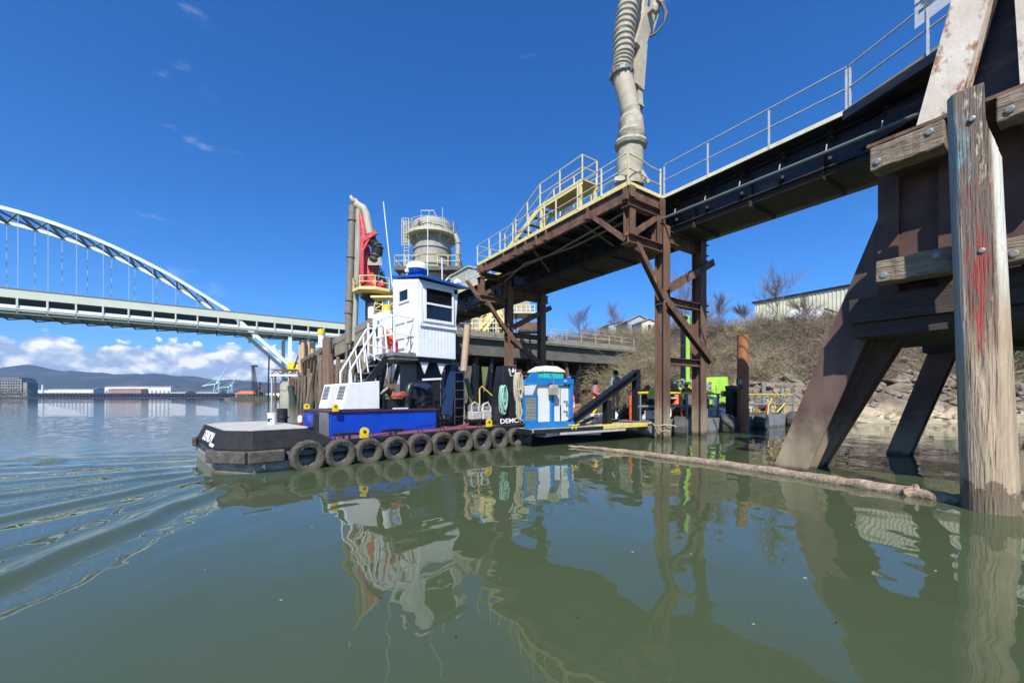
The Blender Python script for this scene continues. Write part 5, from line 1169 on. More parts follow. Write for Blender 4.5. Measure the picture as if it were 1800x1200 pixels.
# ---------------- tug ----------------
def TT(name,label,cat,a,b,z=0,rz=0,group=None): return thing(name,label,cat,TF.w(a,b,z),TF.a+rz,group)
def zd(t): return .46+.019*t
def tug():
    t=TT('workboat','flat black-hulled workboat with a blue engine house, tall white wheelhouse and black bow block','boat',0,0)
    WD=4.55; LN=9.1
    plan=[(.04,.69),(.57,-.02),(LN,-.02),(LN,WD),(.57,WD),(.04,WD-.69)]
    def loop(z,ins=0,sheer=False):
        out=[]
        for x,y in plan:
            cx,cy=LN/2,WD/2; out.append((x+(ins if x<cx else -ins)*.9,y+(ins if y<cy else -ins),zd(x)+z if sheer else z))
        return out
    mb=MB(); mb.loft([loop(-.5,.25),loop(-.05,.03),loop(.27,.0)]); mb.build('hull',mHull,t,bevel=.02)
    mb=MB(); mb.loft([loop(.271,.015),loop(-.012,.01,True)]); mb.build('sheer_strake',mHullB,t)
    mb=MB(); pl=[(2.3,.12),(LN-.05,.12),(LN-.05,WD-.12),(2.3,WD-.12)]; mb.loft([[(x,y,zd(x)-.05) for x,y in pl],[(x,y,zd(x)+.012) for x,y in pl]]); mb.build('deck',mDeckR,t)
    mb=MB(); mb.bar((2.4,.05,zd(2.4)+.02),(LN,.05,zd(LN)+.02),.14,.09); mb.bar((2.4,WD-.05,zd(2.4)+.02),(LN,WD-.05,zd(LN)+.02),.14,.09); mb.bar((LN-.05,0,zd(LN)+.02),(LN-.05,WD,zd(LN)+.02),.12,.09); mb.build('deck_edge',mHullB,t)
    # bow block with sloping sides
    base=[(.05,.70),(.57,.0),(2.5,.0),(2.5,WD),(.57,WD),(.05,WD-.7)]; topp=[(.20,.88),(.66,.30),(1.80,.34),(1.80,WD-.34),(.66,WD-.3),(.20,WD-.88)]
    mb=MB(); mb.loft([[(x,y,.46) for x,y in base],[(x,y,.50) for x,y in base],[(x,y,.862) for x,y in topp]]); mb.build('bow_block',mNavy,t,bevel=.012)
    tp=[(.24,.92),(.68,.36),(1.95,.40),(1.95,WD-.4),(.68,WD-.36),(.24,WD-.92)]
    mb=MB(); mb.prism(tp,.866,.882); mb.build('bow_deck',mNonskid,t)
    mb=MB(); mb.bar((1.93,.38,.87),(1.93,WD-.38,.87),.05,.05); mb.bar((1.8,.38,.87),(1.95,.38,.87),.05,.05); mb.bar((1.9,.40,.5),(1.9,.40,.87),.06); mb.bar((1.9,2.4,.5),(1.9,2.4,.87),.06); mb.build('deck_support',mBlack,t)
    # rubber bumpers
    mb=MB(); P=[(.0,1.0),(-.04,.67),(.5,-.10),(1.18,-.12)]
    for a,b in zip(P,P[1:]): mb.bar((*a,.345),(*b,.345),.16,.26)
    mb.build('bumper',mRub,t,bevel=.03); mb=MB(); mb.bar((-.01,WD-1.0,.42),(-.0,WD-.7,.42),.10,.22); mb.bar((.0,WD-.7,.42),(.5,WD+.06,.42),.10,.22); mb.build('bumper',mRub,t,bevel=.03)
    mb=MB(); mb.bar((1.25,-.06,.36),(LN,-.06,.40),.07,.10); mb.build('rub_rail',M('rub_rail_steel',(.22,.215,.2),(.10,.10,.10),3,.6,bump=.2),t); mb=MB(); mb.bar((1.2,-.05,.24),(LN,-.05,.26),.09,.05); mb.build('rub_rail',mHullB,t)
    # lettering on the sloping front face
    n=Vector((-.36,0,.22)).normalized()
    up=Vector((.15,0,.385))
    m=plane_mtx(Vector((.105,2.05,.655)),(0,-1,0),up); m.translation+=Vector((-.012,0,.004)); text('DEMON',.34,mLet,t,m,squash=1.15)
    m=plane_mtx(Vector((.055,1.15,.535)),(0,-1,0),up); m.translation+=Vector((-.012,0,.004)); text('PORTLAND',.11,mLet,t,m,squash=1.0)
    text('4',.17,mLet,t,plane_mtx((.80,-.045,.12),(1,0,0),(0,0,1)))
    # engine house
    t0,t1,w0,w1,zb,zt=2.67,6.0,1.35,3.65,.50,1.19
    mb=MB(); mb.box(t0,t1,w0,w1,zb,zt); mb.build('engine_house',mBlue,t,bevel=.01)
    mb=MB(); mb.box(t0-.05,t1+.05,w0-.05,w1+.05,zt+.002,zt+.05); mb.build('house_top',M('dark_red_edge',(.09,.035,.035),None,4,.5),t)
    mb=MB(); mb.box(t0-.012,t0-.002,1.75+.35,1.75+.95,zb+.02,zt-.06); mb.build('doorway_shade',mBlackC,t)  # black sheet on the wall, standing for the shade inside the opening
    mb=MB(); mb.box(t0-.05,t0-.013,1.42,2.08,zb+.02,zt-.005); mb.build('panel',M('checker_steel',(.42,.43,.43),(.24,.25,.26),9,.35,metal=.6,stretch=(1,3,1)),t)
    mb=MB(); mb.box(t1+.06,t1+.8,1.9,2.1,1.02,1.08); mb.add([(t1+.01,1.9,1.18),(t1+.5,1.9,1.18),(t1+.01,1.9,.8),(t1+.01,2.1,1.18),(t1+.5,2.1,1.18),(t1+.01,2.1,.8)],[(0,1,2),(3,5,4),(0,3,4,1),(1,4,5,2)]); mb.build('house_bracket',mBlue,t)
    # engine covers with louvres
    for i,(wa,wb) in enumerate(((1.42,2.12),(2.62,3.32))):
        mb=MB(); mb.loft([[(3.0,wa,1.26),(4.1,wa,1.26),(4.1,wb,1.26),(3.0,wb,1.26)],[(3.18,wa,1.99),(4.1,wa,2.08),(4.1,wb,2.08),(3.18,wb,1.99)]]); c=mb.build('engine_cover',mWhite,t,bevel=.02)
        mb=MB()
        for k in range(10):
            z=1.55+k*.04; x=3.0+.18*(z-1.26)/.73; mb.cb((x-.004,(wa+wb)/2,z),(.02,(wb-wa)*.66,.018),0,R(14))
        mb.build('louvre',mBlack,c)
        mb=MB(); mb.lathe([(.05,-.01),(.05,.005)],10,Matrix.Translation((3.04,wa+.25,1.38))@Matrix.Rotation(R(-76),4,'Y')); mb.build('vent_cap',mSteel,c)
    # stair rails up to the wheelhouse platform
    for w_ in (1.75,2.45):
        mb=MB(); mb.tube([(3.35,w_,1.3),(3.35,w_,2.35),(3.5,w_,2.6),(4.15,w_,3.72),(4.3,w_,3.78),(4.42,w_,3.7),(4.5,w_,2.95)],.03,8)
        mb.tube([(4.05,w_,3.5),(4.1,w_,2.7)],.025,6); mb.tube([(3.8,w_,3.1),(3.9,w_,2.35)],.02,6); mb.tube([(3.62,w_,2.8),(3.7,w_,2.0)],.02,6)
        mb.build('stair_rail',mWhite,t)
        mb=MB(); mb.bar((3.3,w_,1.25),(4.55,w_,2.9),.05,.2); mb.build('stair_stringer',mBlack,t)
    for k in range(7): mb=MB(); f=(k+.5)/7; mb.cb((3.35+1.2*f,2.1,1.3+1.62*f),(.2,.66,.03)); mb.build('tread',mSteel,t)
    mb=MB(); mb.tube([(3.9,1.75,2.9),(4.5,1.75,2.62)],.025,6); mb.tube([(3.95,1.75,3.15),(4.5,1.75,3.1)],.02,6); mb.build('stair_brace',mWhite,t)
    # platform
    PZ=2.95
    mb=MB(); mb.box(4.45,5.26,1.25,3.2,PZ-.10,PZ); mb.box(4.5,5.3,1.3,3.1,PZ-.2,PZ-.101); mb.build('platform',mSteel,t)
    mb=MB()
    for x,y in ((4.5,1.3),(4.5,2.2),(4.5,3.1),(4.88,1.3),(5.2,1.3)): mb.bar((x,y,PZ),(x,y,PZ+1.1),.05)
    for z in (PZ+.55,PZ+1.1): mb.bar((4.5,2.5,z),(4.5,1.3,z),.045); mb.bar((4.5,1.3,z),(5.22,1.3,z),.045)
    mb.build('handrail',mWhite,t)
    mb=MB(); mb.box(4.55,4.98,2.35,2.9,PZ,PZ+1.35); c=mb.build('locker',mWhite,t,bevel=.02); mb=MB(); mb.box(4.53,4.548,2.5,2.75,PZ+.5,PZ+.9); mb.build('grille',mGlass,c)
    # wheelhouse
    a0,a1,b0,b1=5.22,6.66,1.2,2.78
    def wl(z,k): 
        # sides splay out slightly with height; top follows the sloping roof
        e=.05*k
        return [(a0-e*.2,b0-e,z[0]),(a1+e*1.6,b0-e,z[0]),(a1+e*1.6,b1,z[1]),(a0-e*.2,b1,z[1])]
    mb=MB(); mb.loft([wl((2.86,2.86),0),wl((3.9,3.9),0),wl((5.24,5.56),1)]); wh=mb.build('wheelhouse',mWhiteS,t,bevel=.012)
    mb=MB()
    mb.loft([[(a0-.02,b0-.28,5.27),(a1+.36,b0-.28,5.20),(a1+.36,b1+.1,5.58),(a0-.02,b1+.1,5.64)],[(a0-.02,b0-.28,5.34),(a1+.36,b0-.28,5.27),(a1+.36,b1+.1,5.65),(a0-.02,b1+.1,5.71)]]); mb.build('roof',mRoofB,wh)
    # sash window on the near side
    y=b0-.045
    wx0,wx1,wz0,wz1=5.5,6.47,4.06,5.02
    mb=MB()
    for (xa,xb,za,zb_) in ((wx0-.07,wx1+.07,wz1,wz1+.07),(wx0-.07,wx1+.07,wz0-.09,wz0),(wx0-.07,wx0,wz0,wz1),(wx1,wx1+.07,wz0,wz1),(wx0,wx1,(wz0+wz1)/2-.03,(wz0+wz1)/2+.03)): mb.box(xa,xb,y-.035,y+.04,za,zb_)
    mb.box(wx0-.2,wx0-.12,y-.012,y+.02,wz0-.2,wz1+.1); mb.box(wx0-.2,wx1+.2,y-.012,y+.02,wz0-.24,wz0-.16); wf=mb.build('window_frame',mWhite,wh)
    mb=MB(); mb.box(wx0,wx1,y-.012,y+.035,wz0,wz1); mb.build('pane',mGlass,wf)
    mb=MB(); mb.lathe([(.065,-.02),(.075,.0),(.06,.03)],16,Matrix.Translation((6.62,b0-.05,5.08))@Matrix.Rotation(R(90),4,'X')); mb.build('round_light',mGlass,wh)
    # faint vertical siding ribs on the lower wall
    mb=MB()
    for k in range(11): mb.box(a0+.08+k*.125,a0+.095+k*.125,b0-.006,b0+.004,2.9,3.8)
    mb.build('siding',mWhiteS,wh)
    x=a0
    mb=MB()
    for (ya,yb,za,zb_) in ((1.62,2.3,5.03,5.09),(1.62,2.3,4.64,4.70),(1.62,1.68,4.7,5.03),(2.24,2.3,4.7,5.03)): mb.box(x-.07,x+.0,ya,yb,za,zb_)
    wf=mb.build('window_frame',mWhite,wh); mb=MB(); mb.box(x-.05,x-.032,1.68,2.24,4.70,5.03); mb.build('pane',mGlass,wf)
    mb=MB(); mb.box(x-.03,x-.003,1.36,2.6,2.98,5.2); d=mb.build('door',mWhite,wh,bevel=.008)
    mb=MB(); mb.bar((x-.06,1.5,4.1),(x-.06,1.62,4.1),.03); mb.build('handle',mSteel,d)
    mb=MB()
    for z in (3.0,3.5,4.0): mb.box(x-.07,x-.031,1.3,2.62,z,z+.07)
    mb.box(x-.07,x-.031,1.26,1.33,2.98,4.1); mb.box(x-.07,x-.031,2.55,2.62,2.98,4.1); mb.build('door_frame',mWhite,wh)
    # dark underframe
    mb=MB(); mb.box(5.45,6.35,1.65,2.75,zd(6),2.85); mb.build('column',mBlack,t)
    mb=MB(); mb.box(5.3,6.6,1.3,2.85,2.72,2.85); mb.build('floor_frame',mHullB,t)
    for x in (5.42,6.05): mb=MB(); mb.add([(x,1.35,2.71),(x+.3,1.35,2.71),(x+.15,1.35,2.35),(x,1.39,2.71),(x+.3,1.39,2.71),(x+.15,1.39,2.35)],[(0,2,1),(3,4,5),(0,1,4,3),(1,2,5,4),(2,0,3,5)]); mb.build('gusset',mWhiteS,t)
    mb=MB(); mb.bar((6.75,1.6,2.7),(6.5,1.5,1.0),.22,.3,(0,1,0)); mb.build('raking_strut',M('navy_strut',(.02,.045,.12),(.014,.03,.08),4,.4),t)
    mb=MB(); mb.bar((4.6,2.1,2.8),(4.3,2.0,1.3),.12,.12); mb.build('raking_strut',mBlack,t)
    # black ladder tower
    mb=MB(); mb.box(7.2,7.75,2.2,2.9,zd(7.5),2.55); c=mb.build('ladder_tower',mBlack,t); mb=MB()
    for k in range(6): mb.bar((7.3,2.15,.9+k*.32),(7.72,2.15,.9+k*.32),.03)
    for x in (7.3,7.72): mb.bar((x,2.17,.62),(x,2.17,2.6),.04)
    mb.build('rungs',mGalv,c)
    # items on the house top
    mb=MB(); mb.bar((4.25,1.5,1.62),(6.0,1.5,1.62),.035); mb.bar((4.25,1.5,1.24),(4.25,1.5,1.62),.035); mb.bar((6.0,1.5,1.24),(6.0,1.5,1.62),.035); mb.bar((5.1,1.5,1.24),(5.1,1.5,1.62),.035); mb.build('top_rail',mBlack,t)
    mb=MB(); mb.bar((4.4,1.9,1.4),(5.6,1.95,1.42),.3,.28); mb.tube([(4.2,2.1,1.5),(4.6,2.0,1.85),(5.0,2.1,1.5)],.11,8); mb.build('engine_gear',mHullB,t)
    mb=MB(); mb.bar((5.4,1.2,2.15),(6.1,1.2,2.2),.03,.06); mb.build('white_bar',mWhite,t); mb=MB(); mb.box(4.55,5.0,1.36,1.5,1.245,1.28); mb.build('white_bar',mWhite,t)
    # black push pillar with lettering
    mb=MB(); 
    mb.loft([[(8.15,.55,.6),(9.0,.42,.62),(9.75,.9,.64),(9.0,1.75,.64),(8.15,1.3,.6)],[(8.42,.78,2.72),(8.9,.70,2.72),(9.25,.95,2.72),(8.95,1.45,2.72),(8.45,1.2,2.72)]]); pk=mb.build('push_pillar',mBlack,t,bevel=.015)
    mb=MB(); mb.add([(9.5,.8,2.2),(9.6,.8,.66),(10.4,.8,.66),(9.5,.9,2.2),(9.6,.9,.66),(10.4,.9,.66)],[(0,1,2),(5,4,3),(0,3,4,1),(0,2,5,3),(1,4,5,2)]); mb.build('push_gusset',mBlack,pk)
    nrm=Vector((.85,-.13,.02)); 
    m=plane_mtx(Vector((8.56,.470,.775)),(.85,-.13,.02),(.05,.08,2.1)); m.translation+=m.to_3x3()@Vector((0,0,.015)); text('DEMON',.23,mLet,pk,m,squash=1.25)
    mb=MB(); c=Vector((8.80,.70,2.50)) ; s=.1
    for a,b in (((-.2,.12),(-.05,-.02)),((-.05,-.02),(.12,.10)),((.12,.10),(.05,-.12)),((.05,-.12),(-.12,-.14)),((-.12,-.14),(-.2,.12)),((-.02,.02),(.02,.14))): mb.bar(c+Vector((a[0],-.02-(.1-a[1])*.06,a[1])),c+Vector((b[0],-.02-(.1-b[1])*.06,b[1])),.012,.05,(0,1,0))
    mb.build('emblem',mLet,pk)
    # yellow lifting eyes and rails
    for (x,y,z,s) in ((2.75,1.2,1.22,.8),(2.72,3.5,1.2,.8),(3.05,.06,zd(3)+.03,1.15),(7.15,.06,zd(7)+.03,1.15)):
        mb=MB(); r=.10*s; pr=[(-r,0),(r,0)]+[(r*math.cos(a),r*1.6+r*math.sin(a)) for a in [k*math.pi/8 for k in range(9)]]
        n=len(pr); A=[(x+a,y-.02,z+b) for a,b in pr]; B=[(x+a,y+.02,z+b) for a,b in pr]; mb.loft([A,B]); c=mb.build('lifting_eye',mYel2,t)
        mb=MB(); mb.lathe([(.035*s,-.004),(.035*s,.004)],10,Matrix.Translation((x,y-.022,z+r*1.6))@Matrix.Rotation(R(90),4,'X')); mb.build('eye_hole',mBlackC,c)
    mb=MB(); mb.tube([(8.0,1.6,zd(8)),(8.0,1.6,1.9),(8.1,1.6,2.0),(8.6,1.5,1.6)],.025,6); mb.build('yellow_handrail',mYelM,t); mb=MB(); mb.tube([(9.6,1.4,2.2),(10.1,1.0,1.55),(10.1,1.0,.7)],.03,6); mb.build('yellow_handrail',mYelM,t)
    # deck cleats
    for x,y in ((2.75,.45),(4.0,.4)):
        mb=MB(); mb.tube([(x-.32,y,zd(x)+.15),(x-.2,y,zd(x)+.17),(x+.2,y,zd(x)+.17),(x+.32,y,zd(x)+.15)],.035,8); 
        for s in (-.08,.08): mb.tube([(x+s,y,zd(x)),(x+s,y,zd(x)+.16)],.035,8)
        mb.build('cleat',mBlack,t)
    mb=MB(); mb.tube([(1.92,3.0,.6),(1.92,3.0,1.28)],.14,14); mb.lathe([(.16,1.0),(.17,1.03),(.16,1.06)],14,Matrix.Translation((1.92,3.0,0))); mb.tube([(1.92,2.78,1.04),(1.92,3.22,1.04)],.03,8); mb.build('mooring_bitt',mBlack,t,True)
    # roof fittings
    mb=MB(); mb.lathe([(.12,5.44),(.22,5.48),(.31,5.56),(.34,5.66)],26,Matrix.Translation((5.75,2.1,.15))); rd=mb.build('radar_dome',mRoofB,wh,True); mb=MB(); mb.lathe([(.34,5.661),(.37,5.68),(.37,5.82),(.31,5.88),(.05,5.90)],26,Matrix.Translation((5.75,2.1,.15))); mb.build('dome_cap',mWhite,rd,True)
    mb=MB(); mb.lathe([(.02,5.45),(.02,5.6),(.07,5.62),(.07,5.7),(.02,5.74)],10,Matrix.Translation((5.25,1.9,0))); mb.build('gps_dome',mWhite,wh,True)
    mb=MB(); mb.tube([(5.18,2.75,5.3),(4.86,2.75,8.05)],.018,6); mb.build('whip_aerial',mWhite,wh); mb=MB(); mb.tube([(5.62,1.25,5.3),(5.62,1.25,7.35)],.012,5); mb.tube([(6.2,1.3,5.25),(6.18,1.3,6.15)],.02,6); mb.build('aerial',mWhite,wh)
    mb=MB(); mb.tube([(6.25,1.3,5.3),(6.42,1.3,5.55),(6.65,1.3,5.52)],.015,5); mb.lathe([(.03,-.1),(.11,-.06),(.12,.1),(.10,.13)],14,Matrix.Translation((6.75,1.25,5.45))@Matrix.Rotation(R(110),4,'Y')); mb.build('searchlight',mWhite,wh,True)
    mb=MB(); mb.tube([(2.75,.14,zd(2.7)+.02),(4.0,.3,zd(4)+.1),(5.5,1.1,zd(5)+.16),(7.3,1.5,zd(7)+.25)],.012,5); mb.build('hawser',mBlack,t)
    return t
mYelM=M('yellow_rail',(.80,.60,.10),(.62,.45,.08),6,.5)
tug()
def tyre(R0,r0,wd,knobs,mat,name='tyre_fender'):
    mb=MB(); n=48; h=wd/2
    prof=[(r0,-h*.55),(r0*1.05,-h*.8),(r0*1.3,-h*.95),(R0*.84,-h*1.0),(R0*.95,-h*.9),(R0,-h*.62),(R0*1.0,0),(R0,h*.62),(R0*.95,h*.9),(R0*.84,h),(r0*1.3,h*.95),(r0*1.05,h*.8),(r0,h*.55),(r0,-h*.55)]
    def rf(j,i):
        if 4<=i<=8: return 1+(.018 if (j//2)%2 else -.012)
        return 1
    mb.lathe(prof,n,Matrix.Rotation(R(90),4,'X'),False,rf)
    if knobs:
        for k in range(30):
            a=2*math.pi*k/30; c=(R0*.84*math.cos(a),-h*1.0,R0*.84*math.sin(a)); mb.cb(c,(R0*.10,.022,R0*.07),0,-a)
        for a in (60,120): mb.lathe([(.022,-.003),(.022,.006)],8,Matrix.Translation((R0*.66*math.cos(R(a)),-h*1.0,R0*.66*math.sin(R(a))))@Matrix.Rotation(R(90),4,'X'))
    return mb
def tyres():
    ts=[1.63,2.34,3.04,3.75,4.47,5.19,5.90,6.62,7.34,8.05]
    ords=['first (nearest the bow)','second','third','fourth','fifth','sixth','seventh','eighth','ninth','tenth']
    rnd=random.Random(8); root=None
    for i,x in enumerate(ts):
        lab=f'worn grey truck tyre fender, {ords[i]} in the row along the workboat side'
        p=TF.w(x,-.20,.27+rnd.uniform(-.01,.015))
        if root is None:
            root=solo('tyre_fender',tyre(.355,.20,.24,True,mRub),mRub,lab,'tyre',p,TF.a,'tyre fenders along the workboat',smooth=True)
            o=root
            mb=MB(); mb.cb((0,.03,-.235),(.20,.14,.09),0,R(18)); mb.cb((.08,.02,-.2),(.12,.12,.06),0,R(-24)); mb.build('mud',mRubM,o); mb=MB(); mb.tube([(-.05,-.02,.30),(-.06,.0,.42),(-.04,.08,.47)],.014,5); mb.tube([(.05,-.02,.30),(.06,.0,.42),(.05,.08,.47)],.014,5); mb.build('chain',mHullB,o)
        else: o=dup(root,p,None,lab)
        k_=rnd.uniform(.93,1.05); o.scale=(k_,rnd.uniform(.9,1.1),k_*rnd.uniform(.96,1.03))
        o.rotation_euler=(R(rnd.uniform(-3,3)),R(rnd.uniform(0,360)) if 0 else R(rnd.uniform(-14,14)),TF.a+R(rnd.uniform(-4,4)))
mRubM=M('caked_mud',(.16,.145,.115),(.10,.09,.07),8,.9,bump=.4)
tyres()
def tug_things():
    p=TF.w(1.5,2.3,.883); t=thing('paint_bucket','white paint bucket standing on the grey bow deck','bucket',p); mb=MB(); mb.lathe([(.095,0),(.11,.27),(.115,.275),(.115,.29)],20); mb.build('body',mWhite,t,True); mb=MB(); mb.lathe([(.117,.285),(.117,.305),(.10,.31)],20); mb.build('rim',mYel,t,True); mb=MB(); mb.cb((-.02,-.107,.12),(.05,.012,.09),0,.3); mb.cb((.03,-.107,.15),(.04,.012,.03)); mb.build('drip',mNavyC,t)
    t=TT('fire_extinguisher','red and white fire extinguisher hanging on the blue engine house end','extinguisher',2.55,3.55,.72); mb=MB(); mb.lathe([(.06,0),(.07,.02),(.07,.12)],14); mb.build('base',mRed,t,True); mb=MB(); mb.lathe([(.07,.121),(.07,.28),(.03,.33)],14); mb.build('body',mWhite,t,True); mb=MB(); mb.tube([(0,0,.33),(0,0,.38),(.06,0,.36),(.08,0,.2)],.015,6); mb.build('nozzle',mRed,t)
    # winch
    t=TT('deck_winch','dirty white and grey deck winch in front of the black ladder','winch',7.75,1.35,zd(7.7)+.02); mb=MB(); mb.box(-.42,.42,-.22,.3,.12,.2); mb.box(-.2,-.1,-.3,.3,0,.12); mb.box(.15,.25,-.3,.3,0,.12); mb.build('base',mBlack,t)
    mb=MB(); mb.box(-.42,-.02,-.2,.1,.2,.48); mb.box(.02,.42,-.24,.12,.2,.52); mb.build('housing',mSteelL,t,bevel=.03)
    mb=MB(); mb.tube([(-.38,-.1,.45),(-.38,-.1,.72),(-.25,-.1,.8),(-.08,-.1,.72),(-.06,-.1,.5)],.035,8); mb.tube([(.05,-.15,.5),(.1,-.15,.72),(.3,-.15,.78),(.42,-.15,.6),(.42,-.15,.3)],.045,8); mb.build('hoop',mSteelL,t)
    mb=MB(); mb.lathe([(.18,-.14),(.1,-.12),(.1,.12),(.18,.14)],16,Matrix.Translation((-.2,0,.58))@Matrix.Rotation(R(90),4,'Y')); mb.lathe([(.14,-.1),(.14,.1)],14,Matrix.Translation((.25,-.05,.62))@Matrix.Rotation(R(60),4,'X')); mb.build('drum',mSteel,t,True)
    t=TT('grey_round_tank','flat grey-green round drum between the blue house and the black ladder','drum',6.75,1.9,1.1); mb=MB(); mb.lathe([(.05,-.06),(.27,-.05),(.27,.05),(.05,.06)],20,Matrix.Rotation(R(90),4,'X')); mb.build('body',M('drum_green',(.12,.17,.17),None,3,.5),t,True); mb=MB(); mb.bar((0,0,-.5),(0,0,-.2),.05); mb.build('stand',mBlack,t)
    t=TT('blue_jacket','dark blue jacket thrown over the rail on the engine house','jacket',5.6,1.5,1.95); mb=MB(); vs,fs=RP[3]; mb.add([Vector((v.x*.34,v.y*.13,v.z*.12)) for v in vs],fs); vs,fs=RP[6]; mb.add([Vector((v.x*.2+.2,v.y*.12,v.z*.16-.1)) for v in vs],fs); mb.build('cloth',M('dark_blue_cloth',(.015,.03,.10),None,9,.9),t,True)
    mb=MB()
    for k in range(3): mb.tube([(.3*math.cos(a)*(1-.1*k),.16*math.sin(a),.06*k+.03*math.sin(3*a)) for a in [j*math.pi/8 for j in range(17)]],.03,6,False)
    solo('orange_rope_coil',mb,M('orange_rope',(.50,.12,.06),None,9,.8),'coil of faded orange rope lying on the engine house','rope',TF.w(4.95,1.75,1.6),TF.a)
    mb=MB(); mb.tube([(0,0,-.5),(.02,0,0),(.1,0,.24),(.3,0,.30),(.5,0,.22),(.56,0,0),(.56,0,-.4)],.13,12); mb.lathe([(.15,0),(.15,.06)],12,Matrix.Translation((.02,0,-.2))); solo('exhaust_elbow',mb,mHullB,'thick black exhaust elbow on the rear of the blue engine house','pipe',TF.w(5.15,1.7,1.72),TF.a,smooth=True)
    t=TT('life_jackets','orange life jackets hanging inside the wheelhouse platform rail','life jackets',4.62,1.95,3.0); mb=MB()
    for a,b,c,s in ((0,.1,.55,.17),(.05,-.15,.4,.16),(.1,.15,.3,.15)): vs,fs=RP[5]; mb.add([Vector((v.x*s*.7+a,v.y*s+b,v.z*s*1.3+c)) for v in vs],fs)
    mb.build('jackets',mOrangeH,t,True); mb=MB(); mb.tube([(0,.25,.7),(0,-.3,.7)],.012,5); mb.lathe([(.08,0),(.08,.3),(.04,.36)],10,Matrix.Translation((.1,-.3,.0))); mb.build('straps',mRed,t)
    # coiled ropes hung on the black pillar
    def hank(name,label,mat,c,wd,h,n,r,seed,tail=0):
        rnd=random.Random(seed); mb=MB()
        for k in range(n):
            f=k/(n-1)-.5; ww=wd*(.55+.45*rnd.random()); P=[]; hh=h*(.8+.25*rnd.random()); ox=f*wd*.3
            for j in range(21):
                a=2*math.pi*j/20; P.append((ox+ww/2*math.sin(a),-.03*rnd.random()-.02*k,-hh/2+hh/2*math.cos(a)+rnd.gauss(0,.006)))
            mb.tube(P,r,7,False)
        for k in range(tail):
            x=rnd.uniform(-.12,.12); mb.tube([(x*.4,-.05,-h*.55),(x,-.08,-h*.9),(x*1.2+rnd.gauss(0,.03),-.1,-h*1.35),(x*.7,-.1,-h*1.5-rnd.random()*.1)],r,7)
        mb.tube([(-.1,-.1,-h*.55),(0,-.16,-h*.56),(.1,-.1,-h*.55)],r*1.2,7)
        solo(name,mb,mat,label,'rope',c,TF.a,smooth=True)
    hank('rope_hank','thick beige mooring rope hung in a long hank on the black pillar',mRope,TF.w(8.80,.48,2.46),.34,1.05,7,.028,3,7)
    hank('rope_hank','thin pale teal rope looped on the left edge of the black pillar',mRopeT,TF.w(8.1,.50,2.0),.27,.95,7,.018,5,0)
mSteelL=M('dirty_white_machine',(.52,.52,.49),(.33,.33,.31),6,.5,bump=.1)
tug_things()
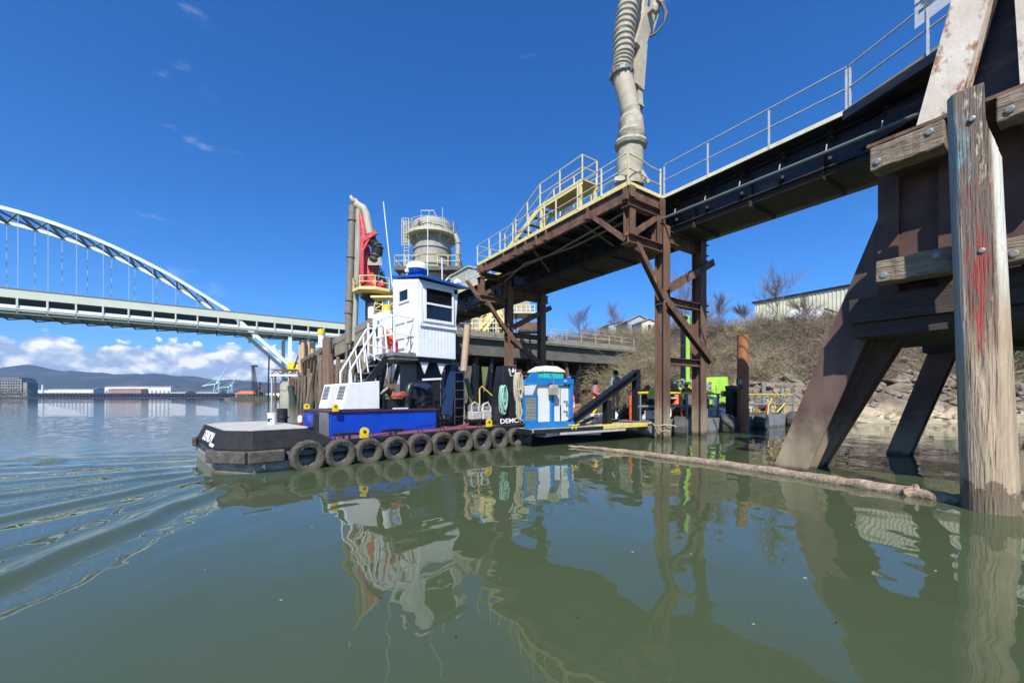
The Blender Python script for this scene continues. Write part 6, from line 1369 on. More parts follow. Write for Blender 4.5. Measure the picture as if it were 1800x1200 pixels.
# ---------------- people ----------------
def person(label,loc,rz,pose,cloth,skinm=mSkin,hat=None,vest=None,scale=1.0):
    # pose: joint dict in metres; one continuous skinned body
    J=dict(pelvis=(0,0,.95),chest=(0,0,1.28),neck=(0,0,1.47),head=(0,.0,1.60),crown=(0,0,1.72),
        shL=(-.19,0,1.42),elL=(-.24,0,1.13),haL=(-.24,-.05,.88),fiL=(-.24,-.08,.78),shR=(.19,0,1.42),elR=(.24,0,1.13),haR=(.24,-.05,.88),fiR=(.24,-.08,.78),
        hiL=(-.10,0,.92),knL=(-.11,-.02,.50),anL=(-.11,.02,.09),toL=(-.12,-.16,.04),hiR=(.10,0,.92),knR=(.11,-.02,.50),anR=(.11,.02,.09),toR=(.12,-.16,.04))
    J.update(pose)
    rad=dict(pelvis=.155,chest=.175,neck=.062,head=.092,crown=.07,shL=.075,elL=.052,haL=.036,fiL=.030,shR=.075,elR=.052,haR=.036,fiR=.030,hiL=.10,knL=.073,anL=.052,toL=.045,hiR=.10,knR=.073,anR=.052,toR=.045)
    names=list(J); E=[('pelvis','chest'),('chest','neck'),('neck','head'),('head','crown'),('chest','shL'),('shL','elL'),('elL','haL'),('haL','fiL'),('chest','shR'),('shR','elR'),('elR','haR'),('haR','fiR'),('pelvis','hiL'),('hiL','knL'),('knL','anL'),('anL','toL'),('pelvis','hiR'),('hiR','knR'),('knR','anR'),('anR','toR')]
    vs=[Vector(J[n]) for n in names]; es=[(names.index(a),names.index(b)) for a,b in E]
    # fingers and thumb as thin chains from each hand
    rr=[rad[n] for n in names]
    for s in 'LR':
        h=Vector(J['ha'+s]); f=Vector(J['fi'+s]); d=(f-h).normalized(); sd_=d.cross(Vector((1,0,0) if abs(d.x)<.8 else (0,0,1))).normalized()
        fi=names.index('fi'+s); hi=names.index('ha'+s)
        for k,L_ in enumerate((.055,.065,.06,.045)):
            a=f+sd_*(.03-.02*k)+d*.02; vs.append(a); rr.append(.012); es.append((fi,len(vs)-1)); vs.append(a+d*L_); rr.append(.009); es.append((len(vs)-2,len(vs)-1))
        a=h+sd_*.05+d*.03; vs.append(a); rr.append(.013); es.append((hi,len(vs)-1)); vs.append(a+d*.04+sd_*.02); rr.append(.010); es.append((len(vs)-2,len(vs)-1))
    me=bpy.data.meshes.new('p'); me.from_pydata([tuple(v) for v in vs],es,[]); o=bpy.data.objects.new('p',me); C.objects.link(o)
    md=o.modifiers.new('s','SKIN'); sv=me.skin_vertices[0].data
    for i,r in enumerate(rr): sv[i].radius=(r,r*(.82 if i<2 else 1))
    sv[0].use_root=True
    sb=o.modifiers.new('b','SUBSURF'); sb.levels=2; sb.render_levels=2
    dg=bpy.context.evaluated_depsgraph_get(); dg.update(); m2=bpy.data.meshes.new_from_object(o.evaluated_get(dg)); bpy.data.objects.remove(o)
    mats=[cloth['top'],cloth['legs'],skinm,cloth.get('shoes',mBlackC)]
    for m in mats: m2.materials.append(m)
    segs=[(Vector(J[a]),Vector(J[b]),k) for a,b,k in (('pelvis','chest',0),('chest','shL',0),('chest','shR',0),('shL','elL',0),('elL','haL',0),('shR','elR',0),('elR','haR',0),('haL','fiL',2),('haR','fiR',2),('neck','head',2),('head','crown',2),('pelvis','hiL',1),('hiL','knL',1),('knL','anL',1),('pelvis','hiR',1),('hiR','knR',1),('knR','anR',1),('anL','toL',3),('anR','toR',3))]
    for f in m2.polygons:
        c=f.center; best=None
        for a,b,k in segs:
            ab=b-a; tt=max(0,min(1,(c-a).dot(ab)/ab.length_squared)); d=(c-a-ab*tt).length
            if best is None or d<best[0]: best=(d,k)
        f.material_index=best[1]; f.use_smooth=True
    b=bpy.data.objects.new('person',m2); C.objects.link(b); b.location=loc; b.rotation_euler=(0,0,rz); b.scale=(scale,)*3
    tag(b,label,'person')
    H=Vector(J['head']); Cr=Vector(J['crown']); hd=(Cr-H).normalized()
    mt=H.to_3d(); q=hd.to_track_quat('Z','Y').to_matrix().to_4x4(); q.translation=H
    fm=MB()    # nose and brow, eyes
    fm.cb(tuple(q@Vector((0,-.105,.0))),(.024,.035,.04)); fm.build('nose',skinm,b)
    for s in (-1,1):
        e=MB(); e.cb(tuple(q@Vector((s*.035,-.092,.025))),(.02,.014,.012)); e.build('eye',mBlackC,b)
        e=MB(); e.cb(tuple(q@Vector((s*.10,0,.0))),(.02,.035,.055)); e.build('ear',skinm,b)
    if hat:
        hm=MB(); k=hat[1]
        hm.lathe([(.115,.03),(.125,.06),(.12,.12),(.085,.17),(.02,.19)],18,q)
        if k=='wide': hm.lathe([(.11,.045),(.20,.035),(.20,.048),(.11,.062)],20,q)
        else: hm.lathe([(.12,.04),(.145,.035),(.145,.05),(.12,.062)],18,q)
        hm.build('helmet' if k!='wide' else 'hat',hat[0],b,True)
    hr=MB(); hr.lathe([(.085,-.06),(.102,-.02),(.106,.05),(.09,.09)],14,q@Matrix.Translation((0,.018,0))); hr.build('hair',mHair,b,True)
    if vest:
        P=Vector(J['pelvis']); Ch=Vector(J['chest']); Nk=Vector(J['neck']); vm=MB(); L_=[]
        for a,rx,ry in ((P.lerp(Ch,.15),.185,.155),(P.lerp(Ch,.6),.20,.17),(Ch,.215,.18),(Ch.lerp(Nk,.45),.19,.15),(Ch.lerp(Nk,.75),.12,.10)):
            L_.append([(a.x+rx*math.cos(k*math.pi/9),a.y+ry*math.sin(k*math.pi/9),a.z) for k in range(18)])
        vm.loft(L_); vm.build('life_vest' if vest is mOrangeH else 'vest',vest,b,True)
        vb=MB(); a=P.lerp(Ch,.5)
        vb.loft([[(a.x+.207*math.cos(k*math.pi/9),a.y+.178*math.sin(k*math.pi/9),a.z+dz) for k in range(18)] for dz in (-.02,.02)]); vb.build('belt',mSteel if vest is mHiV else mBlackC,b)
    return b
mHair=M('dark_hair',(.05,.032,.022),None,9,.8)
# ---------------- work barge ----------------
DZ=.63
def barge():
    t=GT('work_barge','long grey steel work barge with a yellow railing, moored behind the near trestle posts','barge',0,.62)
    mb=MB(); mb.loft([[(.9,.0,-.5),(14.5,.0,-.5),(14.5,6.5,-.5),(.9,6.5,-.5)],[(.05,.0,.25),(14.5,.0,.25),(14.5,6.5,.25),(.05,6.5,.25)],[(-.15,.0,DZ),(14.5,.0,DZ),(14.5,6.5,DZ),(-.15,6.5,DZ)]]); mb.build('hull',mBarge,t,bevel=.015)
    mb=MB(); mb.loft([[(-4.0,1.7,-.5),(-.2,1.5,-.5),(-.2,6.4,-.5),(-4.0,6.4,-.5)],[(-5.2,1.6,.40),(-.2,1.3,.40),(-.2,6.4,.40),(-5.2,6.4,.40)]]); mb.build('front_hull',mHullB,t)
    mb=MB(); mb.box(-5.75,-.17,-.02,6.4,.47,.56); mb.build('front_deck',mDeckT,t); mb=MB(); mb.box(-5.78,-5.76,-.02,6.4,.40,.58); mb.box(-5.7,-2.6,-.05,-.025,.45,.575); mb.build('deck_lip',mHullB,t)
    mb=MB(); mb.box(-2.58,-.16,-.06,-.022,.47,.585); mb.box(-2.6,.6,-.05,.35,.562,.60); mb.build('yellow_edge',mYel2W,t)
    mb=MB()
    mb.loft([[(-5.2,.1,.30),(-4.0,.05,.36),(-3.0,.05,.44),(-5.0,.1,.44)],[(-5.2,.6,.30),(-4.0,.6,.36),(-3.0,.6,.44),(-5.0,.6,.44)]]); mb.box(-4.6,-1.4,-.04,.2,.36,.45); mb.bar((-5.1,.1,.40),(-2.6,.1,.30),.06,.08); mb.build('deck_stiffener',mGalv,t)
    mb=MB(); mb.prism([(-.12,.02),(14.48,.02),(14.48,6.48),(-.12,6.48)],DZ+.003,DZ+.015); mb.build('deck',M('barge_deck',(.20,.17,.13),(.12,.10,.08),2,.8),t)
    # railing
    mb=MB(); mb.tube([(.0,.55,1.78),(5.6,.55,1.78)],.05,8); mb.tube([(5.6,.55,1.75),(14.3,.55,1.75)],.035,8); mb.tube([(14.3,.55,1.75),(14.3,5.8,1.75)],.035,8); mb.build('yellow_handrail',mYel2,t)
    mb=MB(); mb.tube([(.0,.55,1.22),(14.3,.55,1.2)],.055,8); mb.tube([(14.3,.55,1.2),(14.3,5.8,1.2)],.04,8); mb.build('grey_pipe_rail',mBarge,t)
    for x in (.15,1.9,3.4,5.0,6.0,8.2,9.8,11.4,12.8,14.25): mb=MB(); mb.bar((x,.56,DZ),(x,.56,1.75),.09); mb.build('rail_post',mBarge,t)
    # black steel ramp frame
    f=GT('steel_ramp_frame','black steel frame with a long sloping I-beam on the front of the barge','steel frame',-1.8,1.25,.565)
    mb=MB(); mb.ibeam((-2.0,0,.04),(1.9,0,2.05),.28,.26); mb.build('sloping_beam',mBlack,f)
    mb=MB(); mb.ibeam((.15,.02,.0),(.15,.02,.93),.24,.26,(0,1,0)); mb.build('post',mBlack,f)
    mb=MB(); mb.ibeam((1.85,.02,.05),(1.85,.02,2.15),.24,.26,(0,1,0)); mb.build('post',mBlack,f)
    mb=MB(); mb.bar((1.9,.2,1.2),(3.3,.6,.1),.12,.14); mb.bar((2.8,.6,0),(2.8,.6,.75),.14); mb.bar((1.9,.3,.75),(3.2,.6,.75),.12); mb.build('rear_brace',mBlack,f)
    mb=MB(); mb.bar((-1.2,.15,.03),(-.1,.5,.25),.1); mb.cb((-1.3,.1,.04),(.5,.3,.08)); mb.build('foot_plate',mBlack,f)
mYel2W=M('worn_yellow_edge',(.75,.62,.12),(.60,.50,.15),4,.5,c3=(.45,.40,.28),thr=(.52,.62))
barge()
def barge_things():
    # blue framed unit
    t=GT('framed_tank_unit','white panelled tank unit in a bright blue steel frame on the front of the barge','tank unit',-4.9,1.2,.565)
    L_,Wd,H=1.31,1.3,1.52
    mb=MB()
    for x,y in ((.44,0),(L_,0),(-.1,Wd),(L_,Wd)): mb=MB(); mb.bar((x,y,.0),(x,y,H),.13 if x!=.44 else .12); mb.build('frame_post',mCyan,t)
    for b in ((-.62,L_+.08,-.08,.06,H-.02,H+.17),(-.1,L_+.08,Wd-.08,Wd+.06,H-.02,H+.17),(L_-.06,L_+.07,.07,Wd-.09,H-.01,H+.16),(-.45,-.2,-.05,.05,H+.171,H+.34),(-.66,L_+.08,-.1,.08,0.0,.18),(L_-.1,L_+.08,.09,Wd,0,.17)): mb=MB(); mb.box(*b); mb.build('frame_beam',mCyan,t)
    for a,b in ((-.12,.37),(.51,L_-.08)): m=MB(); m.box(a,b,.03,.08,.2,H-.04 if a<.4 else H-.12); m.build('white_panel',mPan,t)
    mb=MB(); mb.box(.05,L_-.05,.1,Wd-.1,.2,H-.06); mb.build('tank_body',mPan,t)
    mb=MB(); 
    for x,z in ((.98,.9),(.98,.55)): mb.tube([(x,.0,z),(x+.18,-.01,z),(x+.12,-.01,z-.14),(x+.22,-.01,z-.14)],.014,5)
    mb.bar((.84,.02,.2),(.84,.02,1.35),.015); mb.tube([(.86,.015,.25),(.86,.015,.75)],.018,5); mb.build('latches',mBlackC,t)
    text('USA',.07,mLet,t,plane_mtx((1.0,-.084,H+.08),(1,0,0),(0,0,1)))
    mb=MB(); mb.lathe([(.06,0),(.09,.03),(.05,.09)],12,Matrix.Translation((L_-.08,-.02,H+.17))); mb.build('lifting_lug',mCyan,t); mb=MB(); mb.tube([(.4,0,H+.18),(.35,0,H+.34),(.5,0,H+.2)],.02,5); mb.build('lifting_lug',mCyan,t)
    b=GT('hanging_weight','small grey-beige box hanging from the blue frame','box',-4.52,1.03,.565+1.12); mb=MB(); mb.loft([[(-.16,-.08,0),(.16,-.08,0),(.16,.08,0),(-.16,.08,0)],[(-.17,-.09,.24),(.17,-.09,.24),(.17,.09,.24),(-.17,.09,.24)],[(-.1,-.06,.34),(.1,-.06,.34),(.1,.06,.34),(-.1,.06,.34)]]); mb.build('body',M('weight_beige',(.38,.34,.27),None,5,.8),b); mb=MB(); mb.tube([(0,0,.34),(0,0,.6)],.015,5); mb.build('chain',mSteel,b)
    r=GT('radiator_unit','small blue framed radiator left of the white panels on the barge','radiator',-5.6,1.25,.565+.2); mb=MB()
    for x in (0,.52): mb.bar((x,0,0),(x,0,.9),.07)
    mb.bar((0,0,.02),(.52,0,.02),.07); mb.bar((0,0,.88),(.52,0,.88),.07); mb.build('frame',mCyan,r); mb=MB(); mb.box(.04,.48,-.01,.12,.05,.85); 
    for k in range(16): mb.box(.05,.47,-.03,-.011,.08+k*.048,.10+k*.048)
    mb.build('grille',M('grille_beige',(.40,.40,.33),None,5,.5),r)
    # toilet
    t=GT('portable_toilet','teal portable toilet with a cream domed roof behind the blue framed unit','portable toilet',-3.6,2.7,.565); t.scale=(.80,.80,1); mb=MB(); mb.box(0,1.25,0,1.2,0,2.02); 
    for k in range(4): mb.box(.05+k*.3,.08+k*.3,-.02,-.001,.1,2.0)
    mb.build('body',mTeal,t); mb=MB(); mb.loft([[(-.06,-.06,2.03),(1.31,-.06,2.03),(1.31,1.26,2.03),(-.06,1.26,2.03)],[(-.04,-.04,2.1),(1.29,-.04,2.1),(1.29,1.24,2.1),(-.04,1.24,2.1)],[(.25,.2,2.27),(1.0,.2,2.27),(1.0,1.0,2.27),(.25,1.0,2.27)]]); mb.build('roof',mCream,t)
    # workers
    dz=DZ+.015
    person('worker in a red-orange life vest, yellow trousers and black hat, walking on the barge',GF.w(.1,3.6,dz),R(60),dict(knL=(-.11,-.10,.50),anL=(-.11,.12,.10),toL=(-.12,-.04,.05),elL=(-.27,-.05,1.15),haL=(-.18,-.28,1.08),fiL=(-.12,-.35,1.07),elR=(.27,-.03,1.13),haR=(.2,-.26,1.05),fiR=(.13,-.33,1.04)),dict(top=mGreyC,legs=mYelP),hat=(mBlackC,'wide'),vest=mOrangeH)
    cr=GT('deck_crate','dark wooden crate on the barge deck under the standing worker','crate',1.0,3.2,dz); mb=MB(); mb.box(-.45,.45,-.4,.4,.0,.42); 
    for k in range(4): mb.box(-.47,-.451,-.38+k*.2,-.22+k*.2,.02,.40); mb.box(-.44+k*.23,-.26+k*.23,-.42,-.401,.02,.4)
    mb.build('boards',mBlackC,cr)
    person('worker in a black helmet and grey shirt, standing high with a hand at his mouth',GF.w(1.0,3.2,dz+.42),R(20),dict(elR=(.26,-.10,1.16),haR=(.14,-.22,1.40),fiR=(.07,-.20,1.5),elL=(-.26,-.05,1.14),haL=(-.24,-.2,.95),fiL=(-.22,-.26,.88)),dict(top=mGreyC,legs=mBlackC),hat=(mBlackC,'hard'),vest=mBlackC)
    person('worker in a yellow-green safety vest bending forward behind the sloping black beam',GF.w(2.2,3.0,dz),R(75),dict(chest=(0,-.22,1.18),neck=(0,-.38,1.30),head=(0,-.48,1.36),crown=(0,-.55,1.44),shL=(-.19,-.32,1.22),elL=(-.24,-.40,.98),haL=(-.2,-.52,.78),fiL=(-.18,-.56,.70),shR=(.19,-.32,1.22),elR=(.24,-.40,.98),haR=(.2,-.52,.78),fiR=(.18,-.56,.70)),dict(top=mNavyC,legs=mNavyC),hat=(mRed,'hard'),vest=mHiV)
    person('worker in a wide black hat and dark clothes, left of the near trestle post',GF.w(4.3,3.1,dz),R(10),dict(elL=(-.26,-.12,1.12),haL=(-.18,-.30,1.02),fiL=(-.12,-.36,1.0)),dict(top=mNavyC,legs=mNavyC),hat=(mBlackC,'wide'))
    person('worker in an orange jacket seen between the two near trestle posts',GF.w(6.7,3.3,dz),R(-30),dict(elR=(.27,-.10,1.12),haR=(.2,-.30,1.1),fiR=(.16,-.36,1.1)),dict(top=mOrange,legs=mNavyC),hat=(mYel2,'hard'))
    # delineators and small gear
    t0=GT('traffic_delineator','tall orange and white delineator post right of the blue frame','delineator',-3.0,1.7,.565); mb=MB(); mb.lathe([(.055,.06),(.05,.65),(.05,1.05),(.03,1.1)],12); mb.build('post',mOrange,t0,True); mb=MB(); mb.lathe([(.052,.66),(.052,.86)],12); mb.build('band',mWhite,t0,True); mb=MB(); mb.lathe([(.17,0),(.16,.05),(.05,.06)],12); mb.build('base',mBlackC,t0)
    for (a,b,lab,w_,h_,mat) in [(-1.6,2.0,'white bucket with red print under the sloping black beam, the left one',.17,.36,mWhite),(-1.15,2.05,'white bucket with red print under the sloping black beam, the right one',.17,.36,mWhite)]:
        q=GT('bucket',lab,'bucket',a,b,.565,0,'white buckets on the barge'); mb=MB(); mb.lathe([(.15,0),(.17,h_)],18); mb.build('body',mat,q,True); mb=MB(); mb.cb((-.02,-.165,.2),(.16,.012,.06)); mb.cb((-.02,-.163,.12),(.12,.012,.03)); mb.build('print',mOrangeH,q); mb=MB(); mb.tube([(.17*math.cos(k*math.pi/8),.17*math.sin(k*math.pi/8),h_) for k in range(17)],.012,5,False); mb.build('rim',mWhite,q)
    for (a,b,w_,d_,h_,mat,nm,lab) in [(-2.7,3.2,1.5,.9,.75,M('ply_brown',(.42,.22,.10),None,4,.7),'crate','orange-brown wooden crate behind the delineator post'),(.1,1.5,.28,.28,1.0,mOrange,'barrel','tall orange cylinder beside the short black post'),(1.1,1.6,1.1,.5,.38,mWhite,'cooler','low white box on deck between the black posts'),(2.3,2.2,1.6,.8,.9,mBlackC,'generator','black equipment box behind the tall black post'),
        (3.6,2.0,.4,.4,1.05,mOrange,'barrel','orange drum leaning behind the yellow railing'),(2.2,1.8,2.2,.5,.95,mPan,'work_table','long white work table in front of the bending worker'),(5.5,2.2,2.3,.5,.9,mPan,'pipe_stack','white pipes on a stand between the near trestle posts'),(6.2,1.6,1.4,.6,.38,mWhite,'cooler','white low crate on deck between the near trestle posts'),(9.5,1.8,.9,.5,.3,mRed,'toolbox','red toolbox right of the near trestle posts'),(10.2,1.3,.3,.3,.3,mYel2,'stool','small yellow step stool on the barge edge')]:
        q=GT(nm,lab,nm.replace('_',' '),a,b,dz if a>-.2 else .565)
        mb=MB()
        if nm=='barrel':
            mb.lathe([(w_*.46,0),(w_*.5,.04),(w_*.46,.3),(w_*.5,.33),(w_*.46,.36),(w_*.46,.62),(w_*.5,.65),(w_*.46,.68),(w_*.5,h_-.03),(w_*.44,h_)],18); mb.build('body',mat,q,True)
            if a>3: q.rotation_euler=(R(8),R(12),GF.a)
            mb=MB(); mb.lathe([(w_*.43,h_+.001),(w_*.43,h_+.015)],18); mb.build('lid',mWhite,q)
        elif nm in('work_table','pipe_stack'):
            mb.box(0,w_,0,d_,h_-.06,h_)
            if nm=='pipe_stack':
                for k in range(4): mb.tube([(-.2,.07+k*.11,h_+.06),(w_+.3,.07+k*.11,h_+.06)],.055,10)
            mb.build('top',mat,q)
            for x in (.08,w_-.08):
                for y in (.05,d_-.05): m=MB(); m.bar((x,y,0),(x,y,h_-.06),.05); m.build('leg',mBlackC,q)
        elif nm=='stool':
            mb.box(0,w_,0,d_,h_-.04,h_); mb.build('seat',mat,q)
            for x in (.03,w_-.03):
                for y in (.03,d_-.03): m=MB(); m.bar((x,y,0),(x,y,h_-.04),.04); m.build('leg',mat,q)
        else:
            mb.box(0,w_,0,d_,0,h_*.8); mb.build('body',mat,q,bevel=.02); m=MB(); m.box(-.02,w_+.02,-.02,d_+.02,h_*.8+.002,h_); m.build('lid',mat if mat is not mBlackC else mHullB,q,bevel=.02)
            m=MB(); m.bar((w_*.35,-.04,h_*.6),(w_*.65,-.04,h_*.6),.03); m.build('handle',mBlackC,q)
    mb=MB()
    for k in range(3): mb.tube([(.3*math.cos(a)+.02*k,-.05*k,.3+.3*math.sin(a)) for a in [j*math.pi/10 for j in range(21)]],.022,6,False)
    solo('white_hose',mb,mWhite,'white hose coil standing on deck right of the tall black post','hose',GF.w(1.5,1.0,dz),GF.a,smooth=True)
    mb=MB()
    for k in range(4): mb.tube([(.09*math.cos(a)+.02*k,-.03*k,.22*math.sin(a)) for a in [j*math.pi/10 for j in range(21)]],.014,6,False)
    solo('rope_loop',mb,mWhite,'white rope loop hanging from the railing between the near trestle posts','rope',GF.w(5.3,1.0,1.4),GF.a)
    mb=MB(); rnd=random.Random(6)
    for k in range(26):
        a=rnd.uniform(0,3.2); mb.tube([(a,rnd.uniform(0,.6),.05),(a+rnd.gauss(0,.2),rnd.uniform(0,.6),.4+rnd.random()*.3),(a+rnd.gauss(.3,.3),rnd.uniform(0,.6),.1+rnd.random()*.3)],.03,5)
    solo('tangled_hoses',mb,mHose,'tangle of black hoses lying on the barge behind the black posts','hoses',GF.w(.3,2.1,dz),GF.a)
    rnd=random.Random(21)
    pal=[(mOrange,'orange'),(mWhite,'white'),(mYel2,'yellow'),(mLime,'lime green'),(mNavyC,'navy blue'),(mRed,'red'),(mHiV,'yellow-green'),(mCream,'cream'),(mSteel,'grey')]
    spots=[(.55,2.7,'beside the white work table'),(2.9,3.4,'behind the bending worker'),(3.2,1.5,'under the yellow railing left of the near trestle posts'),(4.0,2.6,'behind the left near trestle post'),(4.9,1.6,'just right of the left near trestle post'),(5.4,2.9,'in front of the rounded orange hood'),(7.6,2.2,'just right of the right near trestle post'),(8.2,3.4,'beside the drilling rig track'),(8.9,2.0,'on deck left of the rusty pile'),(10.6,2.4,'on deck right of the rusty pile'),(11.4,3.1,'behind the striped plate'),(12.1,1.9,'near the right end of the barge')]
    for i,(a,b,wh) in enumerate(spots):
        mt,cn=pal[(i*4+1)%9]; kind=i%3; s=rnd.uniform(.8,1.25)
        if kind==0:
            q=GT('jerry_can',f'{cn} fuel can {wh}','can',a,b,dz,rnd.random()); mb=MB(); mb.loft([[(-.16*s,-.1*s,0),(.16*s,-.1*s,0),(.16*s,.1*s,0),(-.16*s,.1*s,0)],[(-.16*s,-.1*s,.4*s),(.16*s,-.1*s,.4*s),(.16*s,.1*s,.4*s),(-.16*s,.1*s,.4*s)],[(-.05*s,-.06*s,.48*s),(.14*s,-.06*s,.48*s),(.14*s,.06*s,.48*s),(-.05*s,.06*s,.48*s)]]); mb.build('body',mt,q,bevel=.02); mb=MB(); mb.lathe([(.04,.46*s),(.04,.55*s)],10,Matrix.Translation((-.1*s,0,0))); mb.build('cap',mBlackC,q)
        elif kind==1:
            q=GT('equipment_case',f'{cn} equipment case on legs {wh}','case',a,b,dz,rnd.random()*.4); mb=MB(); mb.box(-.4*s,.4*s,-.25,.25,.55,1.05*s); mb.build('body',mt,q,bevel=.03)
            for x in (-.34,.34):
                for y in (-.2,.2): mb=MB(); mb.bar((x*s,y,0),(x*s,y,.55),.045); mb.build('leg',mBlack,q)
            mb=MB(); mb.box(-.3*s,.1*s,-.275,-.252,.68,.9*s); mb.lathe([(.05,-.01),(.05,.02)],10,Matrix.Translation((.25*s,-.26,.8))@Matrix.Rotation(R(90),4,'X')); mb.build('control_panel',mBlackC,q)
        else:
            q=GT('hose_reel',f'{cn} hose reel {wh}','reel',a,b,dz,rnd.random()*.5); mb=MB()
            for y in (-.2,.2): mb.lathe([(.34*s,-.015),(.36*s,0),(.34*s,.015)],20,Matrix.Translation((0,y,.42*s))@Matrix.Rotation(R(90),4,'X'))
            mb.build('flange',mt,q); mb=MB(); mb.lathe([(.22*s,-.18),(.24*s,-.1),(.21*s,0),(.24*s,.1),(.22*s,.18)],18,Matrix.Translation((0,0,.42*s))@Matrix.Rotation(R(90),4,'X')); mb.build('hose',mHose,q,True); mb=MB(); mb.bar((-.3*s,0,.03),(.3*s,0,.03),.5,.06); mb.bar((0,-.24,0),(0,-.24,.42*s),.05); mb.bar((0,.24,0),(0,.24,.42*s),.05); mb.build('stand',mBlack,q)
    # bags / netting heaps
    for i,(a,b,s,mat,lab) in enumerate([(1.6,2.1,.55,mBlackC,'black tarpaulin heap on the barge between the black posts'),(4.6,2.4,.45,M('maroon_cloth',(.15,.02,.035),None,4,.8),'maroon tarpaulin bundle behind the left near trestle post'),(1.3,1.75,.17,M('pink_marker',(.75,.05,.12),None,4,.5),'small bright pink bundle on top of the black heap')]):
        mb=MB(); vs,fs=RP[i+3]; mb.add([Vector((v.x*s*1.5,v.y*s,v.z*s+s*.5)) for v in vs],fs); solo('covered_heap' if i<2 else 'pink_bundle',mb,mat,lab,'bundle',GF.w(a,b,dz+(.28 if i==2 else 0)),GF.a,smooth=False)
    # lime green drilling rig
    t=GT('drill_rig','lime green drilling rig with a tall lime mast standing on the barge','drill rig',6.9,4.9,dz)
    mb=MB(); mb.box(-1.4,5.4,-.9,.9,.5,.85); mb.box(-1.0,1.4,-.8,.8,.86,1.5); mb.box(2.2,3.6,-.85,.8,.86,1.35); mb.build('chassis',mLime,t,bevel=.03)
    mb=MB(); mb.loft([[(3.9,-.85,.86),(5.5,-.85,.86),(5.5,.8,.86),(3.9,.8,.86)],[(3.9,-.85,1.5),(5.6,-.85,1.4),(5.6,.8,1.4),(3.9,.8,1.5)],[(4.2,-.8,2.2),(5.5,-.8,2.25),(5.5,.7,2.25),(4.2,.7,2.2)]]); mb.build('engine_hood',mLime,t,bevel=.04)
    mb=MB(); 
    for k in range(9): mb.box(4.6+k*.09,4.65+k*.09,-.87,-.851,1.0,1.35)
    mb.box(2.6,3.3,-.87,-.851,.95,1.25); mb.build('vents',mBlackC,t)
    mb=MB(); mb.lathe([(.42,-.12),(.46,0),(.42,.12)],20,Matrix.Translation((1.9,-.6,1.15))@Matrix.Rotation(R(90),4,'X')); mb.build('reel',mLime,t,True)
    mb=MB(); rnd=random.Random(3)
    for k in range(40): a=rnd.uniform(-1.2,4); mb.cb((a,-.7+rnd.gauss(0,.1),rnd.uniform(1.3,1.9)),(rnd.uniform(.08,.3),.15,rnd.uniform(.08,.25)),0,rnd.random())
    for k in range(14): a=rnd.uniform(-1,4); mb.tube([(a,-.85,.9),(a+.1,-.95,1.3),(a+rnd.gauss(0,.4),-.85,1.7)],.025,5)
    mb.build('machinery',M('rig_machinery',(.45,.50,.42),(.10,.11,.10),5,.5),t)
    mb=MB(); 
    for z in (1.9,1.4): mb.bar((-1.3,-.85,z),(1.6,-.85,z),.04)
    for x in (-1.3,-.3,.7,1.6): mb.bar((x,-.85,.86),(x,-.85,1.9),.04)
    mb.build('guard_rail',mLime,t)
    mb=MB(); 
    for x in (-.9,4.6): mb.lathe([(.42,-.2),(.45,0),(.42,.2)],18,Matrix.Translation((x,-.8,.25))@Matrix.Rotation(R(90),4,'X'))
    mb.box(-.9,4.6,-.95,-.65,.0,.5); mb.build('crawler_track',mBlackC,t)
    mb=MB(); mb.bar((2.5,.2,.3),(2.5,.2,5.95),.34,.34); m=mb.build('mast',mLime,t); mb=MB(); mb.bar((2.17,.15,.4),(2.17,.15,5.8),.1,.3); mb.cb((2.1,.15,5.75),(.35,.5,.2)); mb.build('mast_rail',mDark,m)
    t=GT('orange_machine_hood','rounded orange machine hood behind the railing between the near trestle posts','machine',5.6,3.6,dz); mb=MB(); mb.loft([[(-.4,-.4,0),(.4,-.4,0),(.4,.4,0),(-.4,.4,0)],[(-.4,-.4,1.2),(.4,-.4,1.2),(.4,.4,1.2),(-.4,.4,1.2)],[(-.25,-.35,1.55),(.25,-.35,1.55),(.25,.35,1.55),(-.25,.35,1.55)],[(-.08,-.3,1.65),(.08,-.3,1.65),(.08,.3,1.65),(-.08,.3,1.65)]]); mb.build('hood',M('dull_orange',(.48,.12,.04),None,3,.6),t,bevel=.05); mb=MB(); mb.box(-.3,.3,-.42,-.401,.2,.7); mb.build('grille',mBlackC,t)
    # spud pile and its guide
    mb=MB(); mb.tube([(0,0,-1.5),(0,0,4.55)],.25,24); mb.tube([(0,0,4.551),(0,0,4.56)],.2,24)
    solo('spud_pile',mb,mSpud,'rusty orange steel pipe pile standing at the barge side','pile',GF.w(6.55,.27),0,smooth=True)
    t=GT('spud_guide','black steel pile guide with a yellow and black striped plate at the barge side','pile guide',6.2,.45,dz); mb=MB(); mb.box(-.12,.08,.1,.4,-.3,1.5); mb.box(.62,.85,.1,.4,-.3,1.45); mb.box(-.12,.85,.31,.5,1.0,1.25); mb.box(-.35,.2,-.25,.3,1.35,1.5); mb.build('frame',mBlack,t)
    mb=MB(); mb.cb((-.1,-.27,1.68),(.62,.03,.28)); mb.build('striped_plate',mBlackC,t)
    mb=MB()
    for k in range(4): x=-.32+k*.15; mb.add([(x,-.288,1.56),(x+.07,-.288,1.56),(x+.15,-.288,1.8),(x+.08,-.288,1.8),(x,-.284,1.56),(x+.07,-.284,1.56),(x+.15,-.284,1.8),(x+.08,-.284,1.8)],[(0,1,2,3),(7,6,5,4),(0,4,5,1),(2,6,7,3),(1,5,6,2),(3,7,4,0)])
    mb.build('stripes',mYel,t)
    # big tyres on the barge side
    root=None
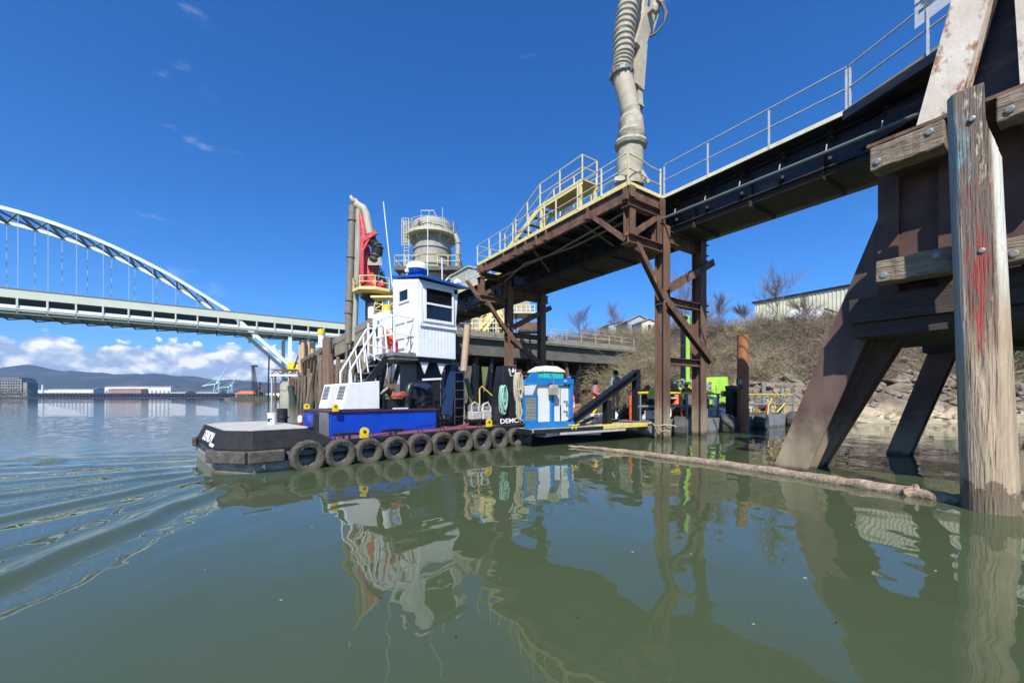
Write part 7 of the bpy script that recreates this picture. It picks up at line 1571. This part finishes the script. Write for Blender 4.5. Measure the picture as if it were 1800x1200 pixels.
    for i,(a,lab) in enumerate([(1.6,'large black tyre on the barge side between the near trestle posts'),(5.2,'large grey-black tyre on the barge side just left of the rusty pile'),(8.5,'large black tyre on the barge side just right of the rusty pile'),(12.2,'large tyre on the barge side farthest to the right')]):
        p=GF.w(a,.33,.34)
        if root is None:
            root=solo('barge_tyre',tyre(.48,.2,.5,False,mRub2),mRub2,lab,'tyre',p,GF.a,'big tyres along the barge',smooth=True); o=root
        else: o=dup(root,p,GF.a,lab)
        o.rotation_euler=(0,R(i*40),GF.a+R(38 if i<2 else 12))
    for i,(a,b) in enumerate([(12.9,2.2),(13.6,2.5),(13.3,1.4)]):
        mb=MB(); mb.tube([(0,0,0),(.1*(i-1),0,1.9-.2*i)],.1,10); mb.lathe([(.12,.8),(.12,.9)],10); solo('deck_post',mb,mBarge,['grey steel deck post at the right end of the barge, tallest of three','grey steel deck post at the right end of the barge, rearmost of three','grey steel deck post at the right end of the barge, nearest the railing'][i],'post',GF.w(a,b,dz),GF.a)
    mb=MB(); mb.tube([(0,0,0),(.1,0,.5),(.3,-.1,.9),(.6,-.1,.8),(.8,0,.3),(1.1,0,.1),(1.6,-.2,.6),(1.9,-.1,.5),(2.0,0,0)],.035,7); solo('yellow_hose',mb,mYelM,'yellow hose draped over the railing at the right end of the barge','hose',GF.w(10.9,1.1,dz),GF.a)
    c=GT('yellow_cleat','small yellow deck cleat on the front edge of the barge','cleat',-4.3,.25,.565); mb=MB(); mb.tube([(-.22,0,.14),(-.1,0,.12),(.1,0,.12),(.22,0,.14)],.025,7); mb.build('horn',mYel2,c); mb=MB(); mb.bar((-.08,0,0),(-.06,0,.12),.04); mb.bar((.08,0,0),(.06,0,.12),.04); mb.build('base',mYel2,c)
barge_things()
# ---------------- haze ----------------
def haze():
    mb=MB(); mb.box(-6500,6500,-400,4900,-3,420); o=mb.build('haze',[]); o['kind']='stuff'
    m=bpy.data.materials.new('haze'); m.use_nodes=True; t=m.node_tree; t.nodes.clear(); v=t.nodes.new('ShaderNodeVolumePrincipled'); v.inputs['Color'].default_value=(.42,.66,1,1); v.inputs['Density'].default_value=HZ; v.inputs['Anisotropy'].default_value=.2
    ou=t.nodes.new('ShaderNodeOutputMaterial'); t.links.new(v.outputs[0],ou.inputs['Volume']); o.data.materials.append(m)
HZ=.9e-4
if HZ: haze()
